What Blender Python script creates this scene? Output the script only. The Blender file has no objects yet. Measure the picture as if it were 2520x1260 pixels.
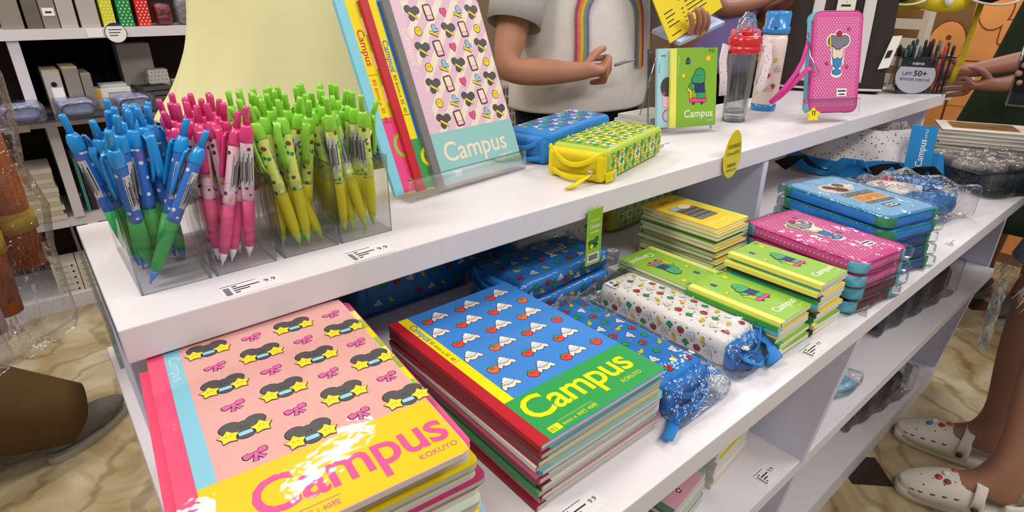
import bpy, math, random
from mathutils import Vector, Matrix, noise

# ---------------------------------------------------------------- camera, world, lights, exposure
SC = bpy.context.scene
COL = SC.collection
cam_d = bpy.data.cameras.new('camera')
cam_d.sensor_fit = 'HORIZONTAL'; cam_d.sensor_width = 36.0
cam_d.lens = 36.0 * 1428.0 / 2520.0
cam_d.clip_start = 0.02
cam = bpy.data.objects.new('camera', cam_d)
cam.location = (0, 0, 1.17)
cam.rotation_euler = (math.radians(90) - math.atan(635 / 1428), 0, math.radians(50.3 - 90))
COL.objects.link(cam); SC.camera = cam
SC.view_settings.view_transform = 'Standard'
SC.view_settings.look = 'None'
SC.view_settings.gamma = 1.0
SC.view_settings.use_curve_mapping = False
SC.view_settings.exposure = 0.12
SC.cycles.transparent_max_bounces = 32
SC.cycles.max_bounces = 8

world = bpy.data.worlds.new('shop_ambient'); SC.world = world
world.use_nodes = True
bg = world.node_tree.nodes['Background']
bg.inputs[0].default_value = (0.93, 0.92, 1.0, 1)
bg.inputs[1].default_value = 0.30

def area(name, loc, size, power, col=(1, 0.955, 0.915), target=None):
    d = bpy.data.lights.new(name, 'AREA'); d.shape = 'RECTANGLE'
    d.size, d.size_y = size; d.energy = power; d.color = col
    o = bpy.data.objects.new(name, d); o.location = loc
    if target: o.rotation_euler = (Vector(target) - Vector(loc)).to_track_quat('-Z', 'Y').to_euler()
    COL.objects.link(o); return o
# ceiling lamps of the shop
area('ceiling_lamp', (-0.75, 0.75, 2.75), (0.4, 1.2), 22, target=(0.5, 0.55, 0.8))
area('ceiling_lamp', (0.80, 2.50, 2.85), (0.58, 0.10), 14).rotation_euler = (0, 0, math.radians(25))
area('ceiling_lamp', (2.3, -0.7, 2.8), (1.4, 0.4), 30, col=(0.95, 0.96, 1.0), target=(1.4, 0.3, 0.4))  # added cool fill at ceiling height, aimed to brighten the open compartments
area('ceiling_lamp', (-0.4, 2.45, 2.85), (1.2, 0.3), 20)
area('ceiling_lamp', (3.3, 1.3, 2.85), (1.6, 0.4), 30)
area('ceiling_lamp', (-1.2, 1.5, 2.85), (0.3, 1.4), 14)
area('ceiling_lamp', (0.35, -0.9, 2.7), (1.8, 0.3), 20, target=(0.6, 0.4, 0.7))

# ---------------------------------------------------------------- helpers
def lin(h):
    h = h.lstrip('#'); out = []
    for i in (0, 2, 4):
        c = int(h[i:i+2], 16) / 255
        out.append(c / 12.92 if c <= 0.04045 else ((c + 0.055) / 1.055) ** 2.4)
    return (*out, 1)

_M = {}
def mat(name, col='#ffffff', rough=0.5, spec=0.4, coat=0.0, var=0.0, vscale=30, metal=0, bump=0.0, bscale=200):
    if name in _M: return _M[name]
    m = bpy.data.materials.new(name); m.use_nodes = True
    nt = m.node_tree; b = nt.nodes['Principled BSDF']
    b.inputs['Base Color'].default_value = lin(col)
    b.inputs['Roughness'].default_value = rough
    b.inputs['Specular IOR Level'].default_value = spec
    b.inputs['Coat Weight'].default_value = coat
    b.inputs['Coat Roughness'].default_value = 0.035
    b.inputs['Metallic'].default_value = metal
    if var or bump:
        tc = nt.nodes.new('ShaderNodeTexCoord')
        n = nt.nodes.new('ShaderNodeTexNoise'); n.inputs['Scale'].default_value = vscale; n.inputs['Detail'].default_value = 4
        nt.links.new(tc.outputs['Object'], n.inputs['Vector'])
        if var:
            mx = nt.nodes.new('ShaderNodeMixRGB'); mx.blend_type = 'MULTIPLY'; mx.inputs[0].default_value = 1
            mx.inputs[1].default_value = lin(col)
            r = nt.nodes.new('ShaderNodeMapRange'); r.inputs[1].default_value = 0.3; r.inputs[2].default_value = 0.7
            r.inputs[3].default_value = 1 - var; r.inputs[4].default_value = 1
            nt.links.new(n.outputs[0], r.inputs[0]); nt.links.new(r.outputs[0], mx.inputs[2])
            nt.links.new(mx.outputs[0], b.inputs['Base Color'])
        if bump:
            n2 = nt.nodes.new('ShaderNodeTexNoise'); n2.inputs['Scale'].default_value = bscale
            nt.links.new(tc.outputs['Object'], n2.inputs['Vector'])
            bp = nt.nodes.new('ShaderNodeBump'); bp.inputs['Strength'].default_value = bump; bp.inputs['Distance'].default_value = 0.002
            nt.links.new(n2.outputs[0], bp.inputs['Height']); nt.links.new(bp.outputs[0], b.inputs['Normal'])
            if coat: nt.links.new(bp.outputs[0], b.inputs['Coat Normal'])
    _M[name] = m; return m

def nodemat(name):
    m = bpy.data.materials.new(name); m.use_nodes = True; _M[name] = m
    return m, m.node_tree, m.node_tree.nodes, m.node_tree.links, m.node_tree.nodes['Principled BSDF']

def clear(name, tint='#ffffff', refl=0.0, edge=0.7, rough=0.03, bump=0, bscale=60, ior=1.45):
    """see-through acrylic or film: transparent with a Fresnel gloss"""
    if name in _M: return _M[name]
    m, nt, N, L, b = nodemat(name); N.remove(b)
    out = N['Material Output']
    tr = N.new('ShaderNodeBsdfTransparent'); tr.inputs[0].default_value = lin(tint)
    gl = N.new('ShaderNodeBsdfGlossy'); gl.inputs['Roughness'].default_value = rough; gl.inputs[0].default_value = (1, 1, 1, 1)
    lw = N.new('ShaderNodeFresnel'); lw.inputs[0].default_value = ior
    mr = N.new('ShaderNodeMapRange'); mr.inputs[3].default_value = refl; mr.inputs[4].default_value = edge
    L.new(lw.outputs[0], mr.inputs[0])
    mx = N.new('ShaderNodeMixShader'); L.new(mr.outputs[0], mx.inputs[0]); L.new(tr.outputs[0], mx.inputs[1]); L.new(gl.outputs[0], mx.inputs[2])
    L.new(mx.outputs[0], out.inputs[0])
    if bump:
        tc = N.new('ShaderNodeTexCoord'); n2 = N.new('ShaderNodeTexNoise'); n2.inputs['Scale'].default_value = bscale; n2.inputs['Detail'].default_value = 3
        L.new(tc.outputs['Object'], n2.inputs['Vector'])
        bp = N.new('ShaderNodeBump'); bp.inputs['Strength'].default_value = bump; bp.inputs['Distance'].default_value = 0.01
        L.new(n2.outputs[0], bp.inputs['Height']); L.new(bp.outputs[0], gl.inputs['Normal'])
    return m

class MB:
    """collects shapes into one mesh"""
    def __init__(s, m=None):
        s.v = []; s.f = []; s.fm = []; s.sm = []; s.mats = []; s.cur = 0; s.smooth = False; s.T = Matrix.Identity(4)
        if m: s.m(m)
    def m(s, mt):
        if mt not in s.mats: s.mats.append(mt)
        s.cur = s.mats.index(mt); return s
    def add(s, vs, fs, smooth=None):
        o = len(s.v); s.v += [s.T @ Vector(p) for p in vs]
        for f in fs:
            s.f.append([o + i for i in f]); s.fm.append(s.cur); s.sm.append(s.smooth if smooth is None else smooth)
        return s
    def box(s, c, d, rz=0):
        x, y, z = d[0]/2, d[1]/2, d[2]/2; R = Matrix.Rotation(rz, 3, 'Z')
        vs = [R @ Vector((a*x, b*y, e*z)) + Vector(c) for a in (-1, 1) for b in (-1, 1) for e in (-1, 1)]
        return s.add(vs, [(0,1,3,2),(4,6,7,5),(0,4,5,1),(2,3,7,6),(0,2,6,4),(1,5,7,3)], False)
    def prism(s, pts, z0, z1, axis='Z'):
        n = len(pts)
        def P(a, b, c): return (a, b, c) if axis == 'Z' else ((a, c, b) if axis == 'Y' else (c, a, b))
        vs = [P(p[0], p[1], z0) for p in pts] + [P(p[0], p[1], z1) for p in pts]
        fs = [tuple(range(n-1, -1, -1)), tuple(range(n, 2*n))] + [(i, (i+1) % n, n+(i+1) % n, n+i) for i in range(n)]
        return s.add(vs, fs, False)
    def rbox(s, c, d, r, k=3, n=4, fn=None, rz=0, smooth=True):
        """rounded box; fn(Vector local)->Vector bends it"""
        hs = [q/2 for q in d]; r = min(r, min(hs)*0.999)
        def coords(h):
            a = [-h + r*(1-math.cos(math.pi/2*i/k)) for i in range(k)]
            mid = [-(h-r) + 2*(h-r)*i/n for i in range(n+1)]
            return a + mid + [-q for q in reversed(a)]
        cs = [coords(h) for h in hs]; idx = {}; vs = []; fs = []
        R = Matrix.Rotation(rz, 3, 'Z')
        def vid(i, j, l):
            key = (i, j, l)
            if key not in idx:
                p = Vector((cs[0][i], cs[1][j], cs[2][l]))
                inn = Vector([max(-(hs[a]-r), min(hs[a]-r, p[a])) for a in range(3)])
                dd = p - inn
                if dd.length > 1e-9: p = inn + dd.normalized()*r
                if fn: p = fn(p)
                idx[key] = len(vs); vs.append(R @ p + Vector(c))
            return idx[key]
        N = [len(q)-1 for q in cs]
        for i in range(N[0]):
            for j in range(N[1]):
                fs.append((vid(i,j,0),vid(i,j+1,0),vid(i+1,j+1,0),vid(i+1,j,0)))
                fs.append((vid(i,j,N[2]),vid(i+1,j,N[2]),vid(i+1,j+1,N[2]),vid(i,j+1,N[2])))
        for i in range(N[0]):
            for l in range(N[2]):
                fs.append((vid(i,0,l),vid(i+1,0,l),vid(i+1,0,l+1),vid(i,0,l+1)))
                fs.append((vid(i,N[1],l),vid(i,N[1],l+1),vid(i+1,N[1],l+1),vid(i+1,N[1],l)))
        for j in range(N[1]):
            for l in range(N[2]):
                fs.append((vid(0,j,l),vid(0,j,l+1),vid(0,j+1,l+1),vid(0,j+1,l)))
                fs.append((vid(N[0],j,l),vid(N[0],j+1,l),vid(N[0],j+1,l+1),vid(N[0],j,l+1)))
        return s.add(vs, fs, smooth)
    def lathe(s, prof, c=(0,0,0), n=20, cap=True):
        """prof: (radius, z) from bottom to top"""
        vs = []; fs = []
        for r, z in prof:
            for i in range(n):
                a = 2*math.pi*i/n; vs.append((c[0]+r*math.cos(a), c[1]+r*math.sin(a), c[2]+z))
        for k in range(len(prof)-1):
            for i in range(n):
                j = (i+1) % n; fs.append((k*n+i, k*n+j, (k+1)*n+j, (k+1)*n+i))
        if cap: fs.append(tuple(range(n-1,-1,-1))); fs.append(tuple((len(prof)-1)*n+i for i in range(n)))
        return s.add(vs, fs, True)
    def tube(s, pts, r, n=8, flat=None, cap=True):
        """r number or list; flat=(wide, thin, up) gives a strap of that section"""
        pts = [Vector(p) for p in pts]; m = len(pts); vs = []; fs = []
        up = Vector(flat[2]) if flat else Vector((0,0,1)); prev = None
        for k, p in enumerate(pts):
            t = (pts[min(k+1, m-1)] - pts[max(k-1, 0)]).normalized()
            if flat: side = t.cross(up)
            else: side = prev - t*prev.dot(t) if prev is not None else t.cross(up)
            if side.length < 1e-5: side = t.cross(Vector((1,0.3,0)))
            side.normalize(); prev = side; nn = side.cross(t).normalized()
            rr = r[k] if isinstance(r, (list, tuple)) else r
            for i in range(n):
                a = 2*math.pi*(i+0.5)/n
                if flat:
                    cx, cy = math.cos(a), math.sin(a); q = 4
                    cx = math.copysign(abs(cx)**(2/q), cx); cy = math.copysign(abs(cy)**(2/q), cy)
                    vs.append(p + side*(flat[0]/2*cx) + nn*(flat[1]/2*cy))
                else: vs.append(p + (side*math.cos(a) + nn*math.sin(a))*rr)
        for k in range(m-1):
            for i in range(n):
                j = (i+1) % n; fs.append((k*n+i, k*n+j, (k+1)*n+j, (k+1)*n+i))
        if cap: fs.append(tuple(range(n-1,-1,-1))); fs.append(tuple((m-1)*n+i for i in range(n)))
        return s.add(vs, fs, True)
    def grid(s, P, smooth=True):
        """P[i][j] points"""
        a, b = len(P), len(P[0]); vs = [q for r in P for q in r]
        return s.add(vs, [(i*b+j, (i+1)*b+j, (i+1)*b+j+1, i*b+j+1) for i in range(a-1) for j in range(b-1)], smooth)
    def ell(s, c, d, n=12, k=8, fn=None):
        vs = []; fs = []
        for i in range(k+1):
            t = math.pi*i/k
            for j in range(n):
                a = 2*math.pi*j/n; p = Vector((d[0]*math.sin(t)*math.cos(a), d[1]*math.sin(t)*math.sin(a), -d[2]*math.cos(t)))
                if fn: p = fn(p)
                vs.append(p + Vector(c))
        for i in range(k):
            for j in range(n):
                q = (j+1) % n; fs.append((i*n+j, i*n+q, (i+1)*n+q, (i+1)*n+j))
        return s.add(vs, fs, True)
    def build(s, name, parent=None, mods=None, loc=None):
        me = bpy.data.meshes.new(name); me.from_pydata([tuple(p) for p in s.v], [], s.f)
        for mt in s.mats: me.materials.append(mt)
        me.polygons.foreach_set('material_index', s.fm); me.polygons.foreach_set('use_smooth', s.sm)
        me.update()
        o = bpy.data.objects.new(name, me); COL.objects.link(o)
        if parent: o.parent = parent
        if loc: o.location = loc
        if mods:
            for t, kw in mods:
                md = o.modifiers.new(t.lower(), t)
                for k_, v_ in kw.items(): setattr(md, k_, v_)
        return o

def thing(name, label, cat, loc=(0,0,0), rot=0, group=None):
    o = bpy.data.objects.new(name, None); COL.objects.link(o); o.empty_display_size = 0.02
    o.location = loc
    o.rotation_euler = rot if isinstance(rot, (tuple, list)) else (0, 0, rot)
    return tag(o, label, cat, group)
def tag(o, label, cat, group=None, kind=None):
    o['label'] = label; o['category'] = cat
    if group: o['group'] = group
    if kind: o['kind'] = kind
    return o
def dup(o, parent=None):
    c = o.copy(); COL.objects.link(c)
    if parent: c.parent = parent
    for ch in list(o.children): dup(ch, c)
    return c
def struct(o):
    o['kind'] = 'structure'; return o

# ---------------------------------------------------------------- flat print: frames, shapes and lettering
class Frame:
    """a drawing plane: point + u, v axes (metres), n outward; y of the drawing runs along v"""
    def __init__(s, o, u, v):
        s.o = Vector(o); s.u = Vector(u).normalized(); s.v = Vector(v).normalized(); s.n = s.u.cross(s.v).normalized()
        s.lay = 0.00012
    def at(s, x, y, k=1): return s.o + s.u*x + s.v*y + s.n*(s.lay*k)

def shape(mb, fr, mt, pts, k=1, x=0, y=0, sc=1, rot=0, sx=1):
    c, n = math.cos(rot), math.sin(rot); mb.m(mt)
    mb.add([fr.at(x + (px*sx*c - py*n)*sc, y + (px*sx*n + py*c)*sc, k) for px, py in pts], [tuple(range(len(pts)))], False)
def rect(x0, y0, x1, y1): return [(x0,y0),(x1,y0),(x1,y1),(x0,y1)]
def circ(cx, cy, rx, ry=None, n=16, rot=0):
    ry = ry or rx; c, s_ = math.cos(rot), math.sin(rot)
    return [(cx + rx*math.cos(2*math.pi*i/n)*c - ry*math.sin(2*math.pi*i/n)*s_, cy + rx*math.cos(2*math.pi*i/n)*s_ + ry*math.sin(2*math.pi*i/n)*c) for i in range(n)]
def star(cx, cy, r, ri=0.5, n=5, rot=math.pi/2):
    return [(cx + (r if i % 2 == 0 else r*ri)*math.cos(rot + math.pi*i/n), cy + (r if i % 2 == 0 else r*ri)*math.sin(rot + math.pi*i/n)) for i in range(2*n)]
def rrect(x0, y0, x1, y1, r, n=4):
    out = []
    for cx, cy, a in ((x1-r, y1-r, 0), (x0+r, y1-r, 90), (x0+r, y0+r, 180), (x1-r, y0+r, 270)):
        for i in range(n+1):
            t = math.radians(a + 90*i/n); out.append((cx + r*math.cos(t), cy + r*math.sin(t)))
    return out
def clip_poly(pts, u0, v0, u1, v1):
    """cut a drawn shape off at the edges of its surface"""
    def cut(P, ax, lim, sg):
        out = []
        for i in range(len(P)):
            a, b = P[i], P[(i+1) % len(P)]; ia, ib = sg*(a[ax]-lim) <= 0, sg*(b[ax]-lim) <= 0
            if ia: out.append(a)
            if ia != ib:
                t = (lim-a[ax])/(b[ax]-a[ax]); out.append((a[0]+(b[0]-a[0])*t, a[1]+(b[1]-a[1])*t))
        return out
    for ax, lim, sg in ((0,u1,1),(0,u0,-1),(1,v1,1),(1,v0,-1)):
        if len(pts) < 3: return []
        pts = cut(pts, ax, lim, sg)
    return pts if len(pts) >= 3 else []

_T = {}
def textmesh(body, bold=0.0, space=1.0):
    key = (body, bold, space)
    if key not in _T:
        cu = bpy.data.curves.new('lettering', 'FONT'); cu.body = body; cu.size = 1; cu.offset = bold; cu.space_character = space
        cu.resolution_u = 3
        ob = bpy.data.objects.new('lettering', cu); COL.objects.link(ob)
        dg = bpy.context.evaluated_depsgraph_get(); dg.update()
        me = bpy.data.meshes.new_from_object(ob.evaluated_get(dg))
        vs = [(v.co.x, v.co.y) for v in me.vertices]; fs = [tuple(p.vertices) for p in me.polygons]
        bpy.data.objects.remove(ob); bpy.data.curves.remove(cu); bpy.data.meshes.remove(me)
        if vs:
            x0, x1 = min(v[0] for v in vs), max(v[0] for v in vs); vs = [(x-x0, y) for x, y in vs]; w = x1-x0
        else: w = 0
        _T[key] = (vs, fs, w)
    return _T[key]
def text(mb, fr, mt, body, x, y, size, k=1, rot=0, width=None, bold=0.0, space=1.0, center=False):
    vs, fs, w = textmesh(body, bold, space); mb.m(mt)
    sx = (width/(w*size)) if width and w else 1.0
    off = -w/2 if center else 0
    c, s_ = math.cos(rot), math.sin(rot)
    mb.add([fr.at(x + ((px+off)*sx*c - py*s_)*size, y + ((px+off)*sx*s_ + py*c)*size, k) for px, py in vs], fs, False)

# colours ----------------------------------------------------------
INK = mat('ink_dark', '#2e2a2c', 0.55, 0.2)
CHAR = mat('print_charcoal', '#4c4a4a', 0.45, 0.3)
WHITE = mat('print_white', '#f4f0ec', 0.5, 0.3)
CREAM = mat('print_cream', '#f3d9c4', 0.5, 0.3)
YEL = mat('print_yellow', '#f7dc12', 0.5, 0.18)
STARY = mat('print_star_yellow', '#f3d131', 0.5, 0.18)
PINKB = mat('print_bow_pink', '#dd5f9a', 0.5, 0.18)
SKYB = mat('print_sky_blue', '#8fc6da', 0.5, 0.18)
RED = mat('print_red', '#e0453a', 0.5, 0.18)
CRIM = mat('print_crimson', '#c22a3c', 0.5, 0.18)
GREEN = mat('print_green', '#2f9b58', 0.5, 0.18)
DGREEN = mat('print_dark_green', '#1f7a4c', 0.5, 0.18)
NAVY = mat('print_navy', '#333f6e', 0.5, 0.18)
BLUE = mat('print_blue', '#2f78c8', 0.5, 0.18)
HOTP = mat('print_hot_pink', '#ea4f86', 0.5, 0.18)
PALEP = mat('print_pale_pink', '#f0c3cd', 0.5, 0.18)
LIME = mat('print_lime', '#9dc73a', 0.5, 0.18)
BROWN = mat('print_brown', '#7d4a2c', 0.5, 0.18)
PALEY = mat('print_pale_yellow', '#f3ec7a', 0.45, 0.3)
STEEL = mat('steel', '#c9c9cc', 0.25, 0.5, metal=0.9)
BLACKP = mat('black_plastic', '#151517', 0.35, 0.4)
ACRYL = clear('acrylic', '#fefeff', 0.0, 0.5)
ACRED = clear('acrylic_edge', '#c3d4de', 0.06, 0.7)
FILM = clear('plastic_film', '#fdfefe', 0.0, 0.7, 0.04, bump=0.5, bscale=30)
CRINK = clear('crinkled_film', '#f7f8f9', 0.035, 0.7, 0.05, bump=1.0, bscale=55, ior=1.5)
# ---------------------------------------------------------------- floor, walls
m, nt, N, L, b = nodemat('marble_floor')
tc = N.new('ShaderNodeTexCoord'); mp = N.new('ShaderNodeMapping'); mp.inputs['Rotation'].default_value = (0, 0, 0.6)
L.new(tc.outputs['Object'], mp.inputs[0])
n1 = N.new('ShaderNodeTexNoise'); n1.inputs['Scale'].default_value = 3.6; n1.inputs['Detail'].default_value = 7; n1.inputs['Distortion'].default_value = 1.6
L.new(mp.outputs[0], n1.inputs[0])
cr = N.new('ShaderNodeValToRGB'); e = cr.color_ramp.elements
e[0].position = 0.28; e[0].color = lin('#86704c'); e[1].position = 0.66; e[1].color = lin('#c9bd9f')
q = e.new(0.46); q.color = lin('#ab976f')
L.new(n1.outputs[0], cr.inputs[0])
wv = N.new('ShaderNodeTexWave'); wv.inputs['Scale'].default_value = 2.2; wv.inputs['Distortion'].default_value = 14; wv.inputs['Detail'].default_value = 4; wv.inputs['Detail Scale'].default_value = 1.3
L.new(mp.outputs[0], wv.inputs[0])
vr = N.new('ShaderNodeValToRGB'); e = vr.color_ramp.elements
e[0].position = 0.0; e[0].color = (0.22, 0.14, 0.08, 1); e[1].position = 0.16; e[1].color = (1, 1, 1, 1)
L.new(wv.outputs[0], vr.inputs[0])
mx = N.new('ShaderNodeMixRGB'); mx.blend_type = 'MULTIPLY'; mx.inputs[0].default_value = 0.4
L.new(cr.outputs[0], mx.inputs[1]); L.new(vr.outputs[0], mx.inputs[2]); L.new(mx.outputs[0], b.inputs['Base Color'])
b.inputs['Roughness'].default_value = 0.28
MARBLE = m
DARKT = mat('dark_marble_inset', '#3a2c22', 0.3, 0.4, var=0.3, vscale=12)
fl = MB(MARBLE)
fl.add([(-4,-3,0),(7,-3,0),(7,6,0),(-4,6,0)], [(0,1,2,3)], False)
fl.m(DARKT)
for cx, cy in ((1.50, 0.315), (2.86, 0.40), (2.18, 1.03), (0.14, -0.37), (-0.54, 1.0), (2.18, -0.27), (0.82,-1.0), (1.5,-0.95), (3.5,-0.3)):
    s_ = 0.075
    fl.add([(cx-s_,cy,0.0008),(cx,cy-s_,0.0008),(cx+s_,cy,0.0008),(cx,cy+s_,0.0008)], [(0,1,2,3)], False)
fl = struct(fl.build('floor'))
WALLM = mat('back_wall_paint', '#8f7a61', 0.7, 0.2, var=0.1, vscale=2)
struct(MB(WALLM).box((1.5, 3.36, 1.5), (11, 0.1, 3.0)).build('wall_back'))
struct(MB(mat('side_wall_paint', '#b9a68c', 0.7, 0.2, var=0.1, vscale=2)).box((6.05, 1.5, 1.5), (0.1, 3.7, 3.0)).build('wall_right'))
struct(MB(mat('ceiling_paint', '#d8d2ca', 0.8, 0.2, var=0.05, vscale=2)).box((1.5, 1.2, 3.05), (11, 8.4, 0.1)).build('ceiling'))

# ---------------------------------------------------------------- the white display unit
LAM = mat('white_laminate', '#e6e0e2', 0.42, 0.35, var=0.03, vscale=5)
LAMC = mat('white_panel_paint', '#e0e1f4', 0.5, 0.3, var=0.03, vscale=6)
TOPZ, LOWZ, MIDZ = 0.915, 0.74, 0.44
unit = thing('display_unit', 'white stepped display unit carrying the pens and notebooks', 'display unit', (0, 0, 0))
MB(LAM).box(((0.013+2.1)/2, (0.533+0.851)/2, TOPZ-0.017), (2.087, 0.318, 0.034)).build('top_shelf', unit, [('BEVEL', dict(width=0.0015, segments=2))])
out = [(0.004,0.236),(2.1,0.236),(2.1,0.86),(0.004,0.86)]
MB(LAM).prism(out, LOWZ-0.03, LOWZ).build('lower_shelf', unit, [('BEVEL', dict(width=0.0015, segments=2))])
mid = [(0.02,0.272),(2.086,0.282),(2.086,0.83),(0.02,0.83)]
MB(LAM).prism(mid, MIDZ-0.028, MIDZ).build('middle_shelf', unit, [('BEVEL', dict(width=0.001, segments=1))])
MB(LAM).prism([(0.02,0.322),(2.086,0.335),(2.086,0.83),(0.02,0.83)], 0.0, 0.06).build('bottom_shelf', unit)
def yz(x0, x1, pts, name, mt=LAMC):
    MB(mt).prism(pts, x0, x1, 'X').build(name, unit, [('BEVEL', dict(width=0.001, segments=1))])
slant = [(0.240,0.71),(0.83,0.71),(0.83,0.0),(0.335,0.0),(0.274,0.44)]
yz(0.004, 0.020, slant, 'end_panel')
yz(0.877, 0.895, slant, 'divider')
yz(2.086, 2.102, [(0.298,0.71),(0.83,0.71),(0.83,0.0),(0.345,0.0),(0.298,0.44)], 'end_panel')
yz(1.082, 1.100, [(0.536,LOWZ),(0.845,LOWZ),(0.845,TOPZ-0.034),(0.536,TOPZ-0.034)], 'riser_panel')
yz(0.015, 0.030, [(0.575,LOWZ),(0.845,LOWZ),(0.845,TOPZ-0.034),(0.575,TOPZ-0.034)], 'riser_panel')
yz(2.07, 2.088, [(0.565,LOWZ),(0.845,LOWZ),(0.845,TOPZ-0.034),(0.565,TOPZ-0.034)], 'riser_panel')
MB(LAMC).box((0.556, 0.838, (LOWZ+0.881)/2), (1.05, 0.012, 0.140)).build('back_panel', unit)
MB(LAMC).box((1.053, 0.838, 0.385), (2.066, 0.014, 0.65)).build('back_panel', unit)
MB(ACRED).box((0.0085, 0.692, TOPZ-0.017), (0.003, 0.312, 0.04)).build('edge_guard', unit)

# ---------------------------------------------------------------- white shelving along the back wall
SHW = mat('wall_shelf_white', '#ded7da', 0.5, 0.3, var=0.04, vscale=4)
SHB = mat('wall_shelf_dark_back', '#3a302b', 0.7, 0.2, var=0.2, vscale=3)
ws = thing('wall_shelving', 'white wall shelving with dark back behind the person in the green shirt', 'shelving', (0, 2.75, 0))
X0, X1 = -1.3, 1.75
for z, nm in ((1.07, 'shelf'), (0.768, 'shelf'), (0.378, 'shelf'), (0.06, 'plinth')):
    h = 0.036 if nm == 'shelf' else 0.06
    MB(SHW).box(((X0+X1)/2, 0.19 if z > 0.6 else 0.2, z-h/2), (X1-X0, 0.38 if z > 0.6 else 0.36, h)).build(nm, ws)
MB(SHW).box(((X0+X1)/2, 0.19, 1.45), (X1-X0, 0.38, 0.036)).build('shelf', ws)
MB(SHB).box(((X0+X1)/2, 0.395, 0.72), (X1-X0, 0.02, 1.5)).build('back_board', ws)
for x, z0, z1 in ((0.034,0.768,1.034),(0.066,0.378,0.732),(-0.17,0.378,0.732),(0.10,0.06,0.342),(0.62,0.06,0.342),(0.66,0.378,0.732),(0.8,0.768,1.034),(-0.62,0.06,0.342),(-0.72,0.378,0.732),(-0.7,0.768,1.034),(1.2,0.378,0.732),(1.72,0.06,1.45),(-1.28,0.06,1.45)):
    MB(SHW).box((x, 0.19, (z0+z1)/2), (0.034, 0.36, z1-z0)).build('upright', ws)

FILEG = mat('file_box_grey', '#8f867a', 0.55, 0.3, var=0.06, vscale=20)
FILEL = mat('file_box_pale', '#b7b0a8', 0.55, 0.3, var=0.06, vscale=20)
KRAFT = mat('kraft_edge', '#c9b592', 0.6, 0.3)
Y0 = 2.765
def filebox(x, w, h, z, m_, label, extra=None, d=0.25, lean=0.0):
    t = thing('file_box', label, 'file box', (x, Y0, z), group='file boxes on the wall shelving')
    MB(m_).box((0, d/2, h/2), (w, d, h)).build('case', t, [('BEVEL', dict(width=0.002, segments=1))])
    if extra == 'hole':
        MB(BLACKP).prism(circ(0, h-0.045, 0.009), -0.0012, 0.0, 'Y').build('finger_hole', t)
        MB(WHITE).box((0.006, -0.0006, h*0.36), (w*0.66, 0.001, h*0.55)).build('spine_label', t)
        MB(KRAFT).box((0, d/2, h+0.0015), (w, d, 0.003)).build('top_edge', t)
    if extra == 'tag':
        MB(WHITE).box((0, -0.0006, 0.055), (w*0.74, 0.001, 0.026)).build('label_holder', t)
        MB(INK).box((0, -0.0013, 0.054), (w*0.4, 0.0004, 0.006)).build('label_print', t)
    if extra == 'edge':
        MB(KRAFT).box((0, d/2, h+0.0015), (w, d, 0.003)).build('top_edge', t)
    return t
Z1 = 1.07
filebox(0.050, 0.062, 0.25, Z1, FILEG, 'plain taupe file box at the left end of the top wall shelf')
filebox(0.112, 0.045, 0.25, Z1, mat('file_box_dark', '#6e655a', 0.5, 0.3, var=0.2, vscale=25), 'dark translucent file box second from left on top wall shelf')
filebox(0.160, 0.046, 0.25, Z1, FILEG, 'taupe file box with a small white label holder', 'tag')
filebox(0.212, 0.052, 0.25, Z1, FILEL, 'pale grey file box right of the label holder box')
filebox(0.277, 0.060, 0.25, Z1, FILEL, 'pale grey file box left of the yellow dotted box')
def dotted(x, w, h, c, label):
    t = thing('gift_box', label, 'box', (x, Y0-0.005, Z1), group='dotted tubes on the top wall shelf')
    mb = MB(mat('dotted_'+c, c, 0.35, 0.4)); mb.box((0, 0.04, h/2), (w, 0.08, h))
    fr = Frame((-w/2, -0.0002, 0), (1,0,0), (0,0,1)); k = 0
    for j in range(int(h/0.011)):
        for i in range(3):
            shape(mb, fr, WHITE, circ(w*(0.2+0.3*i)+(0.004 if j % 2 else -0.002), 0.008+0.011*j, 0.0026, n=8))
    mb.build('wrap', t)
dotted(0.336, 0.040, 0.2, '#d6d51c', 'yellow box with white dots on the top wall shelf')
dotted(0.392, 0.046, 0.2, '#1f8a3f', 'green box with white dots on the top wall shelf')
dotted(0.452, 0.044, 0.2, '#d8281f', 'red box with white dots on the top wall shelf')
def softpack(name, label, cat, x, z, w, d, h, m_, film=True, y=0.0, rz=0, group=None, seed=1):
    t = thing(name, label, cat, (x, Y0+d/2+y, z), rz, group=group)
    rnd = random.Random(seed); ph = [rnd.uniform(0, 6) for _ in range(4)]
    def f(p): return p + Vector((0, 0, (p.z > 0)*0.12*h*math.sin(p.x*40+ph[0])*math.cos(p.y*30+ph[1])))
    MB(m_).rbox((0,0,h/2), (w,d,h), h*0.3, fn=f, n=6).build('pouch', t)
    if film: MB(CRINK).rbox((0,0,h/2+0.001), (w*1.08,d*1.08,h*1.1), h*0.3, fn=f, n=6).build('wrapper', t)
    return t
softpack('pencil_pouch', 'dark red pouch in film on the top wall shelf', 'pouch', 0.525, Z1, 0.065, 0.06, 0.09, mat('dark_red_cloth', '#8c2430', 0.6, 0.3), seed=3)
softpack('pencil_pouch', 'grey and white pouch in film beside the dark red one', 'pouch', 0.60, Z1, 0.06, 0.06, 0.10, mat('grey_cloth', '#9a9296', 0.6, 0.3), seed=4)

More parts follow.
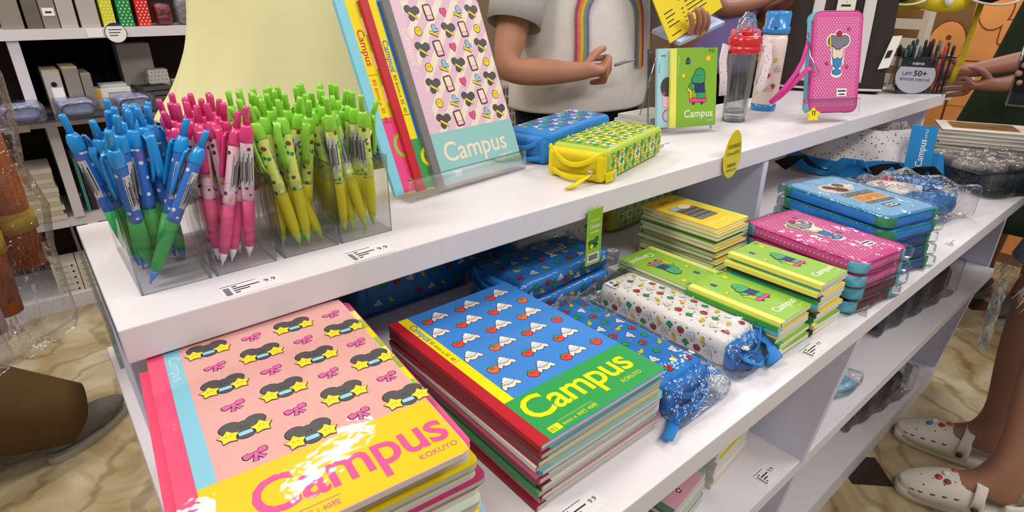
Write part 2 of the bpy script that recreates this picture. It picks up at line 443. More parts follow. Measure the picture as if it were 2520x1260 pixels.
# second row
Z2 = 0.768
filebox(0.113, 0.052, 0.157, Z2, FILEL, 'pale binder with a black finger hole on the second wall shelf', 'hole', d=0.2)
filebox(0.172, 0.048, 0.165, Z2, FILEG, 'taupe binder beside the one with the finger hole', 'edge', d=0.2)
filebox(0.215, 0.032, 0.145, Z2, FILEG, 'narrow dark taupe binder on the second wall shelf', d=0.2)
def wallbox(name, label, cat, c, d, m_, parts=()):
    t = thing(name, label, cat, (c[0], Y0+d[1]/2+c[1], c[2]))
    MB(m_).box((0,0,d[2]/2), d).build('carton', t, [('BEVEL', dict(width=0.002, segments=1))])
    for nm, mm, cc, dd in parts: MB(mm).box(cc, dd).build(nm, t)
    return t
wallbox('card_box', 'beige box under the yellow ended box on the wall shelf', 'box', (0.293,0.02,Z2), (0.13,0.12,0.045), FILEL, [('red_sticker', CRIM, (-0.03,-0.0605,0.02), (0.02,0.001,0.02))])
wallbox('card_box', 'white box with a yellow end on the wall shelf', 'box', (0.285,0.03,Z2+0.045), (0.135,0.10,0.036), WHITE, [('yellow_end', mat('box_yellow','#e0bb4e',0.5), (-0.05,-0.0505,0.018), (0.035,0.001,0.034)), ('printed_logo', FILEG, (0.02,-0.0505,0.018), (0.06,0.001,0.004))])
wallbox('card_box', 'pale cream box lying on the yellow ended box', 'box', (0.30,0.05,Z2+0.081), (0.09,0.08,0.012), mat('pale_mint', '#c9d2cd', 0.5))
for i in range(4):
    t = thing('calculator', ('dark calculator on top of its stack on the wall shelf', 'second calculator from the top on the wall shelf', 'third calculator from the top on the wall shelf', 'bottom calculator of the stack on the wall shelf')[i], 'calculator', (0.432+0.006*(i % 2), Y0+0.09, Z2+0.06-0.02*i), 0.2-0.12*i, group='stack of calculators')
    mb = MB(mat('calculator_grey', '#5a5652', 0.5, 0.3)); mb.box((0,0,0.008), (0.10,0.14,0.016))
    mb.m(BLACKP)
    if i == 0:
        for a in range(5):
            for c_ in range(4): mb.box((-0.036+0.018*a, -0.055+0.02*c_, 0.0175), (0.013,0.013,0.003))
        mb.m(mat('lcd_grey', '#8d9788', 0.3)); mb.box((0,0.048,0.0165), (0.08,0.025,0.001))
    mb.build('casing', t)
def spotted(c, d, label):
    t = thing('spotted_box', label, 'box', (c[0], Y0+d[1]/2+c[1], c[2]), group='spotted white boxes')
    mb = MB(mat('box_white', '#cfc8bf', 0.5)); mb.box((0,0,d[2]/2), d)
    fr = Frame((-d[0]/2, -d[1]/2-0.0002, 0), (1,0,0), (0,0,1))
    for j in range(int(d[2]/0.014)):
        for i in range(int(d[0]/0.014)): shape(mb, fr, INK, circ(0.008+0.014*i+(0.005 if j % 2 else 0), 0.008+0.014*j, 0.002, n=6))
    mb.build('carton', t)
spotted((0.47,0.09,Z2), (0.075,0.09,0.10), 'pale grey spotted box standing behind the calculators')
spotted((0.47,0.09,Z2+0.10), (0.072,0.08,0.032), 'small spotted box on top of another by the green shirt')
spotted((0.545,0.0,Z2), (0.062,0.12,0.09), 'spotted box at the right next to the green shirt')
wallbox('card_box', 'tall taupe box at the back of the second wall shelf', 'box', (0.42,0.2,Z2), (0.12,0.12,0.23), FILEL)
t = thing('folded_cloth', 'black cloth hanging at the back of the second wall shelf', 'cloth', (0.27, Y0+0.30, 0.86))
mb = MB(mat('black_cloth', '#17171a', 0.8, 0.1))
mb.grid([[(-0.24+0.33*i/24, 0.02*math.sin(i*1.1)-0.00*j, 0.17-0.26*j/6) for j in range(7)] for i in range(25)])
mb.build('drape', t, [('SOLIDIFY', dict(thickness=0.004))])
PERI = mat('periwinkle_cloth', '#9fa8d2', 0.6, 0.3, var=0.25, vscale=60)
PERID = mat('dark_trim_cloth', '#4c5063', 0.6, 0.3)
def glasspouch(x, label, seed):
    t = thing('glasses_pouch', label, 'pouch', (x, 2.688, Z2+0.012), 0.05, group='blue pouches on a clear tray on the wall shelf')
    MB(PERI).rbox((0,0.02,0.024), (0.105,0.12,0.05), 0.016, n=5).build('pouch', t)
    mb = MB(PERID); mb.tube([(0.05*math.cos(a)*abs(math.cos(a))**-0.5 if abs(math.cos(a))>1e-3 else 0, -0.0415, 0.022+0.02*math.sin(a)) for a in [2*math.pi*i/24 for i in range(25)]], 0.0028, 6); mb.build('piping', t)
    mb = MB(WHITE); fr = Frame((-0.05,-0.03,0.0495), (1,0,0), (0,1,0)); rnd = random.Random(seed)
    for i in range(7): shape(mb, fr, WHITE, circ(rnd.uniform(0.01,0.09), rnd.uniform(0.0,0.09), rnd.uniform(0.006,0.012), rnd.uniform(0.004,0.009), 10))
    mb.build('flower_print', t)
    MB(CRINK).rbox((0,0.0,0.027), (0.125,0.17,0.058), 0.012, n=4).build('wrapper', t)
glasspouch(-0.005, 'periwinkle pouch in film at the left end of the second wall shelf', 1)
glasspouch(0.155, 'periwinkle pouch in film in the middle of the second wall shelf', 2)
glasspouch(0.335, 'periwinkle pouch in film in front of the calculators', 3)
tag(MB(clear('tray_clear', '#c9ccd8', 0.10, 0.5)).box((0.16, 2.715, Z2+0.005), (0.60, 0.20, 0.008)).build('display_tray'), 'clear tray overhanging the second wall shelf edge', 'tray')
# lower rows
t0 = None
PAPR = mat('notebook_paper_beige', '#c8bb9f', 0.7, 0.2, var=0.08, vscale=90)
for i in range(11):
    o = MB(PAPR if i % 2 else mat('notebook_paper_pale', '#d8d0bd', 0.7, 0.2, var=0.06, vscale=90)).box((-0.05+random.Random(i).uniform(-0.006,0.004), 2.765+0.10, 0.378+0.009+0.0185*i), (0.15, 0.2, 0.0175)).build('paper_pad')
    tag(o, ('bottom','second','third','fourth','fifth','sixth','seventh','eighth','ninth','tenth','top')[i] + (' beige paper pad counted up the stack in the wall shelving'), 'paper pad', 'beige pads in the wall shelving')
wallbox('folder', 'mint green folder standing in the low wall shelf', 'folder', (0.105,0.04,0.378), (0.012,0.2,0.22), mat('mint_folder', '#4f9c88', 0.5))
wallbox('folder', 'dark patterned folder beside the mint folder', 'folder', (0.125,0.05,0.378), (0.022,0.2,0.20), mat('plum_folder', '#4b3544', 0.5, var=0.6, vscale=60))
k = 0
for r in range(5):
    for c_ in range(2):
        t = thing('label_box', ('lowest','second lowest','middle','second highest','top')[r] + ' small white box in the ' + ('left' if c_ == 0 else 'right') + ' column on the bottom wall shelf', 'box', (-0.035+0.085*c_, 2.85, 0.06+0.026*r), group='small white boxes on the bottom wall shelf')
        mb = MB(mat('small_box_white', '#d6cdc0', 0.6)); mb.box((0,0,0.0125), (0.082,0.12,0.025))
        fr = Frame((-0.041,-0.0602,0), (1,0,0), (0,0,1)); shape(mb, fr, FILEL, rect(0.01,0.008,0.055,0.017)); shape(mb, fr, INK, circ(0.066,0.0125,0.0045))
        mb.build('carton', t)
t = thing('price_ticket', 'white price ticket with round blue edged offer sign on the wall shelf', 'sign', (0.345, 2.744, 1.05))
mb = MB(WHITE); mb.prism(circ(0,0,0.036,n=28), -0.001, 0.0005, 'Y'); fr = Frame((-0.036,-0.0012,-0.036), (1,0,0), (0,0,1))
shape(mb, fr, NAVY, clip_poly(circ(0.036,0.036,0.036,n=28), 0, 0.06, 1, 1), 2); shape(mb, fr, NAVY, circ(0.036,0.036,0.036,n=28), 0.3); shape(mb, fr, WHITE, circ(0.036,0.036,0.0335,n=28), 1)
for j in range(3): shape(mb, fr, INK, rect(0.014,0.046-0.010*j,0.058-0.008*j,0.049-0.010*j), 3)
mb.build('offer_disc', t)
MB(WHITE).box((-0.065,0.004,0.002), (0.05,0.001,0.03)).build('price_strip', t)
o = MB(WHITE).box((-0.035, 2.742, 0.742), (0.075, 0.002, 0.034)).build('price_label'); tag(o, 'blank white price label on the second wall shelf edge at left', 'label')
# ---------------------------------------------------------------- drawn motifs (plain generic shapes)
def outlined(mb, fr, mt, pts_list, k, x, y, sc, rot=0, ow=0.08, ink=INK):
    """filled shapes with a dark outline behind them"""
    for pts in pts_list:
        cx = sum(p[0] for p in pts)/len(pts); cy = sum(p[1] for p in pts)/len(pts)
        big = []
        n = len(pts)
        for i in range(n):
            a, b_, c = Vector(pts[i-1]), Vector(pts[i]), Vector(pts[(i+1) % n])
            t = (c-a); nn = Vector((t.y, -t.x))
            if nn.length > 1e-9: nn.normalize()
            big.append(tuple(b_ + nn*ow))
        shape(mb, fr, ink, big, k+0.2*pts_list.index(pts), x, y, sc, rot)
    for i, pts in enumerate(pts_list): shape(mb, fr, mt, pts, k+1+0.2*i, x, y, sc, rot)
def m_bear(mb, fr, x, y, sc, rot=0):
    outlined(mb, fr, CHAR, [circ(-0.82,0.50,0.66,0.58,14,0.3), circ(0.82,0.50,0.66,0.58,14,-0.3), circ(0,-0.66,0.56,0.42,12), circ(0,0.16,0.86,0.66,16)], 1, x, y, sc, rot, 0.05)
    outlined(mb, fr, SKYB, [rrect(-0.44,-0.72,0.44,-0.32,0.1,2)], 3, x, y, sc, rot, 0.03)
    for q in (-1.02, 1.02):
        outlined(mb, fr, STARY, [star(q,-0.44,0.70,0.62)], 5, x, y, sc, rot, 0.06)
        shape(mb, fr, INK, circ(q-0.13,-0.38,0.04,n=6), 7, x, y, sc, rot); shape(mb, fr, INK, circ(q+0.13,-0.38,0.04,n=6), 7, x, y, sc, rot)
    for q in (-0.14, 0.14): shape(mb, fr, INK, circ(q,0.16,0.05,n=6), 7, x, y, sc, rot)
def m_bow(mb, fr, x, y, sc, rot=0, mt=None):
    mt = mt or PINKB
    loop = [(-0.15,0.1),(-0.5,0.45),(-0.95,0.4),(-1.0,0.05),(-0.85,-0.2),(-0.4,-0.12)]
    tail = [(-0.12,-0.05),(-0.55,-0.75),(-0.2,-0.85),(0.05,-0.2)]
    ls = [loop[::-1], [(-p[0], p[1]) for p in loop], tail[::-1][::-1], [(-p[0], p[1]) for p in tail][::-1]]
    def ccw(P): return P if sum(P[i-1][0]*P[i][1]-P[i][0]*P[i-1][1] for i in range(len(P))) > 0 else P[::-1]
    outlined(mb, fr, mt, [ccw(p) for p in ls] + [circ(0,0.05,0.24,0.22,8)], 1, x, y, sc, rot, 0.09)
def m_berry(mb, fr, x, y, sc, rot=0, mt=None, face=True):
    outlined(mb, fr, mt or RED, [[(0,-1),(0.55,-0.72),(0.95,-0.1),(0.9,0.4),(0.5,0.65),(0,0.55),(-0.5,0.65),(-0.9,0.4),(-0.95,-0.1),(-0.55,-0.72)]], 1, x, y, sc, rot, 0.09)
    outlined(mb, fr, GREEN, [star(0,0.62,0.55,0.45,5)], 3, x, y, sc, rot, 0.05)
    if face:
        for q in (-0.25, 0.25): shape(mb, fr, INK, circ(q,0.0,0.09,n=6), 5, x, y, sc, rot)
def m_cream(mb, fr, x, y, sc, rot=0, mt=None, det=True):
    mt = mt or CREAM
    outlined(mb, fr, mt, [circ(-0.85,-0.35,0.28,0.55,10,-0.5), circ(0.85,-0.35,0.28,0.55,10,0.5), circ(0,-0.35,0.62,0.5,14)], 1, x, y, sc, rot, 0.08)
    outlined(mb, fr, WHITE if mt is CREAM else mt, [circ(0,0.15,0.8,0.3,12), circ(0,0.5,0.6,0.25,12), circ(0.05,0.82,0.32,0.24,10)], 3, x, y, sc, rot, 0.07)
    for q in (-0.2, 0.2): shape(mb, fr, INK, circ(q,-0.3,0.06,n=6), 5, x, y, sc, rot)
    if det:
        for yy, w in ((0.3,0.55), (0.0,0.7)): shape(mb, fr, INK, [(-w,yy-0.02),(w*0.9,yy+0.1),(w*0.9,yy+0.15),(-w,yy+0.04)], 5, x, y, sc, rot)
def m_banana(mb, fr, x, y, sc, rot=0):
    for d in (-0.25, 0.2):
        outlined(mb, fr, YEL, [[(-0.35+d,0.8),(-0.2+d,0.2),(0.1+d,-0.4),(0.6+d,-0.8),(0.45+d,-0.95),(-0.1+d,-0.75),(-0.5+d,-0.2),(-0.55+d,0.7)][::-1]], 1+(d > 0)*2, x, y, sc, rot, 0.08)
def m_broc(mb, fr, x, y, sc, rot=0):
    outlined(mb, fr, GREEN, [[(-0.25,-0.95),(0.25,-0.95),(0.3,0),(-0.3,0)], circ(-0.5,0.1,0.45,0.4,10), circ(0.5,0.1,0.45,0.4,10), circ(0,0.45,0.55,0.45,12)], 1, x, y, sc, rot, 0.08)
    for q in (-0.15, 0.15): shape(mb, fr, INK, circ(q,-0.25,0.06,n=6), 4, x, y, sc, rot)
def m_avo(mb, fr, x, y, sc, rot=0):
    outlined(mb, fr, BROWN, [[(0,1),(0.45,0.6),(0.75,-0.2),(0.6,-0.8),(0,-1),(-0.6,-0.8),(-0.75,-0.2),(-0.45,0.6)][::-1]], 1, x, y, sc, rot, 0.05)
    shape(mb, fr, PALEY, [(p[0]*0.72, p[1]*0.78) for p in [(0,1),(0.45,0.6),(0.75,-0.2),(0.6,-0.8),(0,-1),(-0.6,-0.8),(-0.75,-0.2),(-0.45,0.6)][::-1]], 3, x, y, sc, rot)
    shape(mb, fr, BROWN, circ(0,-0.3,0.28,n=10), 4, x, y, sc, rot)
def m_pencil(mb, fr, x, y, sc, rot=0):
    outlined(mb, fr, STARY, [[(-0.9,0.35),(-0.75,0.1),(0.7,-0.55),(0.85,-0.25),(-0.6,0.4)]], 1, x, y, sc, rot, 0.05)
def m_dino(mb, fr, x, y, sc, rot=0):
    """green figure with a navy top riding a pink board"""
    G1 = mat('print_creature_green', '#3f9c62', 0.4, 0.3)
    outlined(mb, fr, HOTP, [rrect(-0.95,-1.75,0.95,-1.35,0.18,3)], 1, x, y, sc, rot, 0.05)
    for q in (-0.5, 0.4): outlined(mb, fr, NAVY, [circ(q,-1.85,0.13,n=8)], 1, x, y, sc, rot, 0.04)
    outlined(mb, fr, STARY, [[(-0.95,-1.35),(-0.75,-1.35),(-0.72,-0.5),(-0.95,-0.5)], circ(-1.0,-0.55,0.25,0.2,8)], 3, x, y, sc, rot, 0.05)
    outlined(mb, fr, G1, [[(-0.2,-1.4),(0.75,-1.4),(0.75,-0.7),(-0.2,-0.7)], circ(-0.72,-0.3,0.32,0.32,12)], 4, x, y, sc, rot, 0.05)
    outlined(mb, fr, NAVY, [[(-0.35,-0.85),(0.7,-0.85),(0.6,0.05),(-0.4,0.05)]], 6, x, y, sc, rot, 0.05)
    outlined(mb, fr, G1, [[(-0.75,0.12),(-0.78,0.45),(-0.5,0.75),(-0.3,1.2),(0.1,1.38),(0.5,1.2),(0.68,0.7),(0.62,0.1),(0.3,-0.02),(-0.4,0.0)][::-1]], 8, x, y, sc, rot, 0.05)
    for q in (-0.2, 0.15): shape(mb, fr, INK, circ(q,0.72,0.05,n=6), 10, x, y, sc, rot)
    shape(mb, fr, INK, [(-0.1,0.38),(0.0,0.32),(0.1,0.38),(0.0,0.35)], 10, x, y, sc, rot)
def m_bag(mb, fr, x, y, sc, rot=0):
    outlined(mb, fr, NAVY, [[(-0.5,-0.6),(0.5,-0.6),(0.45,0.4),(-0.45,0.4)], [(-0.3,0.4),(0.3,0.4),(0.2,0.75),(-0.2,0.75)]], 1, x, y, sc, rot, 0.06)
    shape(mb, fr, HOTP, circ(0,-0.1,0.2,n=8), 4, x, y, sc, rot)
def m_sundae(mb, fr, x, y, sc, rot=0):
    """ice cream figure: grey lobes, cream middle, blue foot, red cherry on a white cut-out"""
    SUNB = mat('print_sundae_blue', '#3f8fc4', 0.4, 0.3); SUNG = mat('print_sundae_grey', '#808086', 0.4, 0.3)
    for q_, pts in enumerate((circ(-0.55,0.95,0.6,n=14), circ(0.55,0.95,0.6,n=14), circ(0,0.6,0.72,n=14), rrect(-0.62,-1.1,0.62,0.6,0.3), circ(0,-1.7,0.55,0.4,12), circ(0,1.5,0.36,n=10), [(-0.85,0.2),(-0.6,0.2),(-0.7,1.4),(-0.95,1.4)], [(-0.35,-1.7),(0.35,-1.7),(0.4,-0.9),(-0.4,-0.9)])):
        shape(mb, fr, WHITE, pts, 1+0.1*q_, x, y, sc, rot)
    outlined(mb, fr, SUNB, [[(-0.48,-0.35),(-0.34,-1.1),(-0.1,-1.3),(-0.1,-1.5),(0.1,-1.5),(0.1,-1.3),(0.34,-1.1),(0.48,-0.35)], circ(0,-1.62,0.42,0.2,12)], 2, x, y, sc, rot, 0.05)
    outlined(mb, fr, CREAM, [[(-0.48,0.5),(-0.5,-0.35),(-0.25,-0.55),(0,-0.4),(0.25,-0.55),(0.5,-0.35),(0.48,0.5)]], 4, x, y, sc, rot, 0.05)
    outlined(mb, fr, SUNG, [circ(-0.55,0.95,0.42,n=12), circ(0.55,0.95,0.42,n=12), circ(0,0.7,0.52,0.42,12)], 6, x, y, sc, rot, 0.05)
    outlined(mb, fr, CRIM, [circ(0.02,1.5,0.24,n=10)], 8, x, y, sc, rot, 0.05)
    outlined(mb, fr, STARY, [[(-0.8,0.3),(-0.66,0.3),(-0.74,1.3),(-0.86,1.3)]], 8, x, y, sc, rot, 0.04)
    for q in (-0.14, 0.14): shape(mb, fr, INK, circ(q,0.2,0.05,n=6), 8, x, y, sc, rot)
    for sx_, sy_ in ((0.9,1.9),(-0.95,-0.9),(0.95,-1.2)): shape(mb, fr, INK, star(sx_,sy_,0.22,0.5), 1, x, y, sc, rot); shape(mb, fr, HOTP, star(sx_,sy_,0.14,0.5), 2, x, y, sc, rot)

def spotmat(name, base, cols, scale, thr, rough=0.4, coat=0.2):
    """cloth or barrel print: scattered spots of several colours on a plain ground"""
    if name in _M: return _M[name]
    m, nt, N, L, b = nodemat(name)
    tc = N.new('ShaderNodeTexCoord'); v = N.new('ShaderNodeTexVoronoi'); v.inputs['Scale'].default_value = scale; v.inputs['Randomness'].default_value = 0.75
    L.new(tc.outputs['Object'], v.inputs['Vector'])
    cr = N.new('ShaderNodeValToRGB'); cr.color_ramp.interpolation = 'CONSTANT'
    e = cr.color_ramp.elements; e[0].position = 0; e[0].color = lin(cols[0]); e[1].position = 1/len(cols); e[1].color = lin(cols[1 % len(cols)])
    for i in range(2, len(cols)): q = e.new(i/len(cols)); q.color = lin(cols[i])
    sp = N.new('ShaderNodeSeparateColor'); L.new(v.outputs['Color'], sp.inputs[0]); L.new(sp.outputs[0], cr.inputs[0])
    lt = N.new('ShaderNodeMath'); lt.operation = 'LESS_THAN'; lt.inputs[1].default_value = thr; L.new(v.outputs['Distance'], lt.inputs[0])
    mx = N.new('ShaderNodeMixRGB'); mx.inputs[1].default_value = lin(base); L.new(lt.outputs[0], mx.inputs[0]); L.new(cr.outputs[0], mx.inputs[2])
    L.new(mx.outputs[0], b.inputs['Base Color']); b.inputs['Roughness'].default_value = rough; b.inputs['Coat Weight'].default_value = coat
    return m
def checkmat(name, cols, size, rough=0.45):
    """squares of several colours repeating along x, y and z"""
    if name in _M: return _M[name]
    m, nt, N, L, b = nodemat(name)
    tc = N.new('ShaderNodeTexCoord'); sx = N.new('ShaderNodeSeparateXYZ'); L.new(tc.outputs['Object'], sx.inputs[0])
    acc = None
    for i in range(3):
        d = N.new('ShaderNodeMath'); d.operation = 'MULTIPLY_ADD'; d.inputs[1].default_value = 1/size; d.inputs[2].default_value = 50.37
        L.new(sx.outputs[i], d.inputs[0]); f = N.new('ShaderNodeMath'); f.operation = 'FLOOR'; L.new(d.outputs[0], f.inputs[0])
        if acc is None: acc = f
        else:
            a = N.new('ShaderNodeMath'); a.operation = 'ADD'; L.new(acc.outputs[0], a.inputs[0]); L.new(f.outputs[0], a.inputs[1]); acc = a
    md = N.new('ShaderNodeMath'); md.operation = 'MODULO'; md.inputs[1].default_value = len(cols); L.new(acc.outputs[0], md.inputs[0])
    dv = N.new('ShaderNodeMath'); dv.operation = 'MULTIPLY_ADD'; dv.inputs[1].default_value = 1/len(cols); dv.inputs[2].default_value = 0.5/len(cols); L.new(md.outputs[0], dv.inputs[0])
    cr = N.new('ShaderNodeValToRGB'); cr.color_ramp.interpolation = 'CONSTANT'
    e = cr.color_ramp.elements; e[0].position = 0; e[0].color = lin(cols[0]); e[1].position = 1/len(cols); e[1].color = lin(cols[1])
    for i in range(2, len(cols)): q = e.new(i/len(cols)); q.color = lin(cols[i])
    L.new(dv.outputs[0], cr.inputs[0]); L.new(cr.outputs[0], b.inputs['Base Color']); b.inputs['Roughness'].default_value = rough
    return m

# ---------------------------------------------------------------- notebooks
def pagemat(name, col):
    if name in _M: return _M[name]
    m, nt, N, L, b = nodemat(name)
    tc = N.new('ShaderNodeTexCoord'); mp = N.new('ShaderNodeMapping'); mp.inputs['Scale'].default_value = (6, 6, 2600)
    n = N.new('ShaderNodeTexNoise'); n.inputs['Scale'].default_value = 1; n.inputs['Detail'].default_value = 2
    L.new(tc.outputs['Object'], mp.inputs[0]); L.new(mp.outputs[0], n.inputs[0])
    cr = N.new('ShaderNodeValToRGB'); e = cr.color_ramp.elements; c = lin(col)
    e[0].position = 0.35; e[0].color = (c[0]*0.72, c[1]*0.72, c[2]*0.70, 1); e[1].position = 0.6; e[1].color = c
    L.new(n.outputs[0], cr.inputs[0]); L.new(cr.outputs[0], b.inputs['Base Color']); b.inputs['Roughness'].default_value = 0.7
    return m
PAGES = pagemat('page_edges', '#dcd7c8')
PAGESG = pagemat('page_edges_grey', '#c4c1b8')
def covermat(c, wrapped=False):
    return mat('cover_' + c.lstrip('#') + ('_film' if wrapped else ''), c, 0.45, 0.22, coat=1.0 if wrapped else 0.0, bump=0.12 if wrapped else 0, bscale=55)
def corner_pts(w, l, r=0.007):
    pts = [(0,0)]
    for cx, cy, a in ((w-r, r, -90), (w-r, l-r, 0)):
        for i in range(5):
            t = math.radians(a + 22.5*i); pts.append((cx+r*math.cos(t), cy+r*math.sin(t)))
    return pts + [(0,l)]
def notebook(label, cat, w, l, t, spine, cover, group=None, printer=None, pages=None, back=None, tape=0.0125, wrapped=False, r=0.007):
    """lies flat: x from spine to fore edge, y from foot to head, z up"""
    o = thing('notebook', label, cat, group=group)
    ct = 0.0006
    MB(pages or PAGES).prism(corner_pts(w-0.0006, l-0.0008, r), ct, t-ct).build('pages', o)
    cm = covermat(cover, wrapped); mb = MB(cm); mb.prism(corner_pts(w, l, r), t-ct, t)
    fr = Frame((0,0,t), (1,0,0), (0,1,0))
    if printer: printer(mb, fr, w, l)
    mb.build('front_cover', o)
    MB(covermat(back or cover)).prism(corner_pts(w, l, r), 0, ct).build('back_cover', o)
    sp = MB(covermat(spine, wrapped)); e = 0.0003
    sp.prism([(-e,-e),(0.002,-e),(0.002,t+e),(-e,t+e)], 0, l, 'Y')
    sp.box((tape/2, l/2, t+e*0.7), (tape, l, e*1.4)); sp.box((tape/2, l/2, -e*0.3), (tape, l, e))
    sp.build('spine_tape', o)
    return o
# ---------------------------------------------------------------- clear cups and click pens
CUPY = 0.591
def cup(x0, x1, label, y0=CUPY, depth=0.148, h=0.092):
    w = x1-x0; t = thing('pen_cup', label, 'pen cup', (x0, y0, TOPZ), group='clear acrylic pen cups')
    k = 0.0022; f = 0.002          # wall thickness; walls flare a little towards the rim
    def wall(name, P, Q, nrm):
        # P, Q foot corners; rim is pushed outwards along nrm
        P, Q, nn = Vector(P), Vector(Q), Vector(nrm); up = Vector((0,0,h)) + nn*f
        vs = [P, Q, Q+up, P+up]; inn = [v - nn*k for v in vs]
        mb = MB(ACRYL); mb.add(vs+inn, [(0,1,2,3),(7,6,5,4)], False)
        mb.m(ACRED); mb.add(vs+inn, [(0,4,5,1),(1,5,6,2),(2,6,7,3),(3,7,4,0)], False)
        mb.build(name, t)
    wall('front_wall', (0,0,0), (w,0,0), (0,-1,0)); wall('back_wall', (w,depth,0), (0,depth,0), (0,1,0))
    wall('side_wall', (0,depth,0), (0,0,0), (-1,0,0)); wall('side_wall', (w,0,0), (w,depth,0), (1,0,0))
    mb = MB(ACRYL); mb.box((w/2, depth/2, 0.0015), (w-0.002, depth-0.002, 0.003)); mb.build('base', t)
    return t
cup(0.0405, 0.1020, 'leftmost clear acrylic cup, full of blue pens')
cup(0.1065, 0.1665, 'second clear acrylic cup from the left, full of pink pens')
cup(0.1745, 0.2360, 'clear acrylic cup of green pens next to the pink ones')
cup(0.2395, 0.3035, 'rightmost clear acrylic cup of green pens, beside the standing notebooks')

LABW = mat('pen_sticker', '#c9c9c6', 0.4, 0.3)
def pen_proto(key, clipc, gripc, tipc, barrel):
    KR, KL = 1.22, 1.08      # a fat pen, about 157 mm long
    cm = mat('pen_clip_'+key, clipc, 0.22, 0.5, coat=0.4); P = {}
    def mk(nm, mb): 
        mb.v = [Vector((p.x*KR, p.y*KR, p.z*KL)) for p in mb.v]
        o = mb.build(nm); COL.objects.unlink(o); return o
    g = MB(mat('pen_grip_'+key, gripc, 0.5, 0.3)); g.lathe([(0.0034,0.012),(0.0046,0.022),(0.0051,0.035),(0.0051,0.058)], n=12)
    tp = MB(mat('pen_tip_'+key, tipc, 0.35, 0.4)); tp.lathe([(0.0007,0.0),(0.0009,0.003),(0.0022,0.006),(0.0034,0.0121)], n=12)
    br = MB(barrel); br.lathe([(0.0049,0.058),(0.0050,0.062),(0.0050,0.112),(0.0047,0.117)], n=14)
    co = MB(cm); co.lathe([(0.0050,0.113),(0.0054,0.115),(0.0054,0.122),(0.0044,0.127),(0.0034,0.129)], n=14)
    bt = MB(cm); bt.lathe([(0.0026,0.127),(0.0026,0.143),(0.0021,0.1455)], n=12)
    cl = MB(cm); cl.tube([(0.0035,0,0.124),(0.0072,0,0.1245),(0.0090,0,0.119),(0.0090,0,0.105),(0.0083,0,0.09),(0.0072,0,0.083)], 0, 10, flat=(0.0068,0.0024,(1,0,0.0)))
    st = MB(LABW); 
    vs = []; fs = []
    for i in range(7):
        a = math.radians(110 + 140*i/6)
        for z in (0.072, 0.106): vs.append((0.00512*math.cos(a), 0.00512*math.sin(a), z))
    st.add(vs, [(2*i, 2*i+2, 2*i+3, 2*i+1) for i in range(6)], True)
    st.m(INK)
    for q in range(9):
        a0 = math.radians(118 + 14*q); a1 = a0 + math.radians(4 + (q*5) % 7); z0 = 0.074 + 0.002*(q % 3); z1 = 0.104 - 0.004*((q*2) % 3)
        st.add([(0.00518*math.cos(a), 0.00518*math.sin(a), z) for a, z in ((a0,z0),(a1,z0),(a1,z1),(a0,z1))], [(0,1,2,3)], False)
    return [mk('grip', g), mk('tip', tp), mk('barrel', br), mk('collar', co), mk('button', bt), mk('clip', cl), mk('label_sticker', st)]
PENS = {
 'blue': pen_proto('blue', '#1c93d8', '#35a858', '#3f86cf', spotmat('barrel_blue', '#2f70c6', ['#d8382f', '#e8d6c4', '#d8382f', '#f2efe8'], 150, 0.30)),
 'pink': pen_proto('pink', '#df3f7d', '#e8578f', '#f3e8ea', spotmat('barrel_pink', '#f0c2d2', ['#4c4448', '#4c4448', '#d9c34a'], 150, 0.33)),
 'green': pen_proto('green', '#8fd43c', '#d6cc1e', '#8fc53c', spotmat('barrel_green', '#cfe06a', ['#2c8a4c', '#f4f2e6', '#2c8a4c', '#e6d62c', '#7a4a2c'], 170, 0.42)),
}
ORD = ['first','second','third','fourth','fifth','sixth','seventh','eighth','ninth','tenth','eleventh','twelfth','thirteenth','fourteenth','fifteenth','sixteenth','seventeenth','eighteenth','nineteenth','twentieth','twenty-first','twenty-second','twenty-third','twenty-fourth','twenty-fifth','twenty-sixth','twenty-seventh','twenty-eighth','twenty-ninth','thirtieth']
camR = Vector((math.sin(math.radians(50.3)), -math.cos(math.radians(50.3)), 0))
camF = Vector((math.cos(math.radians(50.3)), math.sin(math.radians(50.3)), 0))
def segdist(p1, q1, p2, q2):
    d1, d2, r = q1-p1, q2-p2, p1-p2; a, e, f = d1.dot(d1), d2.dot(d2), d2.dot(r); c = d1.dot(r); b_ = d1.dot(d2); den = a*e-b_*b_
    s_ = max(0, min(1, (b_*f-c*e)/den)) if den > 1e-12 else 0
    t = (b_*s_+f)/e
    if t < 0: t = 0; s_ = max(0, min(1, -c/a))
    elif t > 1: t = 1; s_ = max(0, min(1, (b_-c)/a))
    return ((p1+d1*s_)-(p2+d2*t)).length
ALLPENS = []
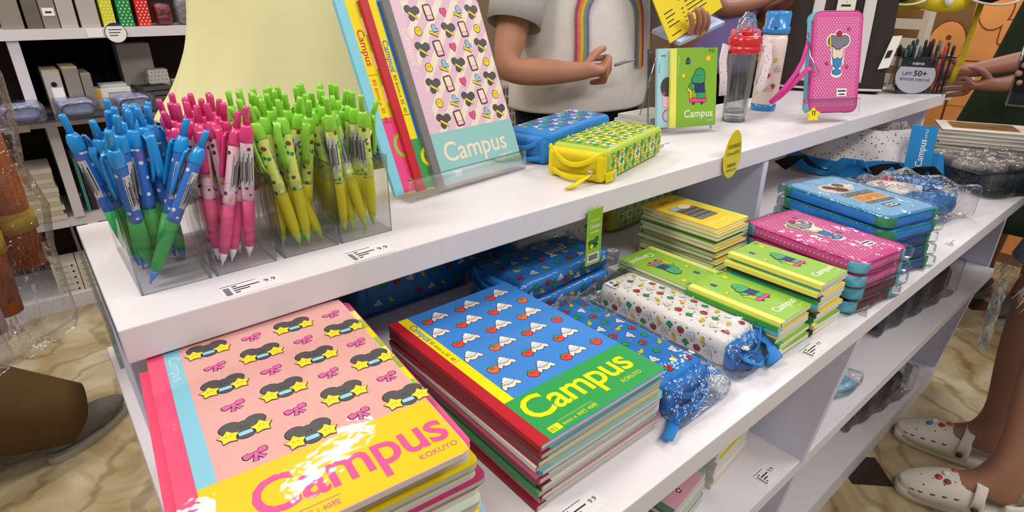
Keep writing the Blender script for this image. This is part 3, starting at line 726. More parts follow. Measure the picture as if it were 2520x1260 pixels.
def fill(key, x0, x1, count, seed, where, fixed=(), y0=CUPY, depth=0.148):
    rnd = random.Random(seed); got = []
    def try_(a, d, roll):
        q = a + d*0.157
        for (A, Q) in ALLPENS:
            if (a-A).length < 0.0085 or segdist(a + d*0.032, q - d*0.018, A + (Q-A)*0.204, Q - (Q-A)*0.115) < 0.0119: return False
        ALLPENS.append((a, q)); got.append((a, d, roll)); return True
    for tx, ty, hx, hy, hz_, roll in fixed:
        a = Vector((tx, ty, TOPZ+0.0045)); d = (Vector((hx, hy, hz_)) - a).normalized(); try_(a, d, roll)
    n = 0
    while len(got) < count and n < 26000:
        n += 1
        a = Vector((rnd.uniform(x0+0.010, x1-0.010), rnd.uniform(y0+0.012, y0+depth-0.012), TOPZ+0.0045))
        u = (a.x-(x0+x1)/2)/((x1-x0)/2-0.010); v = (a.y-y0-depth/2)/(depth/2-0.012)      # pens fan out towards the rim
        rim = Vector(((x0+x1)/2 + u*((x1-x0)/2-0.0085) + rnd.uniform(-0.017,0.017), y0+depth/2 + v*(depth/2-0.011) + rnd.uniform(-0.035,0.035), TOPZ+0.092))
        if not (x0+0.0085 <= rim.x <= x1-0.0085 and y0+0.011 <= rim.y <= y0+depth-0.010): continue
        d = (rim-a).normalized()
        b2 = a + d*0.017
        if not (x0+0.0078 < b2.x < x1-0.0078 and y0+0.009 < b2.y < y0+depth-0.008): continue
        try_(a, d, rnd.uniform(0, 2*math.pi))
    order = sorted(range(len(got)), key=lambda i: (got[i][0]+got[i][1]*0.145-Vector((0,0,0))).dot(camR)/((got[i][0]+got[i][1]*0.145).dot(camF)))
    for rank, i in enumerate(order):
        a, d, roll = got[i]
        o = thing('click_pen', '%s %s click pen counted from the left by its button, in %s' % (ORD[rank], key, where), 'pen', a, group='%s pens in %s' % (key, where))
        zq = Vector((0,0,1)).rotation_difference(d).to_matrix().to_4x4() @ Matrix.Rotation(roll, 4, 'Z')
        o.rotation_euler = zq.to_euler()
        for p in PENS[key]:
            c = p.copy(); COL.objects.link(c); c.parent = o
fill('blue', 0.0405, 0.1020, 22, 5, 'the leftmost cup', fixed=[(0.051,0.605,0.128,0.622,1.045,2.6),(0.060,0.622,0.112,0.634,1.045,2.2),(0.0505,0.66,0.028,0.665,1.06,0.4),(0.089,0.604,0.070,0.612,1.05,3.9),(0.083,0.63,0.044,0.66,1.06,4.2)])
fill('pink', 0.1065, 0.1665, 20, 11, 'the second cup', fixed=[(0.116,0.604,0.158,0.618,1.05,2.4),(0.127,0.610,0.172,0.628,1.05,1.2),(0.152,0.606,0.110,0.632,1.05,4.0)])
fill('green', 0.1745, 0.2360, 21, 21, 'the third cup', fixed=[(0.198,0.605,0.176,0.612,1.05,3.4),(0.207,0.62,0.172,0.65,1.045,2.9),(0.187,0.604,0.225,0.618,1.05,4.1),(0.224,0.606,0.190,0.64,1.05,3.8)])
fill('green', 0.2395, 0.3035, 20, 33, 'the fourth cup', fixed=[(0.278,0.606,0.258,0.622,1.05,2.0),(0.288,0.605,0.253,0.63,1.05,4.0),(0.252,0.61,0.318,0.622,1.035,4.0),(0.254,0.64,0.315,0.64,1.04,2.4)])
# ---------------------------------------------------------------- standing notebooks
def pr_standpink(mb, fr, w, l):
    P1 = mat('print_stripe_pink', '#e3bccb', 0.4, 0.3); P2 = mat('print_stripe_cream', '#efdcc6', 0.4, 0.3); TEAL = mat('print_teal', '#93c6c2', 0.4, 0.3)
    sp = 0.0125; yb = 0.075
    shape(mb, fr, P1, rect(sp, yb, sp+0.018, l-0.001), 1)
    st = 0.023
    for i in range(-8, 10):
        x = sp+0.018+i*st*1.35
        q = clip_poly([(x,yb),(x+st*0.62,yb),(x+st*0.62+0.22,yb+0.22*1.2),(x+0.22,yb+0.22*1.2)], sp+0.018, yb, w-0.0015, l-0.0015)
        if q: shape(mb, fr, P2, q, 1)
    text(mb, fr, P2, 'Campus', sp+0.006, l-0.04, 0.016, 2, -math.pi/2, bold=0.01)
    shape(mb, fr, P2, rect(sp+0.006, l-0.1005, sp+0.0145, l-0.0995), 2); shape(mb, fr, P2, rect(sp+0.006, l-0.158, sp+0.0145, l-0.157), 2)
    for j in range(8):
        for i in range(5):
            x, y = 0.0455+0.0288*i+0.001*(j % 2), l-0.019-0.0258*j
            if y < yb+0.012 or x > w-0.012: continue
            q = ((0,1,2,3,0) if j % 2 == 0 else (5,3,0,1,5))[i]
            if q == 0:
                outlined(mb, fr, CHAR, [circ(-0.6,0.4,0.5,0.45,10), circ(0.6,0.4,0.5,0.45,10), circ(0,0.1,0.62,0.5,12), circ(-0.2,-0.55,0.42,0.4,10)], 2, x, y, 0.0118, -0.1, 0.05); m_pencil(mb, Frame(fr.at(0,0,3), fr.u, fr.v), x, y-0.003, 0.0095, -0.15)
            elif q == 1:
                outlined(mb, fr, BROWN, [rrect(-0.62,-1,0.62,1,0.15,2)], 2, x, y, 0.0108, 0.1, 0.1); shape(mb, fr, CREAM, rrect(-0.5,-0.35,0.5,0.9,0.1,2), 5, x, y, 0.0108, 0.1); shape(mb, fr, PALEP, rrect(-0.5,-0.9,0.5,-0.4,0.1,2), 5, x, y, 0.0108, 0.1)
            elif q == 2: outlined(mb, fr, HOTP, [[(0,-1),(0.85,0.1),(0.8,0.8),(0.3,0.85),(0,0.55),(-0.3,0.85),(-0.8,0.8),(-0.85,0.1)]], 2, x, y, 0.0068, 0.1, 0.12)
            elif q == 3: outlined(mb, fr, SKYB, [circ(0.1,0.5,0.4,0.45,8), [(-0.3,-0.2),(0.9,-0.1),(0.9,0.25),(-0.2,0.25)]], 2, x, y, 0.0095, 0, 0.09); outlined(mb, fr, STARY, [[(-1,-0.35),(0.5,-0.95),(0.6,-0.6),(-0.9,0.0)]], 4, x, y, 0.0095, 0, 0.09)
            else: outlined(mb, fr, SKYB if i % 2 else STARY, [circ(0,0,0.8,n=12)], 2, x, y, 0.0075, 0, 0.12); [shape(mb, fr, INK, circ(s_*0.25,0.15,0.1,n=6), 5, x, y, 0.0075) for s_ in (-1,1)]
    shape(mb, fr, TEAL, rect(sp, 0.001, w-0.0015, yb), 1)
    text(mb, fr, P2, 'Campus', 0.028, 0.032, 0.040, 2, width=0.128, bold=0.012)
    text(mb, fr, WHITE, 'KOKUYO', 0.135, 0.020, 0.0066, 2, width=0.028)
    shape(mb, fr, WHITE, rrect(0.038,0.009,0.050,0.0165,0.001,2), 2); text(mb, fr, TEAL, 'B5', 0.040, 0.0108, 0.006, 3)
def pr_standred(mb, fr, w, l):
    sp = 0.0125
    shape(mb, fr, YEL, rect(sp, 0.072, sp+0.0125, l-0.001), 1); shape(mb, fr, BLUE, rect(sp+0.0125, 0.072, w-0.0015, l-0.001), 1)
    shape(mb, fr, mat('print_grass', '#3f9550', 0.4, 0.3), rect(sp, 0.001, w-0.0015, 0.072), 1)
    text(mb, fr, BLUE, 'Campus', sp+0.0025, l-0.055, 0.013, 2, -math.pi/2, bold=0.01); shape(mb, fr, BLUE, rect(sp+0.001,l-0.098,sp+0.0115,l-0.0972), 2)
    text(mb, fr, INK, 'B5 6mm x 30  40', sp+0.0035, l-0.103, 0.0075, 2, -math.pi/2); shape(mb, fr, INK, rect(sp+0.001,l-0.158,sp+0.0115,l-0.1572), 2)
    text(mb, fr, YEL, 'C', 0.021, 0.03, 0.042, 2, bold=0.012)
def pr_standcyan(mb, fr, w, l):
    sp = 0.0145; GR = mat('print_leaf', '#9cc03c', 0.4, 0.3)
    shape(mb, fr, YEL, rect(sp, 0.105, sp+0.0165, l-0.001), 1)
    k = 0; y = l-0.001
    while y > 0.107:
        h = min(0.023, y-0.105)
        shape(mb, fr, GR if k % 2 == 0 else CREAM, rect(sp+0.0165, y-h, sp+0.0165+0.017, y), 1)
        shape(mb, fr, CREAM if k % 2 == 0 else GR, rect(sp+0.0165+0.017, y-h, w-0.0015, y), 1)
        if k in (2, 7): m_broc(mb, fr, sp+0.03, y-0.012, 0.011, -0.3)
        if k in (4, 9): m_avo(mb, fr, sp+0.031, y-0.012, 0.013, -0.4)
        y -= h; k += 1
    shape(mb, fr, HOTP, rect(sp, 0.001, w-0.0015, 0.105), 1)
    text(mb, fr, CRIM, 'Campus', sp+0.004, l-0.04, 0.015, 2, -math.pi/2, bold=0.01); shape(mb, fr, CRIM, rect(sp+0.001,l-0.101,sp+0.0155,l-0.1002), 2)
    text(mb, fr, CRIM, 'B5 6mm x 30  40', sp+0.0045, l-0.107, 0.0085, 2, -math.pi/2); shape(mb, fr, CRIM, rect(sp+0.001,l-0.166,sp+0.0155,l-0.1652), 2)
    text(mb, fr, LIME, 'Campus', 0.021, 0.048, 0.05, 2, width=0.135, bold=0.012); text(mb, fr, YEL, 'B5', 0.03, 0.012, 0.009, 2)
yaw = math.radians(7.5); TH = math.radians(22)
def stand_mat(o, pos, yaw_, th):
    o.matrix_basis = Matrix.Translation(pos) @ Matrix.Rotation(yaw_, 4, 'Z') @ Matrix.Rotation(math.pi/2 - th, 4, 'X')
SU = Vector((math.cos(yaw), math.sin(yaw), 0)); SWV = Vector((-math.sin(yaw), math.cos(yaw), 0))
P0 = Vector((0.425, 0.681, TOPZ+0.0065))
NBT = 0.0052
a = notebook('standing notebook with pink and cream diagonal stripes and a teal foot band', 'notebook', 0.180, 0.264, NBT, '#77746f', '#e3bccb', 'notebooks standing on the top shelf', pr_standpink)
stand_mat(a, P0, yaw, TH)
a = notebook('standing notebook with a red spine and a yellow strip', 'notebook', 0.180, 0.264, NBT, '#c3242c', '#f0dc2c', 'notebooks standing on the top shelf', pr_standred)
stand_mat(a, P0 - SU*0.030 + SWV*0.0068, yaw, TH)
a = notebook('standing notebook with a light blue spine and pink foot band', 'notebook', 0.180, 0.264, NBT, '#86cfe0', '#f0dc2c', 'notebooks standing on the top shelf', pr_standcyan, tape=0.0145)
stand_mat(a, P0 - SU*0.064 + SWV*0.0136, yaw, TH)
t = thing('book_stand', 'clear acrylic stand holding the three upright notebooks', 'stand', (0, 0, 0))
t.matrix_basis = Matrix.Translation(P0 - SU*0.055 + Vector((0,0,-0.0055))) @ Matrix.Rotation(yaw, 4, 'Z')
s_, c_ = math.sin(TH), math.cos(TH)
mb = MB(ACRYL); mb.prism([(-0.0115,0),(0.048,0),(0.048,0.003),(-0.0115,0.003)], 0.0, 0.235, 'X'); mb.build('base', t)
mb = MB(ACRYL); mb.prism([(-0.0115,0.003),(-0.009,0.003),(-0.009,0.030),(-0.0115,0.030)], 0.0, 0.235, 'X'); mb.m(ACRED); mb.box((0.1175,-0.0103,0.0308), (0.235,0.0026,0.0012)); mb.build('front_lip', t)
mb = MB(ACRYL); q0 = 0.0255; mb.prism([(q0,0.003),(q0+0.003,0.003),(q0+0.003+0.17*s_/c_,0.173),(q0+0.17*s_/c_,0.173)], 0.02, 0.215, 'X'); mb.build('back_plate', t)

# ---------------------------------------------------------------- box pouches on the top shelf
YCL = mat('yellow_canvas', '#ecd80f', 0.55, 0.3, var=0.08, vscale=60, bump=0.2, bscale=500)
YCD = mat('yellow_lining', '#d9bf10', 0.6, 0.25, var=0.1, vscale=60)
BCL = mat('blue_canvas', '#2d83cf', 0.55, 0.3, var=0.08, vscale=60, bump=0.2, bscale=500)
BCD = mat('blue_lining', '#2a6fb0', 0.6, 0.25, var=0.1, vscale=60)
def boxpouch(label, loc, rz, L_, W_, H_, body, trim, lining, printer, tab=True, group=None, openend=True):
    """x along the pouch from its zipped end, y across, z up"""
    t = thing('box_pouch', label, 'pouch', loc, rz, group=group)
    def bulge(p): 
        s1 = math.cos(math.pi*p.x/(L_*1.15))*math.cos(math.pi*p.y/(W_*1.2)); return p + Vector((0,0,0.004*s1 if p.z > 0 else 0))
    mb = MB(body); mb.rbox((L_/2,W_/2,H_/2), (L_,W_,H_), 0.010, fn=bulge, n=8); mb.build('body', t)
    pm = MB(WHITE); printer(pm, L_, W_, H_); o = pm.build('fabric_print', t)
    mb = MB(trim)
    mb.rbox((-0.004, W_/2, H_*0.46), (0.018, W_*0.98, H_*0.90), 0.0088, n=4); mb.build('end_panel', t)
    mb = MB(lining); mb.rbox((-0.0095, W_/2, H_*0.50), (0.010, W_*0.80, H_*0.62), 0.0048, n=4); mb.build('zip_recess', t)
    mb = MB(trim)
    for k_, z0 in ((0, H_*0.93), (1, H_*0.30)):
        pts = []
        for i in range(15):
            a_ = math.pi*i/14; pts.append((-0.006-0.018*math.sin(a_)*(1.0 if k_ else 0.75), W_*(0.02+0.96*i/14), z0 - (H_*0.16 if k_ else H_*0.42)*math.sin(a_)))
        mb.tube(pts, 0, 10, flat=(0.0035,0.008,(0,0,1)))
    band_ = mb.build('zip_band', t)
    if tab:
        mb = MB(trim); mb.tube([(-0.020,W_*0.20,H_*0.30),(-0.032,W_*0.22,H_*0.22),(-0.052,W_*0.27,0.0055),(-0.066,W_*0.30,0.004)], 0, 10, flat=(0.012,0.003,(0,0.3,1))); mb.build('pull_tab', t)
        mb = MB(STEEL); mb.tube([(-0.0195+0.005*math.cos(a_), W_*0.19, H_*0.33+0.005*math.sin(a_)) for a_ in [2*math.pi*i/12 for i in range(13)]], 0.0012, 6); mb.box((-0.0195,W_*0.17,H_*0.40),(0.007,0.006,0.005)); mb.build('zip_slider', band_)
        mb = MB(trim); mb.tube([(-0.006,-0.001,H_*0.18),(0.012,-0.0035,H_*0.2),(0.022,-0.0035,H_*0.2)], 0, 10, flat=(0.016,0.003,(0,1,0))); tab_ = mb.build('side_tab', t)
        mb = MB(STEEL); mb.prism(circ(0.016,H_*0.2,0.0045,n=12), -0.0062, -0.0045, 'Y'); mb.build('eyelet', tab_)
    mb = MB(WHITE); fr = Frame((L_*0.86,W_*0.70,H_+0.0012), (1,0,0), (0,1,0)); shape(mb, fr, WHITE, rect(0,0,0.022,0.02), 1); shape(mb, fr, NAVY, rect(0.003,0.004,0.009,0.016), 2); shape(mb, fr, NAVY, rect(0.012,0.008,0.019,0.012), 2); mb.build('maker_tag', t)
    return t
def faces3(L_, W_, H_):
    return [(Frame((0.008,0.008,H_+0.0001), (1,0,0), (0,1,0)), L_-0.016, W_-0.016, True), (Frame((0.01,-0.0001,0.006), (1,0,0), (0,0,1)), L_-0.02, H_-0.012, False), (Frame((L_+0.0001,0.01,0.006), (0,1,0), (0,0,1)), W_-0.02, H_-0.012, False), (Frame((L_-0.01,W_+0.0001,0.006), (-1,0,0), (0,0,1)), L_-0.02, H_-0.012, False)]
def domez(L_, W_, H_, p):
    return 0.004*math.cos(math.pi*(p[0]-L_/2)/(L_*1.15))*math.cos(math.pi*(p[1]-W_/2)/(W_*1.2))
def lift(mb, i0, L_, W_, H_):
    for q in range(i0, len(mb.v)):
        p = mb.v[q]
        if p.z > H_-0.0005: p.z += domez(L_, W_, H_, p)
def pr_avo(mb, L_, W_, H_):
    G = mat('print_square_green', '#a4c83c', 0.45, 0.3); Y2 = mat('print_square_yellow', '#e6de3a', 0.45, 0.3)
    c = 0.0148; i0 = len(mb.v)
    for fi, (fr, fw, fh, top) in enumerate(faces3(L_, W_, H_)):
        ni, nj = int(fw/c+0.5), max(2, int(fh/c+0.5)); cw, ch = fw/ni, fh/nj
        for i in range(ni):
            for j in range(nj):
                shape(mb, fr, (G, WHITE, G, Y2)[(i + 2*(j % 2) + fi) % 4] if (i+j) % 2 else (G if (i+fi) % 4 < 2 else Y2), rect(i*cw, j*ch, (i+1)*cw, (j+1)*ch), 1)
                if (i+j) % 2 == 0: m_avo(mb, Frame(fr.at(0,0,1.5), fr.u, fr.v), (i+0.5)*cw, (j+0.5)*ch, 0.0060, 0.5)
                else: m_broc(mb, Frame(fr.at(0,0,1.5), fr.u, fr.v), (i+0.5)*cw, (j+0.5)*ch, 0.0062, 0.2)
    lift(mb, i0, L_, W_, H_)
def pr_fruit(ground_cream, seed, pitch=0.0165, sc=0.0056, dots=None):
    def pr(mb, L_, W_, H_):
        i0 = len(mb.v); rnd = random.Random(seed)
        for fi, (fr, fw, fh, top) in enumerate(faces3(L_, W_, H_)):
            ni, nj = max(2, int(fw/pitch+0.5)), max(2, int(fh/pitch+0.5)); cw, ch = fw/ni, fh/nj
            for i in range(ni):
                for j in range(nj):
                    x, y = (i+0.5)*cw + (0.25*cw if j % 2 else -0.2*cw), (j+0.5)*ch
                    k = (i + 2*j + fi) % 4; r = rnd.uniform(-0.4, 0.4)
                    if not 0.005 < x < fw-0.005: continue
                    if k == 0: m_berry(mb, fr, x, y, sc, r, CRIM)
                    elif k == 1: m_cream(mb, fr, x, y, sc*0.95, r, ground_cream)
                    elif k == 2: m_banana(mb, fr, x, y, sc, r)
                    else: m_broc(mb, fr, x, y, sc, r)
                    if dots: shape(mb, fr, dots, circ(x+cw*0.5, y+ch*0.45, 0.0014, n=8), 1)
        lift(mb, i0, L_, W_, H_)
    return pr
gp = boxpouch('yellow zipped pouch printed with avocados and vegetables on green checks', (0.647, 0.556, TOPZ+0.0005), math.radians(15.5), 0.215, 0.100, 0.050, mat('lime_canvas', '#b6d04a', 0.5, 0.3, bump=0.2, bscale=500), YCL, YCD, pr_avo)
bp_ = boxpouch('blue zipped pouch printed with fruit, standing open behind the yellow one', (0.655, 0.690, TOPZ+0.0005), math.radians(15.5), 0.225, 0.095, 0.050, BCL, BCL, BCD, pr_fruit(WHITE, 4), tab=False)

# ---------------------------------------------------------------- small notebooks on their stand
def pr_dino(mb, fr, w, l, sp=0.0125, sc=0.0215):
    GG = mat('print_pad_green', '#89b836', 0.4, 0.3)
    shape(mb, fr, GG, rect(sp, 0.0005, w-0.0008, l-0.0005), 1)
    m_dino(mb, fr, w*0.60, l*0.56, sc*w/0.108); m_bag(mb, fr, w*0.36, l*0.84, 0.0095*w/0.108)
    outlined(mb, fr, STARY, [star(w*0.80,l*0.87,0.0085*w/0.108,0.5,8)], 1, 0, 0, 1, 0, 0.0006)
    outlined(mb, fr, STARY, [circ(w*0.27,l*0.66,0.0045*w/0.108,n=10)], 1, 0, 0, 1, 0, 0.0006)
    text(mb, fr, WHITE, 'Campus', w*0.30, l*0.125, 0.0215*w/0.108, 2, width=w*0.63, bold=0.008)
    text(mb, fr, WHITE, 'KOKUYO', w*0.80, l*0.062, 0.0045*w/0.108, 2, width=w*0.14)
    text(mb, fr, INK, '样品', w*0.80, l*0.945, 0.0075*w/0.108, 2)
    text(mb, fr, WHITE, 'Campus', sp+0.004, l*0.9, 0.0045, 2, -math.pi/2); shape(mb, fr, WHITE, rect(sp+0.004, l*0.64, sp+0.0044, l*0.82), 2)
def pr_bluepad(mb, fr, w, l):
    LB = mat('print_pad_blue', '#a9d6e0', 0.4, 0.3)
    shape(mb, fr, LB, rect(0.001, 0.0005, w-0.0008, l-0.0005), 1)
    outlined(mb, fr, CHAR, [circ(0.024,l*0.52,0.016,0.019,14)], 1, 0, 0, 1, 0, 0.0006); m_bow(mb, fr, 0.014, l*0.44, 0.005)
    outlined(mb, fr, PALEP, [rrect(0.013,l*0.26,0.04,l*0.40,0.004,3)], 1, 0, 0, 1, 0, 0.0006)
    for i in range(28):
        a_ = math.pi*(0.5+1.0*i/27); a2 = math.pi*(0.5+1.0*(i+1)/27)
        shape(mb, fr, HOTP, [(0.024+0.012*math.cos(q)*r, l*0.15+0.013*math.sin(q)*r) for q, r in ((a_,1),(a2,1),(a2,0.75),(a_,0.75))], 2)
    shape(mb, fr, DGREEN, rect(0.009,l*0.9,0.0125,l*0.92), 2); shape(mb, fr, DGREEN, rect(0.014,l*0.9,0.0175,l*0.92), 2); text(mb, fr, BLUE, 'Campus', 0.004, l*0.8, 0.005, 2, -math.pi/2)
yaw2 = math.radians(-22); th2 = math.radians(10)
U2 = Vector((math.cos(yaw2), math.sin(yaw2), 0)); W2 = Vector((-math.sin(yaw2), math.cos(yaw2), 0))
Q0 = Vector((1.006, 0.711, TOPZ+0.012))
a = notebook('upright green small notebook with a pale yellow spine in the clear stand', 'notebook', 0.107, 0.153, 0.006, '#efe96a', '#89b836', 'small notebooks in the clear stand', pr_dino, tape=0.0125, r=0.001); stand_mat(a, Q0, yaw2, th2)
a = notebook('upright light blue small notebook behind the green one', 'notebook', 0.107, 0.153, 0.006, '#9ecbd6', '#a9d6e0', 'small notebooks in the clear stand', pr_bluepad, tape=0.002, r=0.001); stand_mat(a, Q0 - U2*0.026 + W2*0.0085, yaw2, th2)
t = thing('book_stand', 'clear acrylic stand holding the small green notebook', 'stand'); stand_mat(t, Q0 - U2*0.036 - Vector((0,0,0.005)) - W2*0.004, yaw2, th2)
MB(ACRYL).box((0.073, 0.079, -0.0195), (0.152, 0.160, 0.002)).build('back_plate', t)
mb = MB(ACRED)
for x_ in (-0.002, 0.148): mb.box((x_, 0.079, -0.0195), (0.0025, 0.161, 0.0032))
mb.box((0.073, 0.1592, -0.0195), (0.152, 0.0022, 0.0032)); mb.build('plate_edge', t)
MB(ACRYL).box((0.073, 0.0, -0.004), (0.152, 0.002, 0.033)).build('ledge', t)
MB(ACRYL).box((0.073, 0.013, 0.0118), (0.152, 0.025, 0.0016)).build('front_lip', t)
MB(ACRED).tube([(0.02,0.155,-0.021),(0.01,0.03,-0.075),(0.008,0.022,-0.077)], 0, 8, flat=(0.004,0.002,(1,0,0))).build('rear_leg', t)

# ---------------------------------------------------------------- bottles
def bottle(label, loc, lidc, r, h, lid_h, strap_side):
    t = thing('water_bottle', label, 'bottle', loc)
    cl = clear('bottle_clear', '#eef0ee', 0.07, 0.6)
    MB(cl).lathe([(r*0.80,0.001),(r*0.86,0.004),(r*0.90,h*0.3),(r*0.98,h*0.8),(r*1.0,h*0.95),(r*0.92,h)], n=28).build('body', t)
    MB(ACRED).lathe([(r*0.78,0.0),(r*0.86,0.002),(r*0.86,0.006),(r*0.8,0.008)], n=28).build('base_ring', t)
    lm = mat('lid_'+lidc, lidc, 0.25, 0.5, coat=0.5)
    lid_ = MB(lm).lathe([(r*1.08,h-0.006),(r*1.22,h-0.004),(r*1.24,h+lid_h*0.25),(r*1.17,h+lid_h*0.3),(r*1.20,h+lid_h*0.36),(r*1.20,h+lid_h*0.85),(r*1.05,h+lid_h)], n=30); lid_ = lid_.build('lid', t)
    MB(lm).lathe([(r*0.5,h+lid_h*0.9),(r*0.5,h+lid_h+0.008),(r*0.38,h+lid_h+0.014)], n=18).build('spout', lid_)
    mb = MB(cl); mb.tube([(-r*0.95,0,h+lid_h*0.8),(-r*0.9,0,h+lid_h+0.014),(-r*0.45,0,h+lid_h+0.024),(r*0.5,0,h+lid_h+0.024),(r*1.0,0,h+lid_h+0.012),(r*1.05,0,h+lid_h*0.75)], 0, 12, flat=(r*0.9,0.007,(0,1,0))); mb.build('carry_loop', lid_)
    sm = spotmat('strap_dots', '#f0dfe2', ['#3a3a44','#3a3a44'], 150, 0.16)
    for s in strap_side:
        dx = camR*s; p0 = dx*r*1.20 + Vector((0,0,h+lid_h*0.1)); q_ = -camF*0.012
        mb = MB(sm); mb.tube([p0+q_, p0+dx*0.010+q_+Vector((0,0,0.008)), p0+dx*0.014+q_*1.6+Vector((0,0,-0.02)), p0+dx*0.008+q_*1.8+Vector((0,0,-0.06)), p0+dx*0.004+q_*1.6+Vector((0,0,-0.095*min(1,h/0.14)))], 0, 10, flat=(0.017,0.0018,-camF)); mb.build('strap', t)
    return t
bottle('clear water bottle with a red lid and dotted strap', (1.235, 0.702, TOPZ), '#d3222b', 0.0290, 0.151, 0.030, (1, -1))
bottle('clear water bottle with a pink lid behind the red lidded one', (1.335, 0.760, TOPZ), '#ec5a93', 0.0275, 0.160, 0.030, (1,))
t = thing('thermos_flask', 'cream thermos flask with a blue lid', 'thermos', (1.425, 0.735, TOPZ))
CRM = mat('flask_cream', '#efe6d6', 0.3, 0.4, coat=0.3); LIDB = mat('flask_blue', '#2b8fd6', 0.25, 0.5, coat=0.5)
MB(CRM).lathe([(0.029,0.016),(0.0295,0.02),(0.0295,0.165),(0.027,0.176)], n=30).build('body', t)
MB(LIDB).lathe([(0.027,0.0),(0.029,0.002),(0.029,0.016)], n=30).build('foot', t)
lid_ = MB(LIDB).lathe([(0.0295,0.178),(0.031,0.181),(0.031,0.192),(0.0275,0.194),(0.0285,0.222),(0.026,0.2275)], n=30); lid_ = lid_.build('lid', t)
MB(LIDB).box((-0.026,-0.013,0.206),(0.02,0.008,0.026)).build('latch', lid_)
mb = MB(WHITE)
for (ang, z_, kind) in ((-2.72,0.085,0),(-2.30,0.12,1),(-2.45,0.055,2),(-2.9,0.05,1),(-2.2,0.06,0),(-2.0,0.10,2)):
    n_ = Vector((math.cos(ang), math.sin(ang), 0)); fr = Frame(n_*0.0302 + Vector((0,0,z_)), (-n_.y, n_.x, 0), (0,0,1))
    if kind == 0: m_berry(mb, fr, 0, 0, 0.006, 0.2)
    elif kind == 1: outlined(mb, fr, STARY, [circ(0,0,0.8,n=10)], 1, 0, 0, 0.005)
    else: m_cream(mb, fr, 0, 0, 0.007)
mb.build('printed_motifs', t)

# ---------------------------------------------------------------- pencil case on its stand
DOTP = spotmat('pink_dotted_cloth', '#e0459a', ['#f6dbe8','#f6dbe8'], 230, 0.26, 0.5, 0.1)
def dotted_face(mb, fr, w, h, step=0.0072, r=0.00155, dm=None):
    j = 0; y = step
    while y < h-step*0.6:
        x = step*(0.6 if j % 2 else 1.1)
        while x < w-step*0.6: shape(mb, fr, dm or PALEP, circ(x, y, r, n=6), 1); x += step
        y += step*0.62; j += 1
PINKC = mat('case_pink', '#dd5c9f', 0.5, 0.3); CYC = mat('case_cyan', '#6cc3d8', 0.45, 0.35); PTRIM = mat('case_piping', '#c0317c', 0.5, 0.3)
def pencilcase(label, w, l, t_, body, corner, printer, group=None, dots=True):
    """x across, y along, z up; lies flat"""
    o = thing('pencil_case', label, 'pencil case', group=group)
    mb = MB(body)
    def sq(p): return p
    # rounded outline slab
    pts = rrect(0, 0, w, l, 0.016, 6); mb.prism(pts, 0.0, t_); mb.build('body', o, [('BEVEL', dict(width=0.003, segments=3))])
    z = t_+0.0002; mb = MB(body); fr = Frame((0,0,t_), (1,0,0), (0,1,0)); fr.lay = 0.00015
    if dots:
        fd = Frame((0.006,0.008,t_), (1,0,0), (0,1,0)); dotted_face(mb, fd, w-0.012, l-0.016)
        dotted_face(mb, Frame((-0.0001,l-0.018,0.002), (0,-1,0), (0,0,1)), l-0.036, t_-0.003)
        dotted_face(mb, Frame((0.018,-0.0001,0.002), (1,0,0), (0,0,1)), w-0.036, t_-0.003)
    printer(mb, fr, w, l); mb.build('printed_front', o)
    for (ax, ay, a0) in ((0,0,180),(w,0,270),(w,l,0),(0,l,90)):
        cx, cy = (0.016 if ax == 0 else w-0.016), (0.016 if ay == 0 else l-0.016)
        P = [(0.0168, -32)] ; pts = []
        for i in range(9):
            q = math.radians(a0-14+118*i/8); pts.append((cx+0.0166*math.cos(q), cy+0.0166*math.sin(q)))
        m2 = MB(corner); m2.tube([(x, y, t_*0.5) for x, y in pts], 0, 10, flat=(0.0022, t_*0.94, (0,0,1))); m2.build('corner_guard', o)
    ring = rrect(0.0, 0.0, w, l, 0.016, 6); m3 = MB(PTRIM if body is PINKC else corner); m3.tube([(x, y, t_-0.0012) for x, y in ring + ring[:1]], 0.0011, 6); m3.build('piping', o)
    return o
def pr_case_pink(mb, fr, w, l):
    m_sundae(mb, Frame(fr.at(0,0,1), fr.u, fr.v), w*0.52, l*0.60, 0.0255)
    shape(mb, fr, WHITE, rect(w*0.55,l*0.16,w*0.76,l*0.24), 3); shape(mb, fr, INK, rect(w*0.575,l*0.208,w*0.735,l*0.222), 4); shape(mb, fr, INK, rect(w*0.60,l*0.175,w*0.72,l*0.187), 4)
pc = pencilcase('pink dotted pencil case standing upright on a clear stand', 0.118, 0.212, 0.024, PINKC, CYC, pr_case_pink)
ya3 = math.radians(-30); th3 = math.radians(13)
R0 = Vector((1.347, 0.602, TOPZ+0.017)); stand_mat(pc, R0, ya3, th3)
mb = MB(CYC); mb.tube([(-0.0018,0.03,0.012),(-0.0018,0.196,0.012),(0.006,0.2085,0.012),(0.016,0.2135,0.012),(0.09,0.2135,0.012)], 0, 8, flat=(0.003,0.012,(0,0,1))); ztape_ = mb.build('zip_tape', pc)
mb = MB(STEEL); mb.tube([(-0.0035+0.004*math.cos(a_), 0.160+0.005*math.sin(a_), 0.014) for a_ in [2*math.pi*i/12 for i in range(13)]], 0.0011, 6); mb.box((-0.004,0.167,0.013),(0.004,0.008,0.006)); mb.build('zip_slider', ztape_)
PST = mat('strap_pink', '#d0398c', 0.5, 0.3)
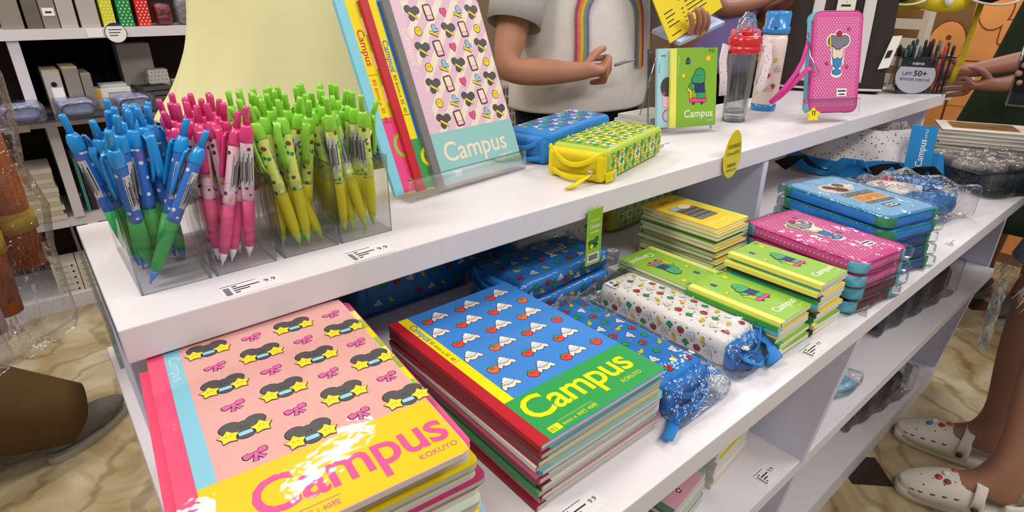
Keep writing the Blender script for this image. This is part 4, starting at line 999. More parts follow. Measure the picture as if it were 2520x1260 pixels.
mb = MB(PST); mb.tube([(-0.005,0.152,0.016),(-0.012,0.135,0.02),(-0.022,0.11,0.024),(-0.040,0.085,0.030),(-0.066,0.055,0.032),(-0.085,0.036,0.030),(-0.094,0.029,0.024),(-0.090,0.024,0.018),(-0.070,0.036,0.020),(-0.045,0.062,0.030),(-0.02,0.09,0.036),(0.002,0.098,0.034)], 0, 10, flat=(0.010,0.0022,(0.3,0.6,0.7))); wst_ = mb.build('wrist_strap', pc)
mb = MB(STEEL); mb.tube([(-0.004,0.15,0.017),(-0.006,0.12,0.026),(0.0,0.10,0.036),(0.012,0.085,0.034)], 0.0014, 6); mb.box((-0.002,0.098,0.036),(0.008,0.012,0.003)); mb.build('swivel_clasp', wst_)
mb = MB(mat('charm_yellow', '#f4e51e', 0.4, 0.4)); mb.prism(star(0.004,-0.004,0.0155,0.6), 0.030, 0.037); fr = Frame((0,0,0.0371),(1,0,0),(0,1,0)); shape(mb, fr, INK, rect(-0.0005,-0.006,0.0015,0.002), 1); shape(mb, fr, INK, rect(0.0045,-0.006,0.0065,0.002), 1); shape(mb, fr, INK, circ(0.0005,0.003,0.0016,n=8), 1); shape(mb, fr, INK, circ(0.0055,0.003,0.0016,n=8), 1); mb.build('star_charm', pc)
t = thing('book_stand', 'clear acrylic stand under the upright pink pencil case', 'stand'); stand_mat(t, R0 - Vector((0,0,0.006)), ya3, th3)
MB(ACRYL).box((0.059,0.0715,-0.0035),(0.125,0.148,0.002)).build('back_plate', t)
MB(ACRYL).box((0.059,-0.0025,0.013),(0.125,0.002,0.032)).build('ledge', t)
mb = MB(ACRYL); mb.box((0.059,0.016,0.0292),(0.125,0.036,0.002)); mb.m(ACRED); mb.box((0.059,0.0345,0.0292),(0.126,0.0016,0.0024)); mb.build('front_lip', t)
MB(ACRYL).box((0.059,0.04,-0.03),(0.125,0.002,0.052)).build('rear_leg', t)

# ---------------------------------------------------------------- black tote bag with white straps
BAGM = mat('bag_charcoal', '#37312f', 0.7, 0.2, var=0.15, vscale=30); BAGW = mat('bag_webbing', '#d9d4d3', 0.6, 0.2, bump=0.3, bscale=600)
t = thing('tote_bag', 'charcoal tote bag with two white straps at the far end of the top shelf', 'bag', (1.888, 0.785, TOPZ+0.001), math.radians(-62))
def tap(p): 
    k_ = 1.0 - 0.10*(p.z+0.15)/0.3; return Vector((p.x*k_, p.y*(1.25-0.5*(p.z+0.15)/0.3) + 0.004*math.sin(p.x*30), p.z))
MB(BAGM).rbox((0,0.0,0.15), (0.285,0.085,0.30), 0.02, fn=tap, n=8).build('body', t)
for x_ in (-0.072, 0.066):
    mb = MB(BAGW); P = []
    for i in range(12):
        z_ = 0.03+0.265*i/11; lz = z_-0.15; P.append((x_*(1.0-0.10*(lz+0.15)/0.3), -0.0425*(1.25-0.5*(lz+0.15)/0.3)-0.0035, z_))
    P += [(x_*0.9, -0.03, 0.34), (x_*0.6, -0.02, 0.42), (0, -0.02, 0.45)] if x_ < 0 else [(x_*0.9, -0.03, 0.34), (x_*0.6, -0.02, 0.42), (0, -0.02, 0.45)]
    mb.tube(P, 0, 8, flat=(0.030,0.002,(0,-1,0.15))); mb.build('webbing_strap', t)
mb = MB(BAGW); mb.tube([(-0.135,-0.052,0.012),(0,-0.056,0.009),(0.135,-0.052,0.012)], 0.0035, 8); mb.build('bottom_piping', t)
mb = MB(mat('bag_patch','#e2dccb',0.5)); fr = Frame((-0.022,-0.0490,0.222),(1,0,0.0),(0,0.16,1)); shape(mb, fr, mat('bag_patch','#e2dccb',0.5), rect(0,0,0.046,0.050), 3)
shape(mb, fr, INK, rect(0.007,0.033,0.040,0.038), 4); text(mb, fr, INK, 'x', 0.021, 0.021, 0.007, 4); shape(mb, fr, INK, rect(0.010,0.010,0.034,0.0155), 4); mb.build('maker_patch', t)
mb = MB(STARY); fr = Frame((-0.010,-0.0545,0.085),(1,0,0),(0,0.16,1)); 
outlined(mb, fr, CHAR, [circ(-0.012,0.05,0.013,0.012,10), circ(0.012,0.05,0.013,0.012,10), circ(0,0.042,0.015,0.013,12), rrect(-0.016,0.002,0.016,0.036,0.005,3)], 3, 0, 0, 1, 0, 0.0026, STARY); outlined(mb, fr, STARY, [star(-0.010,0.020,0.009,0.6), star(0.011,0.020,0.009,0.6)], 6, 0, 0, 1, 0, 0.0008, INK); mb.build('stitched_badge', t)
t2 = MB(WHITE); t2.add([(0,0,0),(0.026,0,0.006),(0.040,0.004,0.090),(0.018,0.004,0.088)], [(0,1,2,3)], False); t2.m(INK)
t2.add([(0.010,-0.0008,0.03),(0.022,-0.0008,0.033),(0.026,0.0005,0.052),(0.014,0.0005,0.05)], [(0,1,2,3)], False); o = t2.build('swing_tag', t, [('SOLIDIFY', dict(thickness=0.0008))], loc=(0.112,-0.064,0.07))

# ---------------------------------------------------------------- clear box of hair clips, round sign, hat, tape
t = thing('display_box', 'clear open box of small clips at the far end of the top shelf', 'display box', (2.04, 0.600, TOPZ+0.0005), math.radians(-40))
bw, bd, bh = 0.142, 0.072, 0.10
mb = MB(ACRYL)
for c_, d_ in (((0,-bd/2,bh/2),(bw,0.002,bh)),((0,bd/2,bh/2),(bw,0.002,bh)),((-bw/2,0,bh/2),(0.002,bd,bh)),((bw/2,0,bh/2),(0.002,bd,bh))): mb.box(c_, d_)
mb.m(ACRED)
for c_, d_ in (((0,-bd/2,bh),(bw,0.003,0.003)),((0,bd/2,bh),(bw,0.003,0.003)),((-bw/2,0,bh),(0.003,bd,0.003)),((bw/2,0,bh),(0.003,bd,0.003)),((0,0,0.0015),(bw,bd,0.003)),((0,0,bh/2),(0.0025,bd,bh))): mb.box(c_, d_)
mb.build('box_walls', t)
rnd = random.Random(8); cols_ = ['#23262e','#3a4a5c','#e0604a','#d8d4cc','#4c6b58','#1d2530','#9aa6a2','#c8483c','#6a7a74','#2c3340']
R_ = Matrix.Rotation(math.radians(-40), 3, 'Z'); k = 0
for i in range(11):
    for j in range(4):
        x_, y_ = -0.063+0.0126*i, -0.025+0.0165*j
        if abs(x_) < 0.004: x_ = 0.006
        p = R_ @ Vector((x_, y_, 0.0035)) + Vector((2.04, 0.600, TOPZ)); h_ = rnd.uniform(0.105, 0.145)
        c_ = rnd.choice(cols_ if i > 4 else cols_[:2]+cols_[3:7])
        o = MB(mat('stick_'+c_, c_, 0.35, 0.4)).lathe([(0.0026,0),(0.0026,h_*0.8),(0.0042,h_*0.84),(0.0042,h_),(0.002,h_+0.004)], n=8).build('hair_stick', loc=p)
        o.rotation_euler = (rnd.uniform(-0.06,0.06), rnd.uniform(-0.05,0.05), 0)
        tag(o, 'slim stick standing in the clear box behind the UPF 50+ sign', 'stick', 'sticks in the clear box')
sg = thing('round_sign', 'round pale grey sign reading UPF 50+ on the top shelf edge', 'sign', (1.905, 0.566, 0.974))
nrm = Vector((-1.905, -0.566, 0.15)).normalized(); uu = Vector((0,0,1)).cross(nrm).normalized(); vv = nrm.cross(uu)
fr = Frame(Vector((0,0,0)), uu, vv); fr.lay = 0.0003
mb = MB(mat('sign_grey', '#aeb0bb', 0.45, 0.3))
disc = circ(0,0,0.047,n=36); mb.add([fr.at(x,y,0) for x,y in disc]+[fr.at(x,y,-8) for x,y in disc], [tuple(range(36)), tuple(range(71,35,-1))]+[(i,36+i,36+(i+1)%36,(i+1)%36) for i in range(36)], False)
SGN = mat('sign_navy', '#26262f', 0.4, 0.3); top = clip_poly(circ(0,0,0.0462,n=36), -1, 0.024, 1, 1); shape(mb, fr, SGN, top, 1)
for i in range(36):
    q0, q1 = 2*math.pi*i/36, 2*math.pi*(i+1)/36; shape(mb, fr, SGN, [(0.047*math.cos(q0),0.047*math.sin(q0)),(0.047*math.cos(q1),0.047*math.sin(q1)),(0.0457*math.cos(q1),0.0457*math.sin(q1)),(0.0457*math.cos(q0),0.0457*math.sin(q0))], 2)
text(mb, fr, WHITE, '抗菌防臭', 0, 0.030, 0.007, 2, center=True); text(mb, fr, SGN, 'UPF', -0.031, 0.001, 0.014, 1); text(mb, fr, SGN, '50+', -0.005, 0.001, 0.020, 1, bold=0.02); text(mb, fr, SGN, '遮热防晒 抗紫外线', 0, -0.012, 0.0085, 1, center=True)
mb.build('sign_disc', sg); MB(ACRYL).box((0.0,0.0,-0.0530), (0.012,0.012,0.012)).build('clip_foot', sg)
dt = thing('teardrop_sign', 'yellow teardrop sign stuck to the front edge of the top shelf', 'sign', (0.9475, 0.5285, 0.905))
mb = MB(mat('drop_sign_yellow', '#e3d20c', 0.35, 0.4, coat=0.3)); pts = []
for i in range(30):
    a_ = 2*math.pi*i/30; r_ = 0.027*(1.0 if math.sin(a_) > 0 else 1.0); pts.append((0.0275*math.cos(a_)*(1-0.10*math.sin(a_)), 0.043*math.sin(a_)))
mb.add([(x, 0.001*math.cos(y*30)-0.0006, y+0.012) for x, y in pts] + [(x, 0.0012, y+0.012) for x, y in pts], [tuple(range(29,-1,-1)), tuple(range(30,60))] + [(i,(i+1)%30,30+(i+1)%30,30+i) for i in range(30)], False)
fr = Frame((0,-0.0002,0.012),(1,0,0),(0,0,1)); fr.lay = 0.0003
text(mb, fr, INK, '活动对象商品', 0, 0.012, 0.0085, 2, width=0.040, center=True); text(mb, fr, INK, '(Campus系列)', 0, 0.000, 0.0075, 2, width=0.040, center=True); text(mb, fr, INK, 'KOKUYO', 0, -0.022, 0.008, 2, width=0.026, center=True, bold=0.02); text(mb, fr, INK, '国誉商业(上海)', 0, -0.030, 0.005, 2, width=0.03, center=True)
mb.build('sign_face', dt)
def pricecard(label, x, y, z, w, d, rz=0, tilt=0, lines=True, group='price labels of the display unit'):
    t = thing('price_label', label, 'label', (x, y, z), (tilt, 0, rz), group=group)
    mb = MB(mat('label_paper', '#e9e6e6', 0.4, 0.3)); mb.box((0,0,0.0003), (w,d,0.0006)); fr = Frame((-w/2,-d/2,0.0007), (1,0,0), (0,1,0))
    shape(mb, fr, INK, rect(w*0.03,d*0.86,w*0.62,d*0.89), 1)
    for j in range(4): shape(mb, fr, INK, rect(w*0.20,d*(0.18+0.17*j),w*(0.28+0.18*((j*7) % 3)),d*(0.25+0.17*j)), 1)
    for j in range(7): shape(mb, fr, INK, rect(w*0.05,d*(0.12+0.09*j),w*0.15,d*(0.12+0.09*j+0.05)), 1)
    text(mb, fr, INK, '9.9', w*0.72, d*0.42, d*0.34, 1)
    mb.build('card', t); return t
pricecard('white price label on the top shelf edge below the pink pens', 0.127, 0.549, TOPZ, 0.056, 0.028, 0.0)
pricecard('white price label on the top shelf edge below the green pens', 0.252, 0.549, TOPZ, 0.050, 0.030, 0.0)
pricecard('white price label on the top shelf to the right of the yellow pouch', 0.915, 0.655, TOPZ, 0.055, 0.03, 0.1)
for i in range(3):
    o = MB(PAGESG).box((1.035+0.008*i, 0.80-0.004*i, TOPZ+0.006+0.0085*i), (0.12,0.085,0.008), 0.12-0.05*i).build('card_pack')
    tag(o, ('lowest','middle','topmost')[i] + ' white card pack stacked behind the small green notebook', 'card pack', 'white card packs')
# ---------------------------------------------------------------- notebook stacks on the lower shelf
def pr_pinkbear(mb, fr, w, l):
    sp = 0.0125; yb = l-0.2035
    BG = mat('print_bear_pink', '#dca29a', 0.45, 0.22, coat=1.0, bump=0.12, bscale=55); ST = mat('print_strip_blue', '#7fbfd0', 0.45, 0.22, coat=1.0, bump=0.12, bscale=55); YB = mat('print_band_yellow', '#dcc010', 0.45, 0.22, coat=1.0, bump=0.12, bscale=55)
    shape(mb, fr, ST, rect(sp, yb, 0.0250, l-0.0008), 1); shape(mb, fr, BG, rect(0.0250, yb, w-0.0008, l-0.0008), 1)
    shape(mb, fr, YB, rect(sp, 0.0008, w-0.0008, yb), 1)
    text(mb, fr, mat('print_strip_pale','#a9d6dd',0.4), 'Campus', sp+0.003, l-0.025, 0.0125, 2, -math.pi/2, bold=0.01)
    for j in range(6):
        for i in range(4):
            x, y = 0.0470+0.0378*i + 0.001*j, l-0.0275-0.0325*j
            if y < yb+0.008: continue
            if (i+j) % 2 == 0: m_bear(mb, fr, x, y, 0.0112)
            else: m_bow(mb, fr, x, y, 0.0085, 0.25)
    m_ = mat('print_logo_pink', '#d4508c', 0.45, 0.22, coat=1.0, bump=0.12, bscale=55)
    text(mb, fr, m_, 'Campus', 0.0395, l-0.2510, 0.0475, 2, width=0.134, bold=0.014, space=0.95)
    text(mb, fr, m_, 'KOKUYO', 0.1445, l-0.2615, 0.0075, 2, width=0.029)
    text(mb, fr, m_, 'B5  6mm x 26行 | 40枚', 0.030, l-0.2660, 0.006, 2)
    shape(mb, fr, m_, rect(0.030, l-0.2585, 0.088, l-0.2580), 2)
def pr_berryblue(mb, fr, w, l):
    sp = 0.0125; yb = l-0.2015
    BG = mat('print_berry_blue', '#3f83cf', 0.45, 0.22, coat=0.35); GB = mat('print_band_green', '#2f9a4c', 0.45, 0.22, coat=0.35)
    shape(mb, fr, YEL, rect(sp, yb, 0.0252, l-0.0008), 1); shape(mb, fr, BG, rect(0.0252, yb, w-0.0008, l-0.0008), 1); shape(mb, fr, GB, rect(sp, 0.0008, w-0.0008, yb), 1)
    text(mb, fr, BLUE, 'Campus', sp+0.0030, l-0.020, 0.0125, 2, -math.pi/2, bold=0.01); shape(mb, fr, BLUE, rect(sp+0.001,l-0.0605,sp+0.0115,l-0.0598), 2)
    text(mb, fr, INK, 'B5 6mm x 30  40', sp+0.0035, l-0.0640, 0.0068, 2, -math.pi/2); shape(mb, fr, BLUE, rect(sp+0.001,l-0.1145,sp+0.0115,l-0.1138), 2)
    O = mat('print_orange_berry', '#ef6a34', 0.4)
    for j in range(6):
        for i in range(5):
            x, y = 0.0400 + 0.0475*i - (0.0200 if j % 2 else 0), l-0.0235-0.0318*j
            if x > w-0.012: continue
            if x > 0.032: m_berry(mb, fr, x, y, 0.0072, 0.1, O if (i+j) % 5 == 4 else None)
            if x+0.0175 < w-0.010 and y > yb+0.006: m_cream(mb, fr, x+0.0175, y+0.0035, 0.0092, 0.0)
    text(mb, fr, YEL, 'Campus', 0.0190, l-0.2400, 0.0475, 2, width=0.142, bold=0.014, space=0.95)
    text(mb, fr, YEL, 'KOKUYO', 0.1270, l-0.2530, 0.0075, 2, width=0.029)
    shape(mb, fr, YEL, rrect(0.020, l-0.2615, 0.0335, l-0.2530, 0.001, 2), 2); text(mb, fr, GB, 'B5', 0.0215, l-0.2600, 0.0072, 3); text(mb, fr, YEL, '6mm x 30行 40枚', 0.036, l-0.2600, 0.0062, 2); shape(mb, fr, YEL, rect(0.036, l-0.2525, 0.080, l-0.2521), 2)
def place(o, x, y, z, deg): o.location = (x, y, z); o.rotation_euler = (0, 0, math.radians(deg))
def rot_origin(TL, l, deg):
    a_ = math.radians(deg); return TL[0] + math.sin(a_)*l, TL[1] - math.cos(a_)*l
PT = 0.00495
rnd = random.Random(12)
NB1L = 0.272
x_, y_ = rot_origin((0.0282, 0.5500), NB1L, -5.1)
o = notebook('top notebook of the near stack, pink with grey bears, bows and a yellow foot band', 'notebook', 0.178, NB1L, PT, '#e8496f', '#efb3b4', 'stack of large notebooks at the shelf corner', pr_pinkbear, wrapped=True); place(o, x_, y_, 0.8790-PT, -5.1)
STK1 = [('#e8496f','#efb3b4',-0.004,0.001,-4.9,'pink spined'),('#e8496f','#d3557f',0.0135,0.010,-5.3,'pink covered'),('#d8d4cc','#cfcabf',0.010,0.006,-5.2,'grey covered'),('#d8d4cc','#d9c414',0.0125,0.000,-5.0,'yellow covered'),('#2f8f4a','#3f9a58',0.0135,0.003,-5.2,'green covered'),('#d8d4cc','#cfcabf',0.012,0.001,-4.8,'pale grey'),('#c8325e','#a83460',0.017,-0.002,-5.4,'maroon covered'),('#e8496f','#c9496f',0.015,0.000,-5.0,'rose covered')]
cols1 = [('#d8d4cc','#cfcabf','grey covered'),('#8a2f4e','#a23a58','plum covered'),('#79b8c2','#9cc9cf','teal covered'),('#e6d326','#f0dc2c','yellow covered'),('#e8496f','#efb3b4','pink covered'),('#4c9c58','#cfd9c4','pale green covered')]
z = 0.8790-PT
for i in range(27):
    z -= PT
    if i < len(STK1): sp_, cv, dx, dy, dg, nm = STK1[i]
    else:
        sp_, cv, nm = cols1[(i*5 + i//4) % len(cols1)]; dx, dy, dg = 0.013+rnd.uniform(-0.004,0.004), -0.002+rnd.uniform(-0.004,0.004), -5.2+rnd.uniform(-0.8,0.8)
    o = notebook('%s notebook, %s from the top of the near stack' % (nm, ORD[i+1] if i+1 < len(ORD) else str(i+2)), 'notebook', 0.178, NB1L-(0.030 if i == 0 else 0.006), PT-0.0001, sp_, cv, 'stack of large notebooks at the shelf corner', pages=PAGESG if i % 3 == 0 else PAGES)
    place(o, x_+dx-0.002, y_+dy+0.004, z, dg)
    if i == 1:
        mb = MB(LIME); fr = Frame((0,0,PT),(1,0,0),(0,1,0)); LG = mat('print_leaf','#9cc03c',0.4)
        for q in range(8): shape(mb, fr, (LG, YEL, LG, PALEY)[q % 4], rect(0.150, 0.078+0.0205*q, 0.1770, 0.078+0.0205*(q+1)), 1)
        mb.build('check_print', o)
# second stack ------------------------------------------------------
NB2L = 0.266; T2 = 0.00495
x2, y2 = 0.2690, 0.5523-NB2L
o = notebook('top notebook of the second stack, blue with strawberries and a green foot band', 'notebook', 0.180, NB2L, T2, '#b3202c', '#3f83cf', 'second stack of large notebooks', pr_berryblue); place(o, x2, y2, 0.815-T2, 0.3)
cols2 = [('#55504e','#b9b6ae','grey spined'),('#8e2330','#5f97a2','red spined with a teal cover'),('#5b5654','#55524f','charcoal'),('#9c2836','#d4cf58','red spined'),('#cfcac2','#d2c83e','white spined with a yellow cover'),('#69a7ae','#7fb7ba','teal'),('#d06a86','#e3a5b4','rose'),('#a52c4c','#c9c4bb','crimson spined'),('#5a5552','#bdb9b1','dark grey'),('#7d2a3c','#d8d4c9','maroon spined'),('#4a8f5a','#5fa06a','green'),('#8b3b52','#b6788c','plum'),('#b8b4ad','#cfcbc3','pale grey'),('#8e2330','#c4bfb4','dark red spined')]
for i in range(14):
    z = 0.815 - T2*(i+2); sp_, cv, nm = cols2[i]
    o = notebook('%s notebook, %s from the top of the strawberry stack' % (nm, ORD[i+1]), 'notebook', 0.179, NB2L-0.003, T2-0.0001, sp_, cv, 'second stack of large notebooks', pages=PAGESG if i % 3 == 1 else PAGES)
    k_ = max(0, i-3)
    place(o, x2+(0.0+rnd.uniform(-0.003,0.004) if i else 0.002)-0.0*i, y2+rnd.uniform(-0.003,0.003)+0.002, z, 0.3+rnd.uniform(-0.6,0.6))

# ---------------------------------------------------------------- small pads
PADC = ['#efe96a','#4a4f55','#3f9d3c','#57b0c4']
def pad(label, w, l, t_, spine, cover, printer=None, group='small pads on the lower shelf'):
    return notebook(label, 'pad', w, l, t_, spine, cover, group, printer, tape=0.0105, r=0.001, pages=mat('pad_pages', '#e9e6da', 0.7, 0.2))
def pr_padg(mb, fr, w, l): pr_dino(mb, fr, w, l, 0.0105)
def pr_pady(mb, fr, w, l):
    YY = mat('print_pad_yellow', '#efc92c', 0.4, 0.3); GY = mat('print_book_grey', '#6f7065', 0.45)
    shape(mb, fr, YY, rect(0.0105, 0.0005, w-0.0008, l-0.0005), 1)
    outlined(mb, fr, GY, [rrect(w*0.26,l*0.38,w*0.80,l*0.72,0.003,2)], 1, 0, 0, 1, 0, 0.0006)
    for q in range(3): shape(mb, fr, INK, rect(w*0.28,l*(0.44+0.09*q),w*0.78,l*(0.455+0.09*q)), 3)
    outlined(mb, fr, CREAM, [circ(w*0.45,l*0.34,0.014,0.010,12)], 3, 0, 0, 1, 0, 0.0006); outlined(mb, fr, SKYB, [rrect(w*0.62,l*0.28,w*0.82,l*0.38,0.002,2)], 3, 0, 0, 1, 0, 0.0006)
    text(mb, fr, PALEY, 'Campus', w*0.30, l*0.83, 0.0185, 2, width=w*0.6, bold=0.008); text(mb, fr, BROWN, 'lunch', w*0.42, l*0.09, 0.013, 2, bold=0.01)
def padstack(nm, x, y, ztop, zbot, w, l, deg, topprint, topcov, topspine, seed, t_=0.0062, flip=False, jit=0.003):
    r_ = random.Random(seed); z = ztop; i = 0
    while z - t_ >= zbot - 1e-6:
        z -= t_
        cv = topcov if i == 0 else ('#89b836', '#cfd95a', '#89b836', '#f0c93a')[(i*3+seed) % 4]
        spn = topspine if i == 0 else PADC[(i+seed) % 4]
        lab = ('topmost pad of %s' % nm) if i == 0 else '%s pad from the top of %s' % (ORD[i], nm)
        o = pad(lab, w, l, t_-0.0001, spn, cv, topprint if i == 0 else None)
        dx, dy = (0, 0) if i == 0 else (r_.uniform(-jit, jit), r_.uniform(-jit, jit)); dg = deg + (0 if i == 0 else r_.uniform(-1.5, 1.5))
        if flip:
            a_ = math.radians(dg); place(o, x + dx + math.cos(a_)*w - math.sin(a_)*l, y + dy + math.sin(a_)*w + math.cos(a_)*l, z, dg+180)
        else: place(o, x+dx, y+dy, z, dg)
        i += 1
padstack('the green pad stack nearest the white pouch', 0.6645, 0.2700, 0.7956, LOWZ, 0.081, 0.137, 0.0, pr_padg, '#89b836', '#efe96a', 1)
padstack('the green pad stack beside the pink cases', 0.7565, 0.2660, 0.8206, LOWZ, 0.076, 0.140, -1.0, pr_padg, '#89b836', '#efe96a', 2)
padstack('the upside down green stack behind the white pouch', 0.6690, 0.4120, 0.7894, LOWZ, 0.084, 0.128, 0.0, pr_padg, '#89b836', '#d9e27a', 3, flip=True)
padstack('the yellow topped pad stack under the top shelf', 0.7880, 0.4460, 0.8392, LOWZ, 0.092, 0.148, 0.0, pr_pady, '#efc92c', '#cfd95a', 4, flip=True, jit=0.006)

# ---------------------------------------------------------------- pouches in film on the lower shelf
FABW = mat('white_canvas', '#ece8e4', 0.55, 0.3, bump=0.2, bscale=500)
def wrapfilm(t, L_, W_, H_, seed=1, grow=0.006, tail=0.05, z0=0.001):
    """loose clear bag round a pouch with crinkled ends"""
    r_ = random.Random(seed); ph = [r_.uniform(0,6) for _ in range(6)]
    def f(p):
        e = max(0, abs(p.x)-L_/2)/max(tail, 1e-3); fl_ = 1-0.8*min(1, e)
        q = Vector((p.x, p.y*(1+0.08*math.sin(p.x*55+ph[0])*min(1,e*2)), p.z*fl_ - (H_/2)*0.7*min(1,e)*(1 if e > 0 else 0)))
        nn = (0.0010+0.003*min(1,e*2))*(math.sin(p.x*90+ph[1]+p.y*70) + 0.8*math.sin(p.y*130+ph[2]+p.z*60) + math.sin(p.x*47-p.y*61+ph[3]))*0.8
        if p.z > -H_*0.3: q.z += abs(nn)*1.3
        q.y += nn*0.6*(1 if p.y > 0 else -1)*min(1, abs(p.y)/(W_/2)); return q
    mb = MB(FILM); mb.rbox((L_/2, W_/2, H_/2+z0), (L_+2*tail, W_+2*grow, H_+grow), 0.012, k=3, n=14, fn=f)
    mb.m(CRINK)
    for q, fc in enumerate(mb.f):
        cx_ = sum(mb.v[i].x for i in fc)/len(fc)
        if cx_ < 0.0 or cx_ > L_: mb.fm[q] = mb.cur; mb.sm[q] = False
    low = min(p.z for p in mb.v)
    for p in mb.v: p.z = max(p.z, 0.0006)
    return mb.build('film_bag', t)
wp = boxpouch('white fruit printed pouch with blue zip ends, wrapped in film', (0.664, 0.300, LOWZ+0.001), math.radians(90), 0.212, 0.070, 0.042, FABW, BCL, BCD, pr_fruit(WHITE, 7, 0.0172, 0.0054, RED), tab=False)
mb = MB(BCL); mb.tube([(-0.008,0.055,0.030),(-0.022,0.058,0.024),(-0.028,0.046,0.014),(-0.022,0.030,0.010),(-0.012,0.026,0.02)], 0, 10, flat=(0.020,0.003,(0,0,1))); mb.build('carry_tab', wp)
mb = MB(STEEL); mb.prism(circ(-0.010+0.0,0.026,0.0,n=3), 0, 0.0001) if False else mb.lathe([(0.003,0),(0.0062,0.0006),(0.0062,0.0018),(0.003,0.0024)], (-0.0160,0.054,0.0335), 14); mb.build('eyelet', wp)
mb = MB(BCL); mb.tube([(-0.006,0.012,0.034),(-0.02,0.004,0.026),(-0.034,0.006,0.012),(-0.030,0.02,0.006)], 0, 10, flat=(0.018,0.003,(0,0,1))); mb.build('pull_loop', wp)
wrapfilm(wp, 0.212, 0.070, 0.042, 3, 0.008, 0.030)
bp2 = boxpouch('blue fruit printed pouch lying between the strawberry notebook and the white pouch', (0.548, 0.300, LOWZ+0.001), math.radians(90), 0.205, 0.088, 0.038, BCL, BCL, BCD, pr_fruit(WHITE, 9, 0.020, 0.0058), tab=False)
mb = MB(BCL); mb.tube([(0.0,0.020,0.030),(-0.010,0.006,0.026),(-0.012,-0.012,0.018),(-0.006,-0.022,0.012),(0.006,-0.014,0.008),(-0.014,0.02,0.006),(-0.018,0.050,0.006),(-0.022,0.085,0.006),(-0.030,0.100,0.007),(-0.036,0.118,0.006)], 0, 10, flat=(0.013,0.0025,(0.2,0,1))); mb.build('wrist_strap', bp2)
wrapfilm(bp2, 0.205, 0.088, 0.038, 5, 0.006, 0.036)
bp3 = boxpouch('dark blue fruit printed pouch in film lying in shade behind the two notebook stacks', (0.312, 0.705, LOWZ+0.001), 0.0, 0.205, 0.09, 0.062, BCL, BCL, BCD, pr_fruit(WHITE, 2, 0.024, 0.0058), tab=False); wrapfilm(bp3, 0.205, 0.09, 0.062, 8, 0.008, 0.03)
bp4 = boxpouch('upper blue pouch in film under the green swing tag', (0.470, 0.545, LOWZ+0.033), math.radians(3), 0.195, 0.10, 0.030, BCL, BCL, BCD, pr_fruit(WHITE, 6, 0.024, 0.006), tab=False)
mb = MB(WHITE); fr = Frame((0.10,0.045,0.0345),(1,0,0.0),(0,1,0)); shape(mb, fr, WHITE, rect(0,0,0.042,0.010), 2)
for q in range(12): shape(mb, fr, INK, rect(0.003+0.003*q,0.0015,0.0042+0.003*q+0.001*(q % 2),0.0085), 3)
for q in range(3): shape(mb, fr, SKYB, rect(0.0,0.014+0.006*q,0.028-0.004*q,0.017+0.006*q), 3)
mb.build('barcode_sticker', bp4); wrapfilm(bp4, 0.195, 0.10, 0.030, 9, 0.005, 0.02)
bp5 = boxpouch('lower blue pouch in film under the green swing tag', (0.470, 0.545, LOWZ+0.001), math.radians(1), 0.195, 0.10, 0.029, BCL, BCL, BCD, pr_fruit(WHITE, 16, 0.024, 0.006), tab=False); wrapfilm(bp5, 0.195, 0.10, 0.029, 12, 0.005, 0.02)
wp2 = boxpouch('white spotted pouch with a blue zip at the back of the lower shelf', (0.585, 0.690, LOWZ+0.001), math.radians(4), 0.215, 0.09, 0.048, FABW, BCL, BCD, pr_fruit(WHITE, 17, 0.019, 0.005, INK), tab=False); wrapfilm(wp2, 0.215, 0.09, 0.048, 14, 0.006, 0.02)
wp3 = boxpouch('white fruit pouch lying on the spotted one at the back of the lower shelf', (0.590, 0.695, LOWZ+0.056), math.radians(5), 0.215, 0.085, 0.046, FABW, BCL, BCD, pr_fruit(WHITE, 18, 0.019, 0.0058, INK), tab=False)
gp2 = boxpouch('yellow and green checked pouch in film at the back of the lower shelf', (0.850, 0.700, LOWZ+0.001), math.radians(4), 0.205, 0.10, 0.070, mat('lime_canvas', '#b6d04a', 0.5, 0.3), YCL, YCD, pr_avo, tab=False); wrapfilm(gp2, 0.205, 0.10, 0.070, 15, 0.007, 0.02)
# green swing tag hanging from the top shelf front
t = thing('swing_tag', 'green swing tag with a barcode hanging below the front edge of the top shelf', 'swing tag', (0.5785, 0.5285, 0.808))
mb = MB(mat('tag_green', '#8cb92c', 0.4, 0.3)); mb.box((0.0155,0,0.0435), (0.031,0.0012,0.087)); fr = Frame((0,-0.0008,0),(1,0,0),(0,0,1)); fr.lay = 0.00025
TGP = mat('tag_pale', '#cfe08c', 0.4)
for a_, b_ in ((rect(0,0,0.031,0.0008),0),(rect(0,0.0862,0.031,0.087),0),(rect(0,0,0.0008,0.087),0),(rect(0.0302,0,0.031,0.087),0)): shape(mb, fr, TGP, a_, 1)
text(mb, fr, WHITE, 'Campus', 0.005, 0.058, 0.0085, 1, width=0.021, bold=0.01); shape(mb, fr, TGP, rect(0.005,0.069,0.026,0.0705), 1); shape(mb, fr, TGP, rect(0.005,0.050,0.025,0.052), 1)
m_bow(mb, fr, 0.0155, 0.036, 0.010, 0.3, DGREEN); m_broc(mb, fr, 0.020, 0.030, 0.005); outlined(mb, fr, YEL, [circ(0.010,0.030,0.0035,n=8)], 3, 0, 0, 1, 0, 0.0004)
shape(mb, fr, WHITE, rect(0.0035,0.004,0.0275,0.018), 1)
for q in range(10): shape(mb, fr, INK, rect(0.0055+0.002*q,0.0065,0.0065+0.002*q+0.0005*(q % 2),0.016), 2)
mb.build('card', t); MB(WHITE).tube([(0.0155,0.0,0.085),(0.016,0.0035,0.0885),(0.0165,0.006,0.087)], 0.0006, 5).build('loop', t)

